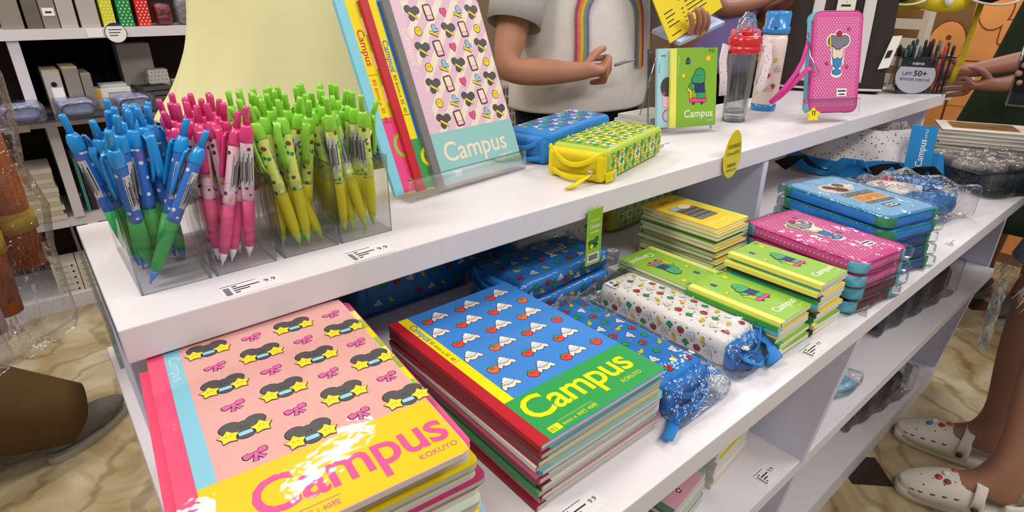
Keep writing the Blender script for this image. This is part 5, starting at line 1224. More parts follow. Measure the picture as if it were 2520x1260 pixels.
# ---------------------------------------------------------------- pencil case stacks
BLC = mat('case_blue', '#2f8fe6', 0.5, 0.3); GRC = mat('case_green', '#3d9a66', 0.45, 0.3); MAR = mat('case_maroon', '#6d2a3c', 0.5, 0.3)
def pr_case_blue(mb, fr, w, l):
    LB = mat('print_case_pale_blue', '#8fc2e2', 0.4); OR = mat('print_case_orange', '#e59a3a', 0.4)
    shape(mb, fr, LB, rrect(0.006,0.006,w-0.006,l-0.006,0.014,4), 1)
    outlined(mb, fr, CREAM, [circ(w*0.42,l*0.70,0.026,0.022,14), circ(w*0.62,l*0.72,0.020,0.02,12)], 2, 0, 0, 1, 0, 0.002, WHITE)
    outlined(mb, fr, BROWN, [circ(w*0.48,l*0.66,0.014,0.012,12)], 4, 0, 0, 1, 0, 0.001); outlined(mb, fr, CHAR, [circ(w*0.40,l*0.74,0.010,n=10), circ(w*0.62,l*0.76,0.010,n=10)], 4, 0, 0, 1, 0, 0.001)
    outlined(mb, fr, OR, [rrect(w*0.30,l*0.36,w*0.80,l*0.47,0.004,2)], 2, 0, 0, 1, 0, 0.002, WHITE)
    outlined(mb, fr, FILEG, [rrect(w*0.28,l*0.49,w*0.80,l*0.56,0.003,2), rrect(w*0.30,l*0.30,w*0.8,l*0.34,0.003,2)], 2, 0, 0, 1, 0, 0.001)
    shape(mb, fr, NAVY, rect(w*0.40,l*0.17,w*0.62,l*0.25), 2); shape(mb, fr, WHITE, rect(w*0.42,l*0.185,w*0.60,l*0.235), 3); shape(mb, fr, INK, rect(w*0.45,l*0.2,w*0.50,l*0.22), 4); shape(mb, fr, INK, rect(w*0.53,l*0.2,w*0.58,l*0.22), 4)
def casestack(n, x, y, zt, th_, w, l, deg, specs, seed):
    r_ = random.Random(seed)
    for i in range(n):
        lab, body, corner, pr, dots = specs[min(i, len(specs)-1)]
        lab = lab if i < len(specs)-1 else lab % ORD[i]
        o = pencilcase(lab, w, l, th_-0.0025, body, corner, pr if i == 0 else (lambda *a: None), 'pencil cases stacked on the lower shelf', dots=(dots and i < 2))
        dx, dy, dd = ((0,0,0) if i == 0 else (r_.uniform(-0.004,0.004), r_.uniform(-0.006,0.004), r_.uniform(-1.5,1.5)))
        place(o, x+dx, y+dy, zt-th_*(i+1)+0.0005, deg+dd)
        f = MB(FILM); f.rbox((w/2,l/2,(th_-0.0015)/2), (w+0.012,l+0.014,th_-0.001), 0.006, k=2, n=10, smooth=False, fn=lambda p: p+Vector((0.001*math.sin(p.y*90+seed), 0.0015*math.sin(p.x*80), (0.0009*math.sin(p.x*70+p.y*50+seed) if p.z > 0 else 0)))); f.build('film_bag', o)
casestack(4, 0.864, 0.2575, 0.8255, 0.0213, 0.126, 0.200, -8.0, [('top pink dotted pencil case of its stack, printed with an ice cream figure', PINKC, CYC, pr_case_pink, True), ('pink dotted pencil case directly under the top one', PINKC, CYC, None, True), ('%s case down in the pink pencil case stack, maroon with cyan corners', MAR, CYC, None, False)], 3)
casestack(5, 1.020, 0.285, 0.8500, 0.0218, 0.138, 0.208, -14.0, [('top blue pencil case with green corners, printed with a figure and books', BLC, GRC, pr_case_blue, False), ('blue pencil case with green corners right under the top blue one', BLC, GRC, None, False), ('%s case down in the blue pencil case stack', mat('case_deep_blue','#244f96',0.5), GRC, None, False)], 7)

# ---------------------------------------------------------------- things at the far end of the lower shelf
def bundle(name, label, cat, c, d, rz, parts, film=True, seed=1):
    t = thing(name, label, cat, (c[0], c[1], c[2]+0.002), rz)
    r_ = random.Random(seed); 
    for nm, m_, cc, dd, rr in parts:
        ph = r_.uniform(0, 6)
        MB(m_).rbox(cc, dd, rr, k=3, n=8, fn=lambda p: p + Vector((0.002*math.sin(p.y*60+ph), 0.002*math.sin(p.x*50+ph), 0.003*math.sin(p.x*55+p.y*35+ph) if p.z > 0 else 0))).build(nm, t)
    if film:
        ph = r_.uniform(0, 6)
        f = MB(CRINK); f.rbox((0,0,d[2]/2+0.001), (d[0],d[1],d[2]), 0.01, k=2, n=14, smooth=False, fn=lambda p: p + Vector((0.004*math.sin(p.y*75+ph), 0.004*math.sin(p.x*66+ph), (0.005*math.sin(p.x*95+ph)*math.cos(p.y*80) if p.z > 0 else 0)))); f.build('film_bag', t)
    return t
BCT = mat('bundle_blue', '#2b7cc0', 0.6, 0.25, var=0.2, vscale=40); WTX = spotmat('bundle_white_print', '#e6e0da', ['#b8a89c','#d8c8bc','#c94a4a'], 90, 0.3, 0.6)
bundle('folded_bag', 'blue and white folded cloth bag in crinkled film beside the blue pencil cases', 'folded bag', (1.395, 0.385, LOWZ), (0.27,0.17,0.066), math.radians(-14), [('blue_cloth', BCT, (0,0,0.025), (0.23,0.13,0.046), 0.018), ('white_cloth', WTX, (0.01,0.025,0.049), (0.10,0.08,0.014), 0.006), ('blue_flap', BCT, (-0.065,0.03,0.051), (0.05,0.06,0.018), 0.008), ('blue_flap', BCT, (0.085,0.015,0.051), (0.05,0.07,0.018), 0.008), ('red_label', CRIM, (0.03,0.055,0.056), (0.04,0.02,0.004), 0.0015)], seed=4)
DGR = mat('bundle_black', '#1d1c20', 0.6, 0.3, var=0.3, vscale=40); GRW = checkmat('bundle_grey_check', ['#a69d96','#6e6764','#8d857f'], 0.028, 0.6)
bundle('folded_bag', 'black and grey checked folded bag in film at the right end of the lower shelf', 'folded bag', (1.800, 0.307, LOWZ), (0.22,0.165,0.075), math.radians(-25), [('black_cloth', DGR, (0,0,0.022), (0.19,0.16,0.042), 0.016), ('grey_cloth', GRW, (0.005,0.03,0.052), (0.19,0.12,0.02), 0.008)], seed=6)
# drawstring bag, white with dots, blue band, black loops
t = thing('drawstring_bag', 'white dotted drawstring bag with blue trim and an upright lettered blue label', 'bag', (1.668, 0.584, LOWZ))
DOTW = spotmat('dotted_canvas', '#e3dcd6', ['#4a4648','#4a4648'], 115, 0.21, 0.65, 0.0)
R62 = math.radians(-62)
ux, uy = Vector((math.cos(R62), math.sin(R62), 0)), Vector((-math.sin(R62), math.cos(R62), 0))
def local(a, b_, z_): return ux*a + uy*b_ + Vector((0,0,z_))
mb = MB(DOTW); P = []
for i in range(49):
    a_ = 2*math.pi*i/48; row = []
    for j in range(9):
        q = j/8; r_ = (0.115-0.055*q)*(1+0.13*math.sin(5*a_+q*4)*(0.4+q)+0.06*math.sin(9*a_-q*6)); row.append(local(r_*math.cos(a_)*1.35+0.03*q, r_*math.sin(a_)*0.62+0.02*q, 0.022+0.108*q*(1+0.10*math.sin(2*a_+1))))
    P.append(row)
mb.grid(P); mb.build('body', t)
BTR = mat('bag_blue_trim', '#1f86c6', 0.55, 0.3)
mb = MB(BTR); P = []
for i in range(25):
    a_ = 2*math.pi*i/24; row = []
    for j in range(5):
        q = j/4; r_ = (0.126-0.01*q)*(1+0.05*math.sin(7*a_)); row.append(local(r_*math.cos(a_)*1.35, r_*math.sin(a_)*0.64, 0.010+0.040*q+0.006*math.sin(4*a_)))
    P.append(row)
mb.grid(P); mb.build('blue_band', t)
BLK = mat('bag_black_lining', '#141418', 0.7, 0.2)
for (a0, w_) in ((-0.13,0.05),(0.075,0.05),(0.15,0.04)):
    mb = MB(BLK); mb.tube([local(a0-w_, -0.085, 0.024), local(a0-w_*0.5, -0.10, 0.045), local(a0, -0.095, 0.055), local(a0+w_*0.5, -0.10, 0.035), local(a0+w_, -0.085, 0.024)], 0, 10, flat=(0.045,0.003,(0.5,-0.2,0.8))); mb.build('black_loop', t)
mb = MB(BTR); mb.tube([local(-0.055,-0.088,0.02), local(-0.035,-0.103,0.055), local(-0.005,-0.100,0.060), local(0.02,-0.086,0.03)], 0, 10, flat=(0.035,0.003,(0.5,-0.2,0.8))); mb.build('blue_loop', t)
fr = Frame(local(0.098,-0.088,0.018), ux, Vector((0,0,1))+uy*0.28); mb = MB(BTR); fr.lay = 0.0004
vs = [fr.at(0,0,0), fr.at(0.055,0,0), fr.at(0.055,0.132,0), fr.at(0,0.132,0)]; mb.add(vs + [v+uy*0.0012 for v in vs], [(0,1,2,3),(7,6,5,4),(0,4,5,1),(1,5,6,2),(2,6,7,3),(3,7,4,0)], False)
text(mb, fr, WHITE, 'Campus', 0.036, 0.034, 0.0205, 1, math.pi/2, bold=0.01); text(mb, fr, WHITE, 'STYLE', 0.036, 0.104, 0.008, 1, math.pi/2); mb.build('fabric_label', t)
mb = MB(BTR); vs = [local(0.148,-0.07,0.002), local(0.20,-0.06,0.002), local(0.185,-0.03,0.075), local(0.14,-0.04,0.085)]; mb.add(vs, [(0,1,2,3)], False); mb.build('side_panel', t, [('SOLIDIFY', dict(thickness=0.002))])
# magazines
for i in range(11):
    cv = ('#2b3f8f','#1f2c66')[i] if i < 2 else '#efe6d6'
    t = thing('magazine', ORD[i] + ' magazine from the bottom of the stack at the far end of the lower shelf', 'magazine', (2.005+random.Random(i).uniform(-0.008,0.008), 0.405+random.Random(i+50).uniform(-0.008,0.008), LOWZ+0.0098*i), math.radians(-68+random.Random(i+9).uniform(-4,4)), group='magazines at the far end of the lower shelf')
    MB(PAGESG).box((0,0,0.0046), (0.20,0.145,0.0078)).build('pages', t); mb = MB(mat('mag_cover_'+cv, cv, 0.35, 0.4)); mb.box((0,-0.001,0.0090),(0.204,0.148,0.0012)); mb.box((0,-0.001,0.0006),(0.204,0.148,0.0010))
    if i == 10: mb.m(mat('mag_photo', '#9a7247', 0.4, var=0.5, vscale=25)); mb.box((0.0,0.01,0.00975),(0.15,0.10,0.0003))
    mb.build('cover', t)
# price labels on the lower shelf edge
LBL = [(0.300,0.258,'below the two notebook stacks'),(0.735,0.2465,'in front of the green pads'),(0.897,0.2430,'left of the pink pencil cases'),(1.021,0.2430,'in front of the pink pencil cases'),(1.138,0.2440,'in front of the blue pencil cases'),(1.308,0.2480,'in front of the folded blue bag')]
for i, (x, y, w_) in enumerate(LBL): pricecard('white price label on the lower shelf edge '+w_, x, y+0.004, LOWZ, 0.052 if i < 2 else 0.046, 0.022 if i < 2 else 0.018, 0.0)
pricecard('white price label on the middle shelf in front of the page block stack', 0.800, 0.297, MIDZ, 0.045, 0.03, 0.0)

# ---------------------------------------------------------------- inside the lower compartments
def pr_lowpink(mb, fr, w, l):
    shape(mb, fr, mat('print_teal_line','#6fb3b0',0.4), rect(w-0.011,0.0008,w-0.0008,l-0.0008), 1); shape(mb, fr, mat('print_low_pink','#d99fb0',0.4), rect(0.0125,0.0008,w-0.011,l-0.0008), 1)
    outlined(mb, fr, CHAR, [circ(w*0.42,0.052,0.028,0.022,14), circ(w*0.68,0.062,0.026,0.02,14)], 2, 0, 0, 1, 0, 0.001); outlined(mb, fr, CRIM, [circ(w*0.55,0.034,0.013,n=12)], 4, 0, 0, 1, 0, 0.001); outlined(mb, fr, STARY, [[(w*0.5,0.072),(w*0.95,0.055),(w*0.97,0.063),(w*0.55,0.085)]], 4, 0, 0, 1, 0, 0.001); shape(mb, fr, INK, star(w*0.42,0.014,0.006,0.5), 2); shape(mb, fr, WHITE, circ(w*0.42,0.014,0.0022,n=8), 3)
for i in range(11):
    z = MIDZ + 0.0006 + 0.0056*(i % 12); top = i == 10
    o = notebook('pink notebook with a grey motif, on top of the stack in the left lower compartment' if top else '%s notebook from the bottom of the stack in the left lower compartment' % ORD[i], 'notebook', 0.115, 0.19, 0.0055, '#d8d4cc' if i % 2 else '#5a7a62', '#d99fb0' if top else ('#cfd9c4','#d8d4cc','#5f8f7a')[i % 3], 'stack in the left lower compartment', pr_lowpink if top else None)
    place(o, 0.556+random.Random(i).uniform(-0.002,0.002), 0.318+random.Random(i+7).uniform(-0.002,0.002), z, 8)
for i in range(15):
    o = notebook('%s notebook from the bottom of the page block stack beside the lower divider' % ORD[i], 'notebook', 0.128, 0.19, 0.0056, '#d8d4cc', ('#e7e2d6','#d9c72f','#e7e2d6','#e7e2d6','#3f8a5c','#e7e2d6','#d98a94')[(i+6) % 7], 'page block stack beside the lower divider', pages=mat('pad_pages', '#e9e6da', 0.7, 0.2))
    place(o, 0.700+random.Random(i+3).uniform(-0.002,0.002), 0.338+random.Random(i+5).uniform(-0.003,0.003), MIDZ+0.0006+0.0057*i, 6)
bundle('folded_bag', 'navy and black folded bag in film on the middle shelf', 'folded bag', (1.62, 0.435, MIDZ), (0.42,0.22,0.10), math.radians(-6), [('navy_cloth', mat('bundle_navy','#1f2c4a',0.6,0.3,var=0.3), (-0.07,0,0.035), (0.24,0.20,0.065), 0.02), ('black_cloth', DGR, (0.08,0.0,0.045), (0.22,0.20,0.08), 0.025)], seed=11)
bundle('small_packet', 'small packet with red and blue print in film behind the lower divider', 'packet', (1.12, 0.345, MIDZ), (0.13,0.09,0.03), math.radians(-10), [('blue_card', SKYB, (0.0,-0.01,0.008), (0.11,0.05,0.012), 0.004), ('red_card', CRIM, (0.01,0.025,0.014), (0.07,0.02,0.02), 0.005)], seed=12)
bundle('folded_bag', 'dark grey folded bag with white cord in film on the bottom shelf', 'folded bag', (1.72, 0.45, 0.06), (0.36,0.18,0.09), math.radians(-8), [('grey_cloth', mat('bundle_grey','#4b4648',0.6,0.3,var=0.3), (0,0,0.035), (0.30,0.14,0.07), 0.02)], seed=13)
t = thing('hanging_bag', 'empty clear plastic bag hanging at the far end of the middle shelf', 'plastic bag', (2.055, 0.262, 0.30))
mb = MB(CRINK); mb.grid([[(0.10*(i/10-0.5)*(1-0.3*j/10)+0.01*math.sin(j*0.9), -0.010-0.012*math.sin(i*1.3+j*0.5)-0.004*j*0.3, 0.12-0.22*j/10+0.02*math.sin(i*0.7)*(j/10)) for j in range(11)] for i in range(11)], False); mb.build('film_sheet', t, [('SOLIDIFY', dict(thickness=0.0006))])
# ---------------------------------------------------------------- people
def skinmat(name, c):
    if name in _M: return _M[name]
    m = mat(name, c, 0.5, 0.35, var=0.10, vscale=14)
    b = m.node_tree.nodes['Principled BSDF']; b.inputs['Subsurface Weight'].default_value = 0.12; b.inputs['Subsurface Radius'].default_value = (0.02, 0.008, 0.005); b.inputs['Subsurface Scale'].default_value = 0.3
    return m
SK1 = skinmat('skin_warm', '#b98468'); SK2 = skinmat('skin_tan', '#a97a62'); SK3 = skinmat('skin_deep', '#9c6a58')
def skin_mesh(name, nodes, edges, root, mt, parent, off, levels=2):
    """nodes: key -> (point, radius or (rx, ry)); grown as one continuous surface"""
    keys = list(nodes); me = bpy.data.meshes.new(name)
    me.from_pydata([tuple(Vector(nodes[k][0]) - off) for k in keys], [(keys.index(a), keys.index(b_)) for a, b_ in edges], [])
    o = bpy.data.objects.new(name, me); COL.objects.link(o)
    md = o.modifiers.new('skin', 'SKIN'); md.use_smooth_shade = True; md.branch_smoothing = 0.4
    for i, k in enumerate(keys):
        r = nodes[k][1]; me.skin_vertices[0].data[i].radius = r if isinstance(r, tuple) else (r, r)
        me.skin_vertices[0].data[i].use_root = (k == root)
    s2 = o.modifiers.new('sub', 'SUBSURF'); s2.levels = levels; s2.render_levels = levels
    dg = bpy.context.evaluated_depsgraph_get(); dg.update()
    m2 = bpy.data.meshes.new_from_object(o.evaluated_get(dg)); m2.materials.clear(); m2.materials.append(mt)
    for p in m2.polygons: p.use_smooth = True
    bpy.data.objects.remove(o); m2.name = name
    o = bpy.data.objects.new(name, m2); COL.objects.link(o); o.parent = parent; return o
def add_hand(nd, ed, wk, d, s, n, curl=(0.5,0.8,0.6), thumb=0.5, spread=0.02, sc=1.0, pre='h'):
    """palm, four fingers of unequal length and a thumb; d along the hand, s towards the thumb, n out of the back"""
    d, s, n = Vector(d).normalized(), Vector(s).normalized(), Vector(n).normalized(); w = Vector(nd[wk][0])
    nd[pre+'palm'] = (w + d*0.045*sc, (0.030*sc, 0.017*sc)); ed.append((wk, pre+'palm'))
    nd[pre+'knu'] = (w + d*0.074*sc, (0.034*sc, 0.014*sc)); ed.append((pre+'palm', pre+'knu'))
    for i, ln in enumerate((0.92, 1.0, 0.95, 0.75)):
        p = w + d*(0.088 - 0.004*abs(i-1))*sc + s*(0.030-0.020*i)*sc; a = 0.0; prev = pre+'knu'
        nd[pre+'f%d0' % i] = (p, 0.0100*sc); ed.append((prev, pre+'f%d0' % i)); prev = pre+'f%d0' % i
        for j, L_ in enumerate((0.040, 0.026, 0.021)):
            a += curl[j] if not isinstance(curl[j], (list, tuple)) else curl[j][i]
            dd = d*math.cos(a) - n*math.sin(a) + s*(spread*(1.5-i)); p = p + dd.normalized()*L_*ln*sc
            k = pre+'f%d%d' % (i, j+1); nd[k] = (p, (0.0090, 0.0082, 0.0070)[j]*sc); ed.append((prev, k)); prev = k
    p = w + d*0.022*sc + s*0.024*sc; nd[pre+'t0'] = (p, 0.0125*sc); ed.append((pre+'palm', pre+'t0')); prev = pre+'t0'
    for j, (L_, q) in enumerate(((0.036, 0.9), (0.030, 0.45), (0.022, 0.15))):
        dd = d*(1-0.45*q) + s*q*(1-thumb*0.6) - n*thumb*(0.35+0.3*j); p = p + dd.normalized()*L_*sc
        k = pre+'t%d' % (j+1); nd[k] = (p, (0.0110, 0.0098, 0.0080)[j]*sc); ed.append((prev, k)); prev = k
def loft(name, rings, mt, parent, off, n=28, fold=0.0, seed=0, cap=False):
    """rings: (centre, rx, ry, turn) from hem to top"""
    mb = MB(mt); P = []
    for i in range(n+1):
        a = 2*math.pi*i/n; row = []
        for k, (c, rx, ry, tn) in enumerate(rings):
            f = 1 + fold*(0.5*math.sin(a*5+seed+k*0.9) + 0.5*math.sin(a*9+seed*2+k*0.5))*(1 - k/len(rings)*0.6)
            q = Vector((rx*math.cos(a)*f, ry*math.sin(a)*f, 0)); q.rotate(Matrix.Rotation(tn, 3, 'Z')); row.append(Vector(c) + q - off)
        P.append(row)
    mb.grid(P)
    o = mb.build(name, parent, [('SUBSURF', dict(levels=1, render_levels=2)), ('SOLIDIFY', dict(thickness=0.003))]); return o
def tubecloth(name, pts, rs, mt, parent, off, n=18, fold=0.06, seed=0):
    mb = MB(mt); mb.tube([Vector(p)-off for p in pts], rs, n, cap=False)
    for i, p in enumerate(mb.v): p += Vector((0.004*math.sin(p.z*60+seed), 0.004*math.sin(p.z*47+p.x*30+seed), 0))
    return mb.build(name, parent, [('SUBSURF', dict(levels=1, render_levels=1)), ('SOLIDIFY', dict(thickness=0.002))])
def head(parent, off, c, face, sk, hairc, long=True):
    """hair cap; the head itself belongs to the body mesh"""
    f = Vector(face).normalized(); mb = MB(mat('hair_'+hairc, hairc, 0.5, 0.3, var=0.3, vscale=60))
    c = Vector(c) - off
    mb.ell(c - f*0.018 + Vector((0,0,0.022)), (0.094,0.094,0.108), 16, 10, fn=lambda p: p if p.dot(f) < 0.045 or p.z > 0.05 else p - f*(p.dot(f)-0.045))
    if long: mb.ell(c - f*0.055 + Vector((0,0,-0.09)), (0.085,0.06,0.16), 14, 8)
    mb.build('hair', parent)
    mb = MB(mat('eye_dark', '#241c18', 0.2, 0.5)); s = Vector((-f.y, f.x, 0))
    for q in (-0.031, 0.031): mb.ell(c + f*0.083 + s*q + Vector((0,0,-0.004)), (0.010,0.010,0.006), 8, 6)
    mb.build('eyes', parent)
    mb = MB(mat('lips', '#a85a50', 0.45, 0.4)); mb.ell(c + f*0.080 + Vector((0,0,-0.062)), (0.020,0.020,0.006), 10, 6); mb.build('mouth', parent)
def headnodes(nd, ed, c, face, neck):
    f = Vector(face).normalized(); c = Vector(c); s = Vector((-f.y, f.x, 0))
    nd['head'] = (c + Vector((0,0,0.015)), (0.082,0.090)); nd['crown'] = (c + Vector((0,0,0.085)), 0.055); nd['jaw'] = (c + f*0.022 + Vector((0,0,-0.065)), (0.055,0.058))
    nd['chin'] = (c + f*0.05 + Vector((0,0,-0.088)), 0.026)
    nd['nose'] = (c + f*0.088 + Vector((0,0,-0.022)), 0.015); nd['nosetip'] = (c + f*0.105 + Vector((0,0,-0.034)), 0.010)
    ed += [(neck, 'jaw'), ('jaw', 'head'), ('head', 'crown'), ('jaw', 'chin'), ('head', 'nose'), ('nose', 'nosetip')]
    for q, k in ((1, 'ear1'), (-1, 'ear2')): nd[k] = (c + s*0.092*q + Vector((0,0,-0.02)), (0.008,0.018)); ed.append(('head', k))
def person(label, base, J, face, sk, hairc, hands, group=None, scale=1.0, arms=True, long=True, feet=True):
    """J: world joints. hip, chest, neck, head, sh/el/wr L R, kn/an/toe L R"""
    off = Vector((base[0], base[1], 0)); t = thing('person', label, 'person', off, group=group)
    f = Vector(face).normalized(); s = Vector((-f.y, f.x, 0))
    nd = {'pel': (J['hip'], (0.125, 0.10)), 'waist': ((Vector(J['hip'])*0.5+Vector(J['chest'])*0.5), (0.115,0.09)), 'chest': (J['chest'], (0.135,0.10)), 'neckb': (Vector(J['neck'])-Vector((0,0,0.03)), 0.055), 'neck': (Vector(J['neck'])+Vector((0,0,0.05)), 0.050)}
    ed = [('pel','waist'),('waist','chest'),('chest','neckb'),('neckb','neck')]
    headnodes(nd, ed, J['head'], face, 'neck')
    for q in 'LR':
        nd['th'+q] = (J['th'+q], 0.080); nd['kn'+q] = (J['kn'+q], 0.054); c_ = Vector(J['kn'+q])*0.62 + Vector(J['an'+q])*0.38; nd['cf'+q] = (c_, 0.056); nd['an'+q] = (J['an'+q], 0.036)
        fd = (Vector(J['toe'+q]) - Vector(J['an'+q])); fd.z = 0; fd = fd.normalized()
        nd['hl'+q] = (Vector(J['an'+q]) - fd*0.028 + Vector((0,0,-0.042)), 0.030); nd['ft'+q] = (Vector(J['an'+q])*0.45 + Vector(J['toe'+q])*0.55 + Vector((0,0,-0.004)), (0.040,0.026)); nd['to'+q] = (J['toe'+q], (0.036,0.018))
        ed += [('pel','th'+q),('th'+q,'kn'+q),('kn'+q,'cf'+q),('cf'+q,'an'+q),('an'+q,'hl'+q),('an'+q,'ft'+q),('ft'+q,'to'+q)]
        nd['sh'+q] = (J['sh'+q], 0.055); nd['el'+q] = (J['el'+q], 0.040); c_ = Vector(J['el'+q])*0.66 + Vector(J['wr'+q])*0.34; nd['fa'+q] = (c_, 0.041); nd['wr'+q] = (J['wr'+q], (0.027,0.022))
        ed += [('chest','sh'+q),('sh'+q,'el'+q),('el'+q,'fa'+q),('fa'+q,'wr'+q)]
        if q in hands: add_hand(nd, ed, 'wr'+q, *hands[q][0], pre='h'+q, **hands[q][1])
    skin_mesh('body', nd, ed, 'pel', sk, t, off); head(t, off, J['head'], face, sk, hairc, long)
    return t, off
def standing(x, y, face, h=1.62, hipw=0.10, shw=0.17):
    f = Vector(face).normalized(); s = Vector((-f.y, f.x, 0)); k = h/1.62; b_ = Vector((x, y, 0)); Z = lambda z: Vector((0,0,z*k))
    J = {'hip': b_+Z(0.92), 'chest': b_+Z(1.20), 'neck': b_+Z(1.36), 'head': b_+f*0.02+Z(1.515)}
    for q, sg in (('L', 1), ('R', -1)):
        J['th'+q] = b_+s*sg*hipw+Z(0.84); J['kn'+q] = b_+s*sg*hipw*0.9+f*0.015+Z(0.46); J['an'+q] = b_+s*sg*hipw*0.9+Z(0.085); J['toe'+q] = b_+s*sg*hipw*1.1+f*0.15+Z(0.025)
        J['sh'+q] = b_+s*sg*shw+Z(1.315); J['el'+q] = b_+s*sg*(shw+0.05)+Z(1.04); J['wr'+q] = b_+s*sg*(shw+0.04)+f*0.06+Z(0.82)
    return J
DOWN = dict(curl=(0.25,0.35,0.3), thumb=0.4)
def trousers(t, off, J, mt, r0=0.11, r1=0.075, hem=0.09, seed=0):
    for q in 'LR':
        a, k, b_ = Vector(J['th'+q])+Vector((0,0,0.05)), Vector(J['kn'+q]), Vector(J['an'+q]); e = b_ + (k-b_).normalized()*(hem-0.085) 
        tubecloth('trouser_leg', [a, (a+k)/2, k, (k+e)/2, e], [r0, r0*0.9, r1*1.05, r1, r1], mt, t, off, seed=seed)
    c = Vector(J['hip']); f_ = 0.0
    loft('trouser_seat', [(c+Vector((0,0,-0.14)),0.19,0.125,J.get('turn',0)),(c+Vector((0,0,-0.03)),0.185,0.125,J.get('turn',0)),(c+Vector((0,0,0.10)),0.15,0.11,J.get('turn',0))], mt, t, off)
def shoe(t, off, an, toe, mt, sole):
    an, toe = Vector(an)-off, Vector(toe)-off; d = toe-an; d.z = 0; L_ = d.length; d.normalize(); s = Vector((-d.y, d.x, 0)); base = Vector((an.x, an.y, 0))
    def place_(p): return base + d*p.x + s*p.y + Vector((0,0,p.z))
    mb = MB(mt); mb.ell((L_*0.42,0,0.045), (L_*0.5+0.075,0.046,0.048), 18, 12, fn=lambda p: Vector((p.x, p.y*(1.0 if p.x > 0 else 0.85), p.z*(1.0 if p.x < 0 else 1-0.35*p.x/(L_*0.5+0.075)) if p.z > 0 else p.z*0.75)))
    for i, p in enumerate(mb.v): mb.v[i] = place_(p)
    sh0 = mb.build('shoe', t)
    mb = MB(sole); mb.prism([(L_*0.42+(L_*0.5+0.078)*math.cos(a), 0.047*math.sin(a)) for a in [2*math.pi*i/24 for i in range(24)]], 0.001, 0.020)
    for i, p in enumerate(mb.v): mb.v[i] = place_(p)
    mb.build('sole', sh0)
DKT = mat('trousers_black', '#1c1c20', 0.7, 0.2, var=0.2, vscale=20); SHG = mat('shoe_grey', '#6f6a62', 0.6, 0.25, var=0.3, vscale=120); SOLE = mat('sole_pale', '#a89f92', 0.6, 0.25)

# person in a pale green shirt, back turned
J = standing(0.47, 1.30, (0.25, 1, 0), 1.66)
for q, sg in (('L', 1), ('R', -1)): J['el'+q] = Vector((0.48-0.15*sg, 1.50, 1.24)); J['wr'+q] = Vector((0.48-0.08*sg, 1.72, 1.30))
t, off = person('person in a loose pale green shirt with back turned behind the pens', (0.47, 1.30), J, (0.25, 1, 0), SK1, '#2b211d', {q: (((0.2,1,0.1),(1 if q == 'R' else -1,0,0.3),(0,0,1)), DOWN) for q in 'LR'})
GRS = mat('shirt_pale_green', '#e4dfa8', 0.75, 0.2, var=0.06, vscale=8, bump=0.35, bscale=14)
loft('shirt', [((0.428,1.29,0.950),0.238,0.185,0.15),((0.432,1.29,0.97),0.236,0.183,0.15),((0.445,1.29,1.00),0.225,0.175,0.15),((0.470,1.29,1.10),0.200,0.16,0.2),((0.485,1.29,1.20),0.195,0.15,0.2),((0.49,1.30,1.32),0.20,0.125,0.2),((0.485,1.305,1.385),0.13,0.085,0.2),((0.483,1.305,1.405),0.075,0.07,0.2)], GRS, t, off, 48, 0.07, 1.3)
for q, sg in (('L', 1), ('R', -1)): tubecloth('sleeve', [J['sh'+q]+Vector((0,0,0.01)), (J['sh'+q]*0.5+J['el'+q]*0.5), J['sh'+q]*0.2+J['el'+q]*0.8], [0.085,0.08,0.085], GRS, t, off, seed=sg)
trousers(t, off, J, DKT, 0.125); loft('trouser_waist', [((0.435,1.29,0.80),0.215,0.165,0.15),((0.432,1.29,0.90),0.222,0.17,0.15),((0.440,1.29,0.985),0.200,0.155,0.15)], DKT, t, off); [shoe(t, off, J['an'+q], J['toe'+q], SHG, SOLE) for q in 'LR']

# person in a light grey printed t-shirt, writing hand in front
FC = (-0.25, -1, 0)
J = standing(1.335, 1.29, FC, 1.62, shw=0.20)
J['shR'] = Vector((1.115, 1.28, 1.30)); J['elR'] = Vector((0.992, 1.225, 0.995)); J['wrR'] = Vector((1.125, 1.085, 0.995))
J['shL'] = Vector((1.545, 1.27, 1.30)); J['elL'] = Vector((1.555, 1.235, 0.955)); J['wrL'] = Vector((1.540, 1.075, 1.030))
t, off = person('person in a light grey short sleeved t-shirt holding a yellow notebook and a pen', (1.335, 1.29), J, FC, SK1, '#1f1916',
    {'R': (((0.93,-0.32,0.06),(0.05,-0.1,1),(-0.2,-1,0.15)), dict(curl=(1.15,1.25,0.7), thumb=0.75, sc=0.98)), 'L': (((-0.25,-0.7,0.55),(-0.9,0.2,-0.2),(0.5,-0.4,-0.6)), dict(curl=(0.35,0.5,0.4), thumb=0.6))})
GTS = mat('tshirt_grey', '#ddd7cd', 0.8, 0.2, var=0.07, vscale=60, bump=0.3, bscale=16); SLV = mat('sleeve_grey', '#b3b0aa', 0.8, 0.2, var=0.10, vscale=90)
rings = [((1.315,1.27,0.875),0.225,0.165,-0.1),((1.318,1.27,0.90),0.232,0.17,-0.1),((1.325,1.27,0.97),0.230,0.17,-0.1),((1.33,1.275,1.06),0.225,0.165,-0.1),((1.332,1.28,1.16),0.222,0.155,-0.1),((1.333,1.285,1.27),0.218,0.135,-0.1),((1.334,1.29,1.335),0.19,0.11,-0.1),((1.334,1.29,1.375),0.11,0.085,-0.1),((1.334,1.29,1.39),0.075,0.07,-0.1)]
sh_ = loft('tshirt', rings, GTS, t, off, 40, 0.018, 0.6)
for q, sg in (('L', 1), ('R', -1)): tubecloth('sleeve', [J['sh'+q]+Vector((0,0,0.0)), (J['sh'+q]*0.65+J['el'+q]*0.35), J['sh'+q]*0.36+J['el'+q]*0.64], [0.082,0.072,0.068], SLV, t, off, seed=sg)
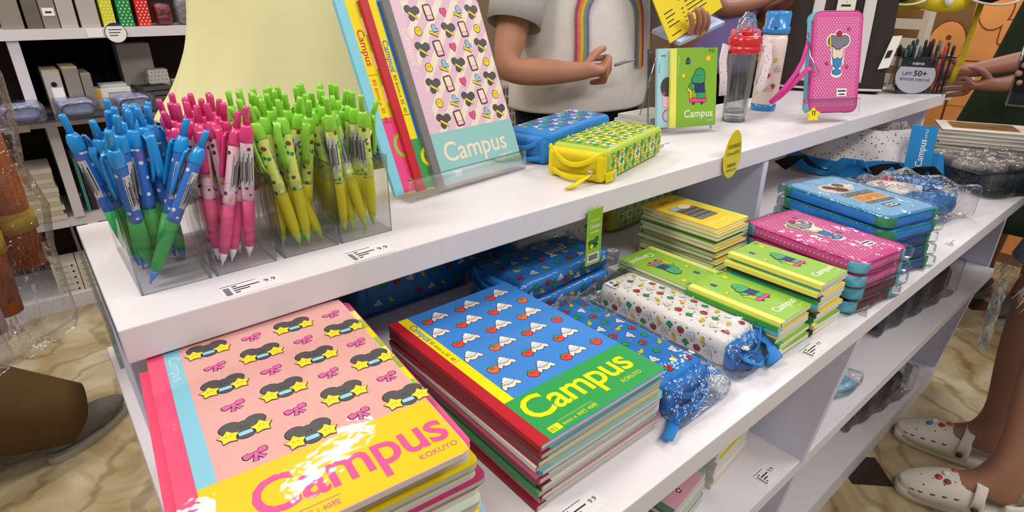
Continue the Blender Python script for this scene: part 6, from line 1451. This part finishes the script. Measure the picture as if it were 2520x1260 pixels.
# arch shaped stripe print on the chest
def shirt_pt(a, z, o_=0.004):
    for k in range(len(rings)-1):
        if rings[k][0][2] <= z <= rings[k+1][0][2]:
            q = (z-rings[k][0][2])/(rings[k+1][0][2]-rings[k][0][2]); c = Vector(rings[k][0]).lerp(Vector(rings[k+1][0]), q); rx = rings[k][1]*(1-q)+rings[k+1][1]*q+o_; ry = rings[k][2]*(1-q)+rings[k+1][2]*q+o_
            v = Vector((rx*math.cos(a), ry*math.sin(a), 0)); v.rotate(Matrix.Rotation(-0.1, 3, 'Z')); return c + v - off
    return Vector(rings[3][0]) - off
pm = MB(WHITE)
def band(r0, r1, mt):
    pm.m(mt); P = []
    path = [(-1, 0.99)] + [(-1, 0.99+0.13*i/6) for i in range(1, 7)] + [(-math.cos(math.pi*i/14), 1.12+math.sin(math.pi*i/14)*1.05*0.105) for i in range(1, 14)] + [(1, 1.12-0.13*i/6) for i in range(0, 7)]
    for (u_, z_) in path:
        row = []
        for r_ in (r0, r1):
            zz = z_ if abs(u_) >= 1 else 1.12 + (z_-1.12)*r_/0.105
            row.append(shirt_pt(-math.pi/2 - 0.12 + u_*r_/0.195, zz, 0.0065))
        P.append(row)
    pm.grid(P)
for i, c_ in enumerate(('#a8486e', '#e07b4a', '#d8b54a', '#7a9a6a', '#7a6aa0')): band(0.105-0.0072*i, 0.105-0.0072*(i+1), mat('arch_'+c_, c_, 0.7, 0.2, var=0.15, vscale=80))
pm.build('arch_print', t)
trousers(t, off, J, mat('jeans_dark', '#23242c', 0.7, 0.2, var=0.2, vscale=40)); [shoe(t, off, J['an'+q], J['toe'+q], SHG, SOLE) for q in 'LR']
o = MB(mat('pen_grey', '#8a8a90', 0.3, 0.5)).tube([(1.205,1.036,1.012),(1.24,1.028,1.0195),(1.262,1.023,1.022),(1.268,1.0215,1.0225)], [0.0042,0.0042,0.003,0.001], 8).build('ball_pen'); tag(o, 'grey pen held in the fist of the person in the grey t-shirt', 'pen')
# yellow notebook and phone in the other hand
A_, B_, D_ = Vector((1.365,1.030,1.110)), Vector((1.395,1.010,1.058)), Vector((1.690,1.040,1.152))
t = thing('notebook', 'yellow printed notebook held open by the person in the grey t-shirt', 'notebook', A_)
e1 = (D_-B_); L_ = e1.length*0.93; e1.normalize(); e2 = (A_-B_); e2 = (e2 - e1*e2.dot(e1)).normalized(); nn = e1.cross(e2)
MBx = MB(mat('leaflet_yellow', '#efd62a', 0.45, 0.3)); fr = Frame(B_-A_, e1, e2); fr.lay = 0.0003
vs = [fr.at(x,y,0) for x, y in rect(0,0,L_,0.19)]; MBx.add(vs + [v-nn*0.003 for v in vs], [(0,1,2,3),(7,6,5,4),(0,4,5,1),(1,5,6,2),(2,6,7,3),(3,7,4,0)], False)
rnd = random.Random(5)
for j in range(7):
    y = 0.012+0.012*j
    for x0, w_ in ((0.02,0.055),(0.10,0.012),(0.125,0.10)):
        if (j*3+int(x0*100)) % 5: shape(MBx, fr, INK, rect(x0, y, x0+w_*rnd.uniform(0.6,1.0), y+0.0028), 1)
MBx.build('cover', t)
mb = MB(mat('leaflet_inside', '#5a5a58', 0.6)); vs = [fr.at(x,y,-14) for x, y in rect(0.004,0.002,L_,0.15)]; mb.add(vs + [v-nn*0.002 for v in vs], [(0,1,2,3),(7,6,5,4),(0,4,5,1),(1,5,6,2),(2,6,7,3),(3,7,4,0)], False); mb.build('inner_pages', t)
t = thing('notebook', 'pale blue edged notebook held under the yellow one by the person in grey', 'notebook', (1.425,1.000,1.050))
fr = Frame((0,0,0), (0.335,0.03,0.066), (-0.05,0.8,0.25)); 
mb = MB(mat('book_lilac', '#aebcdc', 0.4, 0.4)); vs = [fr.at(x,y,0) for x, y in rect(0,0,0.245,0.10)]; n_ = fr.n; mb.add(vs + [v+n_*0.010 for v in vs], [(3,2,1,0),(4,5,6,7),(0,1,5,4),(1,2,6,5),(2,3,7,6),(3,0,4,7)], False); mb.build('cover', t)
mb = MB(YEL); vs = [fr.at(x,y,0)-n_*0.004 for x, y in rect(0.03,0.004,0.20,0.09)]; mb.add(vs + [v+n_*0.003 for v in vs], [(3,2,1,0),(4,5,6,7),(0,1,5,4),(1,2,6,5),(2,3,7,6),(3,0,4,7)], False); mb.build('yellow_page', t)

# person in purple behind the bottles
J = standing(2.62, 1.62, (-0.6, -1, 0), 1.62)
J['elR'] = Vector((2.42,1.50,1.12)); J['wrR'] = Vector((2.62,1.42,1.16)); J['elL'] = Vector((2.84,1.56,1.08)); J['wrL'] = Vector((2.74,1.38,1.15))
t, off = person('person in a purple top behind the water bottles', (2.62, 1.62), J, (-0.6, -1, 0), SK3, '#1f1916', {q: (((0.5 if q == 'R' else -0.3,-0.5,0.4),(0,0,1),(0,-1,0.2)), DOWN) for q in 'LR'})
PUR = mat('top_purple', '#7f73a8', 0.7, 0.2, var=0.1, vscale=12)
loft('top', [((2.60,1.61,0.86),0.21,0.16,0.4),((2.60,1.61,1.0),0.20,0.15,0.4),((2.61,1.61,1.2),0.20,0.14,0.4),((2.615,1.615,1.32),0.19,0.11,0.4),((2.62,1.62,1.385),0.08,0.07,0.4)], PUR, t, off, 28, 0.03, 2)
for q, sg in (('L', 1), ('R', -1)): tubecloth('sleeve', [J['sh'+q], J['sh'+q]*0.6+J['el'+q]*0.4], [0.075,0.07], PUR, t, off)
trousers(t, off, J, DKT); [shoe(t, off, J['an'+q], J['toe'+q], SHG, SOLE) for q in 'LR']

# person in dark green reaching over the far end
J = standing(2.95, 0.36, (-1, 0.35, 0), 1.64)
J['elR'] = Vector((2.72,0.30,1.03)); J['wrR'] = Vector((2.47,0.585,0.945)); J['elL'] = Vector((2.78,0.18,1.00)); J['wrL'] = Vector((2.50,0.50,0.905))
J['shR'] = Vector((2.90,0.52,1.32)); J['shL'] = Vector((2.90,0.20,1.32))
t, off = person('person in a dark green dress reaching over the far end of the shelf', (2.95, 0.36), J, (-1, 0.35, 0), SK3, '#1b1613', {'R': (((-0.2,0.9,-0.10),(-0.5,0.1,1),(-0.8,-0.3,0.4)), dict(curl=(0.3,0.45,0.35), thumb=0.3, spread=0.12)), 'L': (((-0.3,0.9,-0.05),(-0.4,0,1),(-0.8,-0.3,0.4)), dict(curl=(0.25,0.35,0.3), thumb=0.3))})
DGN = mat('dress_green', '#23321f', 0.8, 0.15, var=0.25, vscale=9, bump=0.4, bscale=12)
loft('dress', [((2.86,0.32,0.42),0.34,0.40,0.0),((2.87,0.33,0.60),0.30,0.365,0.0),((2.89,0.34,0.80),0.25,0.31,0.0),((2.92,0.35,0.98),0.20,0.265,0.0),((2.94,0.36,1.16),0.17,0.235,0.0),((2.95,0.36,1.30),0.125,0.20,0.0),((2.95,0.36,1.40),0.07,0.08,0.0)], DGN, t, off, 36, 0.05, 3)
for q in 'LR': tubecloth('sleeve', [J['sh'+q], J['sh'+q]*0.6+J['el'+q]*0.4], [0.08,0.075], DGN, t, off)
[shoe(t, off, J['an'+q], J['toe'+q], SHG, SOLE) for q in 'LR']
o = MB(mat('tape_yellow', '#d8c02a', 0.5, 0.3, var=0.3, vscale=70)).tube([(2.30,0.562,1.17),(2.30,0.564,1.12),(2.302,0.568,1.04),(2.30,0.574,0.97),(2.30,0.582,0.9165)], 0, 8, flat=(0.017,0.0015,(-1,-0.2,0))).build('measuring_tape'); tag(o, 'yellow measuring tape hanging in front of the hands at the far end', 'tape')

# person in white clogs on the marble floor
J = standing(1.88, 0.03, (-0.15, 1, 0), 1.62, hipw=0.10)
J['anR'] = Vector((1.770,0.115,0.098)); J['toeR'] = Vector((1.738,0.272,0.045)); J['knR'] = Vector((1.885,0.150,0.50)); J['thR'] = Vector((1.92,0.050,0.86))
J['anL'] = Vector((1.590,0.050,0.098)); J['toeL'] = Vector((1.518,0.200,0.045)); J['knL'] = Vector((1.735,0.075,0.50)); J['thL'] = Vector((1.80,0.020,0.86))
# the two legs are named by where they stand: R further along the unit
J['hip'] = Vector((1.87,0.045,0.93)); J['chest'] = Vector((1.87,0.03,1.20)); J['neck'] = Vector((1.87,0.04,1.36)); J['head'] = Vector((1.87,0.07,1.51))
J['shL'] = Vector((1.70,0.02,1.31)); J['shR'] = Vector((2.04,0.03,1.31)); J['elL'] = Vector((1.68,0.02,1.06)); J['wrL'] = Vector((1.75,-0.18,1.10)); J['elR'] = Vector((2.09,0.08,1.04)); J['wrR'] = Vector((2.075,0.245,0.965))
t, off = person('person in denim shorts and white clogs standing at the front of the unit', (1.88, 0.03), J, (-0.15, 1, 0), SK2, '#241b16', {'L': (((0.3,-0.9,0.1),(0,0,1),(-1,-0.3,0.1)), DOWN), 'R': (((-0.15,0.95,0.15),(-0.2,0,1),(1,0.3,0.1)), dict(curl=(0.5,0.6,0.5), thumb=0.5))})
DEN = mat('denim_pale', '#8fa3b0', 0.8, 0.15, var=0.3, vscale=40)
for q in 'LR':
    a, k = J['th'+q], J['kn'+q]; d_ = (k-a).normalized()
    tubecloth('shorts_leg', [a+Vector((0,0,0.06)), a+d_*0.12, a+d_*0.33], [0.102,0.102,0.100], DEN, t, off, seed=2)
    mb = MB(mat('fray_white', '#d5d8d6', 0.8)); r_ = random.Random(3); e_ = a+d_*0.33-off
    for i in range(46):
        an_ = 2*math.pi*i/46; p = e_+Vector((0.100*math.cos(an_), 0.100*math.sin(an_), 0)); mb.tube([p, p+Vector((0.008*math.cos(an_)+r_.uniform(-0.008,0.008), 0.008*math.sin(an_)+r_.uniform(-0.008,0.008), -0.02-r_.uniform(0,0.025)))], 0.0012, 4)
    mb.build('frayed_hem', t)
loft('shorts_seat', [((1.87,0.045,0.80),0.20,0.14,0),((1.87,0.045,0.93),0.18,0.13,0),((1.87,0.045,1.02),0.155,0.115,0)], DEN, t, off)
TOPW = mat('top_white', '#d8d6d4', 0.8, 0.2)
loft('top', [((1.87,0.04,0.95),0.18,0.125,0),((1.87,0.035,1.10),0.18,0.125,0),((1.87,0.03,1.28),0.18,0.115,0),((1.87,0.035,1.38),0.08,0.07,0)], TOPW, t, off)
CLOG = mat('clog_white', '#e6dfd0', 0.55, 0.3, var=0.04, vscale=30); HOLE = mat('clog_hole', '#6b5546', 0.7)
def clog(an, toe, seed):
    an, toe = Vector(an)-off, Vector(toe)-off; d = toe-an; d.z = 0; d.normalize(); s = Vector((-d.y, d.x, 0)); b_ = Vector((an.x, an.y, 0)) - d*0.055
    L_ = 0.262
    def W(u): # half width along the foot
        return 0.030+0.0235*min(1, math.sin(min(1, u*1.02)*math.pi)**0.35 if 0 < u < 1 else 0)*(0.72+0.5*u if u < 0.65 else 1.045) if 0 < u < 1 else 0.004
    def top(u): return 0.052 if u < 0.22 else (0.052+0.036*math.sin(min(1,(u-0.22)/0.33)*math.pi/2) if u < 0.55 else 0.088-0.048*((u-0.55)/0.45)**1.6)
    def pl(u, v, z): return b_ + d*(L_*u) + s*v + Vector((0,0,z))
    NU, NV = 30, 14
    c_ = MB(CLOG); P = []
    for i in range(NU+1):
        u = 0.36+0.64*i/NU; row = []
        uu = min(u, 0.985); w_ = 0.047*math.sqrt(max(0.0, 1-max(0,(u-0.62)/0.38)**2.6)); w_ = max(w_*(0.86+0.14*min(1,(u-0.3)/0.3)), 0.003)
        for j in range(NV+1):
            q = math.pi*j/NV; row.append(pl(u, w_*math.cos(q)*(1.03 if 0 < j < NV else 1.06), 0.022+(top(uu)-0.022)*math.sin(q)**0.62))
        P.append(row)
    c_.grid(P); up_ = c_.build('upper', t, [('SOLIDIFY', dict(thickness=0.003))])
    so = MB(CLOG); pts = []
    for i in range(33):
        q = 2*math.pi*i/33; u = 0.5+0.515*math.cos(q); w_ = (0.036+0.013*u)*abs(math.sin(q))**0.62*math.copysign(1, math.sin(q)); pts.append((u, w_))
    vs = [pl(u, v, 0.001) for u, v in pts]+[pl(u, v*1.05, 0.014) for u, v in pts]+[pl(u, v*1.04, 0.028+0.006*(u < 0.2)) for u, v in pts]; n = len(pts)
    so.add(vs, [tuple(range(n-1,-1,-1)), tuple(range(2*n,3*n))]+[(k*n+i, k*n+(i+1)%n, (k+1)*n+(i+1)%n, (k+1)*n+i) for k in range(2) for i in range(n)], True); so.build('sole', t)
    hc = MB(CLOG); P = []
    for i in range(21):
        q = math.pi*(0.5+i/20); row = []
        for j in range(4): row.append(pl(0.20+0.215*math.cos(q)*(1.0), 0.040*math.sin(q)*(1-0.06*j), 0.026+0.012*j+0.010*(1-abs(math.sin(q)))*j/3))
        P.append(row)
    hc.grid(P); hc.build('heel_cup', t, [('SOLIDIFY', dict(thickness=0.004))])
    st = MB(CLOG); st.tube([pl(0.44, -0.053, 0.042), pl(0.425, -0.050, 0.068), pl(0.41, -0.034, 0.094), pl(0.40, 0, 0.106), pl(0.41, 0.034, 0.094), pl(0.425, 0.050, 0.068), pl(0.44, 0.053, 0.042)], 0, 10, flat=(0.005,0.024,d)); stp_ = st.build('strap', t)
    rv = MB(mat('clog_rivet', '#3f3a3c', 0.4, 0.4))
    for sg in (-1, 1): rv.tube([pl(0.44, 0.052*sg, 0.042), pl(0.44, 0.058*sg, 0.042)], 0.0075, 12)
    rv.build('rivet', stp_)
    hl = MB(HOLE)
    def surf(u, q): 
        w_ = 0.047*math.sqrt(max(0.0, 1-max(0,(u-0.62)/0.38)**2.6)); w_ *= (0.86+0.14*min(1,(u-0.3)/0.3)); return pl(u, w_*math.cos(q)*1.035, 0.022+(top(u)-0.022)*math.sin(q)**0.62)
    for u, q in ((0.60,1.1),(0.60,1.9),(0.68,0.9),(0.68,1.5),(0.68,2.2),(0.76,1.2),(0.76,1.9),(0.84,1.5),(0.83,0.8),(0.83,2.3)):
        p = surf(u, q); hl.ell(p, (0.0042,0.0042,0.0030), 8, 6)
    for sg in (0, 1):
        for u in (0.58, 0.67, 0.76, 0.85, 0.91):
            q = 0.30 if sg == 0 else math.pi-0.30; p0, p1 = surf(u-0.018, q), surf(u+0.018, q); hl.tube([p0, (p0+p1)/2, p1], 0.0036, 6)
    hl.build('vent_holes', up_)
    r_ = random.Random(seed)
    for (u, q, cc, nm) in (((0.64,1.35,'#c8323c','round_charm'),(0.70,1.75,'#f0ece6','round_charm'),(0.74,1.4,'#3f86b8','round_charm'),(0.58,1.6,'#b8704a','round_charm')) if seed == 1 else ((0.72,1.3,'#c8323c','round_charm'),(0.66,1.6,'#f0e6d6','round_charm'),(0.58,1.9,'#b0633f','round_charm'),(0.66,1.05,'#8c4a44','round_charm'))):
        p = surf(u, q); m3 = MB(mat('charm_'+cc, cc, 0.35, 0.4)); m3.ell(p+Vector((0,0,0.003)), (0.0095,0.0082,0.0045), 12, 6); m3.build(nm, up_)
clog(J['anR'], J['toeR'], 1); clog(J['anL'], J['toeL'], 2)
t = thing('mobile_phone', 'dark mobile phone in a clear case at the right edge of the picture', 'phone', (2.02, 0.337, 0.986), (math.radians(76), 0, math.radians(-74)))
MB(clear('phone_case', '#d8dcd8', 0.2, 0.6)).rbox((0,0,0), (0.078,0.155,0.011), 0.0045).build('clear_case', t)
MB(mat('phone_glass', '#0c0c0f', 0.08, 0.6)).rbox((0,0,0.0015), (0.072,0.149,0.010), 0.004).build('body', t)
mb = MB(HOTP); mb.ell((0.018,-0.055,0.0068), (0.016,0.011,0.0008), 12, 4); mb.build('screen_icon', t)

# person in brown trousers stepping past on the left
J = standing(-0.62, 1.86, (1, 0.1, 0), 1.68)
J['hip'] = Vector((-0.70,1.86,0.86)); J['thL'] = Vector((-0.64,1.95,0.80)); J['thR'] = Vector((-0.64,1.78,0.80)); J['knR'] = Vector((-0.44,1.80,0.30)); J['anR'] = Vector((-0.125,1.80,0.105)); J['toeR'] = Vector((-0.045,1.86,0.04)); J['knL'] = Vector((-0.55,2.02,0.45)); J['anL'] = Vector((-0.72,2.05,0.09)); J['toeL'] = Vector((-0.58,2.07,0.03))
for k, v in (('chest',(-0.68,1.86,1.16)),('neck',(-0.66,1.86,1.32)),('head',(-0.64,1.86,1.47)),('shL',(-0.67,2.03,1.28)),('shR',(-0.67,1.69,1.28)),('elL',(-0.72,2.08,1.0)),('elR',(-0.74,1.64,1.0)),('wrL',(-0.6,2.06,0.8)),('wrR',(-0.64,1.66,0.8))): J[k] = Vector(v)
t, off = person('person in loose brown trousers and a grey shoe stepping past on the left', (-0.62, 1.86), J, (1, 0.1, 0), SK2, '#1f1916', {q: (((0.3,0,-1),(1,0,0),(0,-1 if q == 'R' else 1,0)), DOWN) for q in 'LR'}, long=False)
BRN = mat('trousers_brown', '#5c4526', 0.75, 0.2, var=0.2, vscale=10, bump=0.4, bscale=14)
tubecloth('trouser_leg', [J['thR']+Vector((0,0,0.05)), J['thR']*0.5+J['knR']*0.5, J['knR']+Vector((0,0,0.02)), Vector((-0.30,1.80,0.205)), Vector((-0.20,1.80,0.145)), Vector((-0.105,1.812,0.095))], [0.14,0.14,0.14,0.125,0.105,0.082], BRN, t, off, 22, seed=1)
tubecloth('trouser_leg', [J['thL']+Vector((0,0,0.05)), J['thL']*0.5+J['knL']*0.5, J['knL'], J['knL']*0.4+J['anL']*0.6, J['anL']+Vector((0,0,0.0))], [0.14,0.13,0.12,0.115,0.105], BRN, t, off, 22, seed=2)
loft('trouser_seat', [((-0.70,1.86,0.72),0.14,0.20,0),((-0.70,1.86,0.86),0.135,0.19,0),((-0.70,1.86,0.98),0.11,0.155,0)], BRN, t, off)
loft('top', [((-0.69,1.86,0.90),0.135,0.19,0),((-0.685,1.86,1.05),0.13,0.185,0),((-0.67,1.86,1.25),0.12,0.185,0),((-0.66,1.86,1.33),0.08,0.09,0)], DKT, t, off)
[shoe(t, off, J['an'+q], J['toe'+q], SHG, SOLE) for q in 'LR']
# ---------------------------------------------------------------- rack of hanging packs on the left
t = thing('display_rack', 'slim metal rack post with hooks just left of the unit', 'rack', (-0.42, 1.00, 0))
MB(STEEL).tube([(0,0,0),(0,0,1.5)], 0.012, 12).build('post', t); MB(STEEL).lathe([(0.16,0),(0.16,0.012),(0.02,0.02)], n=24).build('foot', t)
MB(STEEL).tube([(0,0,1.40),(0.20,-0.06,1.40),(0.40,-0.10,1.40),(0.41,-0.10,1.415)], 0.005, 8).build('hook', t)
MB(STEEL).tube([(0,0,1.36),(0.18,-0.14,1.36),(0.345,-0.24,1.36),(0.35,-0.245,1.375)], 0.005, 8).build('hook', t)
ORC = mat('pack_orange', '#b8622c', 0.6, 0.3, var=0.25, vscale=30, bump=0.4, bscale=40); YLC = mat('pack_yellow', '#c9a53a', 0.6, 0.3, var=0.2, vscale=30); BLD = mat('pack_blue', '#2c4f8a', 0.6, 0.3, var=0.2, vscale=20); PKB = mat('pack_pale_pink', '#c9b3b0', 0.6, 0.3)
def hangpack(label, cx, cy, zb, zt, w, d, rz, items):
    t = thing('hanging_pack', label, 'pack', (cx, cy, zb), rz); h = zt-zb
    for nm, m_, pts, r_, fl_ in items: MB(m_).tube(pts, r_, 14, flat=fl_).build(nm, t) if fl_ else MB(m_).tube(pts, r_, 14).build(nm, t)
    mb = MB(CRINK); mb.rbox((0,0,h/2-0.01), (w,d,h+0.02), d*0.45, k=2, n=10, smooth=False, fn=lambda p: Vector((p.x*(1.0+0.05*math.sin(p.z*40)), p.y*(0.35+0.65*min(1,max(0,(p.z+h/2)/0.12))), p.z)) + Vector((0.003*math.sin(p.z*50), 0.004*math.sin(p.x*70+p.z*44), 0))); mb.build('film_bag', t)
    MB(WHITE).box((0,0,h+0.03), (w*0.9,0.002,0.06)).build('header_card', t)
    return t
zt = 1.33
hangpack('clear pack of orange cloth rolls with yellow bands hanging at the left edge', -0.066, 0.915, 0.757, zt, 0.12, 0.06, math.radians(35), [
 ('orange_roll', ORC, [(-0.022,0,0.05),(-0.020,0,0.2),(-0.022,0,0.33)], [0.020,0.024,0.020], None), ('orange_roll', ORC, [(0.026,0,0.095),(0.024,0,0.2),(0.020,0,0.33)], [0.018,0.022,0.020], None),
 ('yellow_band', YLC, [(-0.0215,0,0.13),(-0.021,0,0.155)], 0.0255, None), ('yellow_band', YLC, [(0.0255,0,0.145),(0.025,0,0.17)], 0.0235, None), ('yellow_top', YLC, [(-0.015,0,0.33),(0.0,0,0.54)], [0.036,0.034], None)])
hangpack('clear pack with blue and pale pink cloth hanging in front of the orange rolls', -0.118, 0.80, 0.785, 1.29, 0.08, 0.05, math.radians(40), [
 ('blue_cloth', BLD, [(0,0,0.12),(-0.005,0,0.20),(-0.01,0,0.26)], 0, (0.085,0.03,(0,1,0))), ('pink_cloth', PKB, [(0.0,0.004,0.03),(0,0.004,0.12)], 0, (0.10,0.025,(0,1,0)))])

# ---------------------------------------------------------------- behind the unit
WOOD = mat('low_cabinet_wood', '#7a5a3c', 0.5, 0.3, var=0.2, vscale=6)
t = thing('low_cabinet', 'brown low cabinet behind the person in the grey t-shirt', 'cabinet', (1.55, 1.95, 0)); MB(WOOD).box((0,0.05,0.33), (1.2,0.4,0.66)).build('body', t); MB(mat('cabinet_top_pale','#b59a78',0.5,0.3)).box((0,0.05,0.675), (1.24,0.44,0.03)).build('worktop', t)
t = thing('plastic_basket', 'white slotted plastic basket on the low cabinet behind the unit', 'basket', (1.405, 1.82, 0.69), math.radians(-10))
BSK = mat('basket_white', '#ded6c8', 0.5, 0.3); SLOT = mat('basket_slot', '#6f6453', 0.6)
mb = MB(BSK); 
for c_, d_ in (((0,-0.07,0.09),(0.17,0.003,0.18)),((0,0.07,0.09),(0.17,0.003,0.18)),((-0.085,0,0.09),(0.003,0.14,0.18)),((0.085,0,0.09),(0.003,0.14,0.18)),((0,0,0.002),(0.17,0.14,0.004))): mb.box(c_, d_)
fr = Frame((-0.085,-0.0716,0), (1,0,0), (0,0,1)); fr.lay = 0.0004
for j in range(5):
    for i in range(12):
        if not (j in (2,) and i < 4): shape(mb, fr, SLOT, rrect(0.006+0.0135*i, 0.012+0.033*j, 0.013+0.0135*i, 0.038+0.033*j, 0.002, 2), 1)
mb.build('basket_body', t)
t = thing('cloth_roll', 'white folded cloth pile behind the striped standing notebook', 'cloth', (1.20, 1.86, 0.69))
mb = MB(mat('cloth_white','#d9d4cb',0.7,0.2)); 
for i in range(9): mb.rbox((0.004*math.sin(i*2),0,0.022+0.045*i), (0.20,0.16,0.042), 0.016)
mb.build('folded_layers', t)
# white stand and orange poster at the right
t = thing('poster_panel', 'orange poster panel with outlined round figures behind the far end', 'poster', (3.45, 0.78, 0)); ORP = mat('poster_orange', '#ffad62', 0.6, 0.2); ORL = mat('poster_line', '#8a4320', 0.6); ORD_ = mat('poster_brown', '#8a6236', 0.6)
mb = MB(ORD_); mb.box((0.01,0,0.8), (0.02,0.80,1.6)); fr = Frame((-0.0005,0.40,0), (0,-1,0), (0,0,1)); fr.lay = 0.0006
shape(mb, fr, ORP, rect(0.32,0.05,0.80,1.58), 1)
outlined(mb, fr, ORP, [circ(0.245,0.97,0.075,0.10,20), rrect(0.18,0.40,0.31,0.97,0.05,4)], 2, 0, 0, 1, 0, 0.006, ORL)
outlined(mb, fr, ORP, [circ(0.40,1.13,0.06,0.09,18), rrect(0.44,0.98,0.49,1.08,0.015,3)], 4, 0, 0, 1, 0, 0.005, ORL)
for q in range(3): shape(mb, fr, ORL, rect(0.34,0.90-0.022*q,0.66,0.905-0.022*q), 4)
shape(mb, fr, WHITE, rect(0.30,0.72,0.40,0.85), 4); outlined(mb, fr, ORP, [[(0.32,0.70),(0.36,0.80),(0.42,0.77),(0.48,0.82),(0.52,0.75),(0.6,0.79),(0.62,0.70)]], 5, 0, 0, 1, 0, 0.005, ORL)
shape(mb, fr, ORL, circ(0.25,1.0,0.012,n=8), 5)
mb.build('panel', t)
t = thing('wire_stand', 'white slatted display stand between the tote bag and the orange poster', 'stand', (3.00, 1.00, 0), math.radians(-25))
WM = mat('stand_white', '#ddd2bf', 0.5, 0.3); mb = MB(WM); mb.box((0,-0.13,0.62),(0.03,0.03,1.24)); mb.box((0,0.13,0.62),(0.03,0.03,1.24)); mb.box((0,0,0.02),(0.24,0.30,0.04)); mb.build('frame', t)
for i in range(9): MB(WM).box((-0.01,0,0.62+0.075*i),(0.012,0.24,0.04)).build('slat', t)
t = thing('shelf_cabinet', 'brown shelf cabinet behind the tote bag', 'cabinet', (3.35, 1.62, 0), math.radians(-25)); MB(mat('cabinet_brown','#6f5138',0.5,0.3,var=0.2,vscale=8)).box((0,0,0.6),(0.3,0.9,1.2)).build('body', t)
for i in range(4): MB(mat('cabinet_edge','#a98a66',0.5)).box((-0.153,0,0.28+0.29*i),(0.006,0.9,0.02)).build('shelf_edge', t)
# yellow hat on a stand
t = thing('sun_hat', 'yellow hat with white spots and black trim above the far end of the top shelf', 'hat', (2.195, 0.675, TOPZ))
MB(STEEL).tube([(-0.135,0.125,0.003),(-0.135,0.125,0.2),(0,0.06,0.30)], 0.004, 8).build('stand_rod', t); MB(STEEL).lathe([(0.035,0),(0.035,0.004),(0.006,0.008)], (-0.135,0.125,0.0008), 16).build('stand_foot', t)
HY = mat('hat_yellow', '#d8bf1c', 0.6, 0.3, var=0.1, vscale=20)
du, dv = camR*1.0, camF*1.0
mb = MB(HY); P = []
for i in range(33):
    a_ = 2*math.pi*i/32; row = []
    for j in range(7):
        q = j/6*math.pi/2; row.append(du*0.125*math.cos(a_)*math.cos(q) + dv*0.10*math.sin(a_)*math.cos(q) + Vector((0,0.0,0.236+0.02*math.cos(2*a_)*math.cos(q)+0.115*math.sin(q))))
    P.append(row)
mb.grid(P); mb.build('crown', t, [('SOLIDIFY', dict(thickness=0.004))])
BK = mat('hat_black', '#161618', 0.6, 0.2); WR = mat('hat_piping', '#cfc9b8', 0.6)
for sg in (-1, 1):
    mb = MB(BK); mb.ell(du*0.135*sg - dv*0.06 + Vector((0,0,0.285)), (0.072,0.05,0.045), 16, 10); mb.build('ear_lobe', t)
    c_ = du*0.135*sg - dv*0.075 + Vector((0,0,0.272)); mb = MB(WR); mb.tube([c_ + du*0.088*math.cos(a_) + Vector((0,0,-0.035*abs(math.sin(a_)))) - dv*0.035*abs(math.sin(a_)) for a_ in [math.pi*i/12 for i in range(13)]], 0.0035, 6); mb.build('piping', t)
mb = MB(WHITE); mb.ell(-dv*0.097 + Vector((0,0,0.253)), (0.022,0.010,0.022), 14, 8); mb.build('white_spot', t)
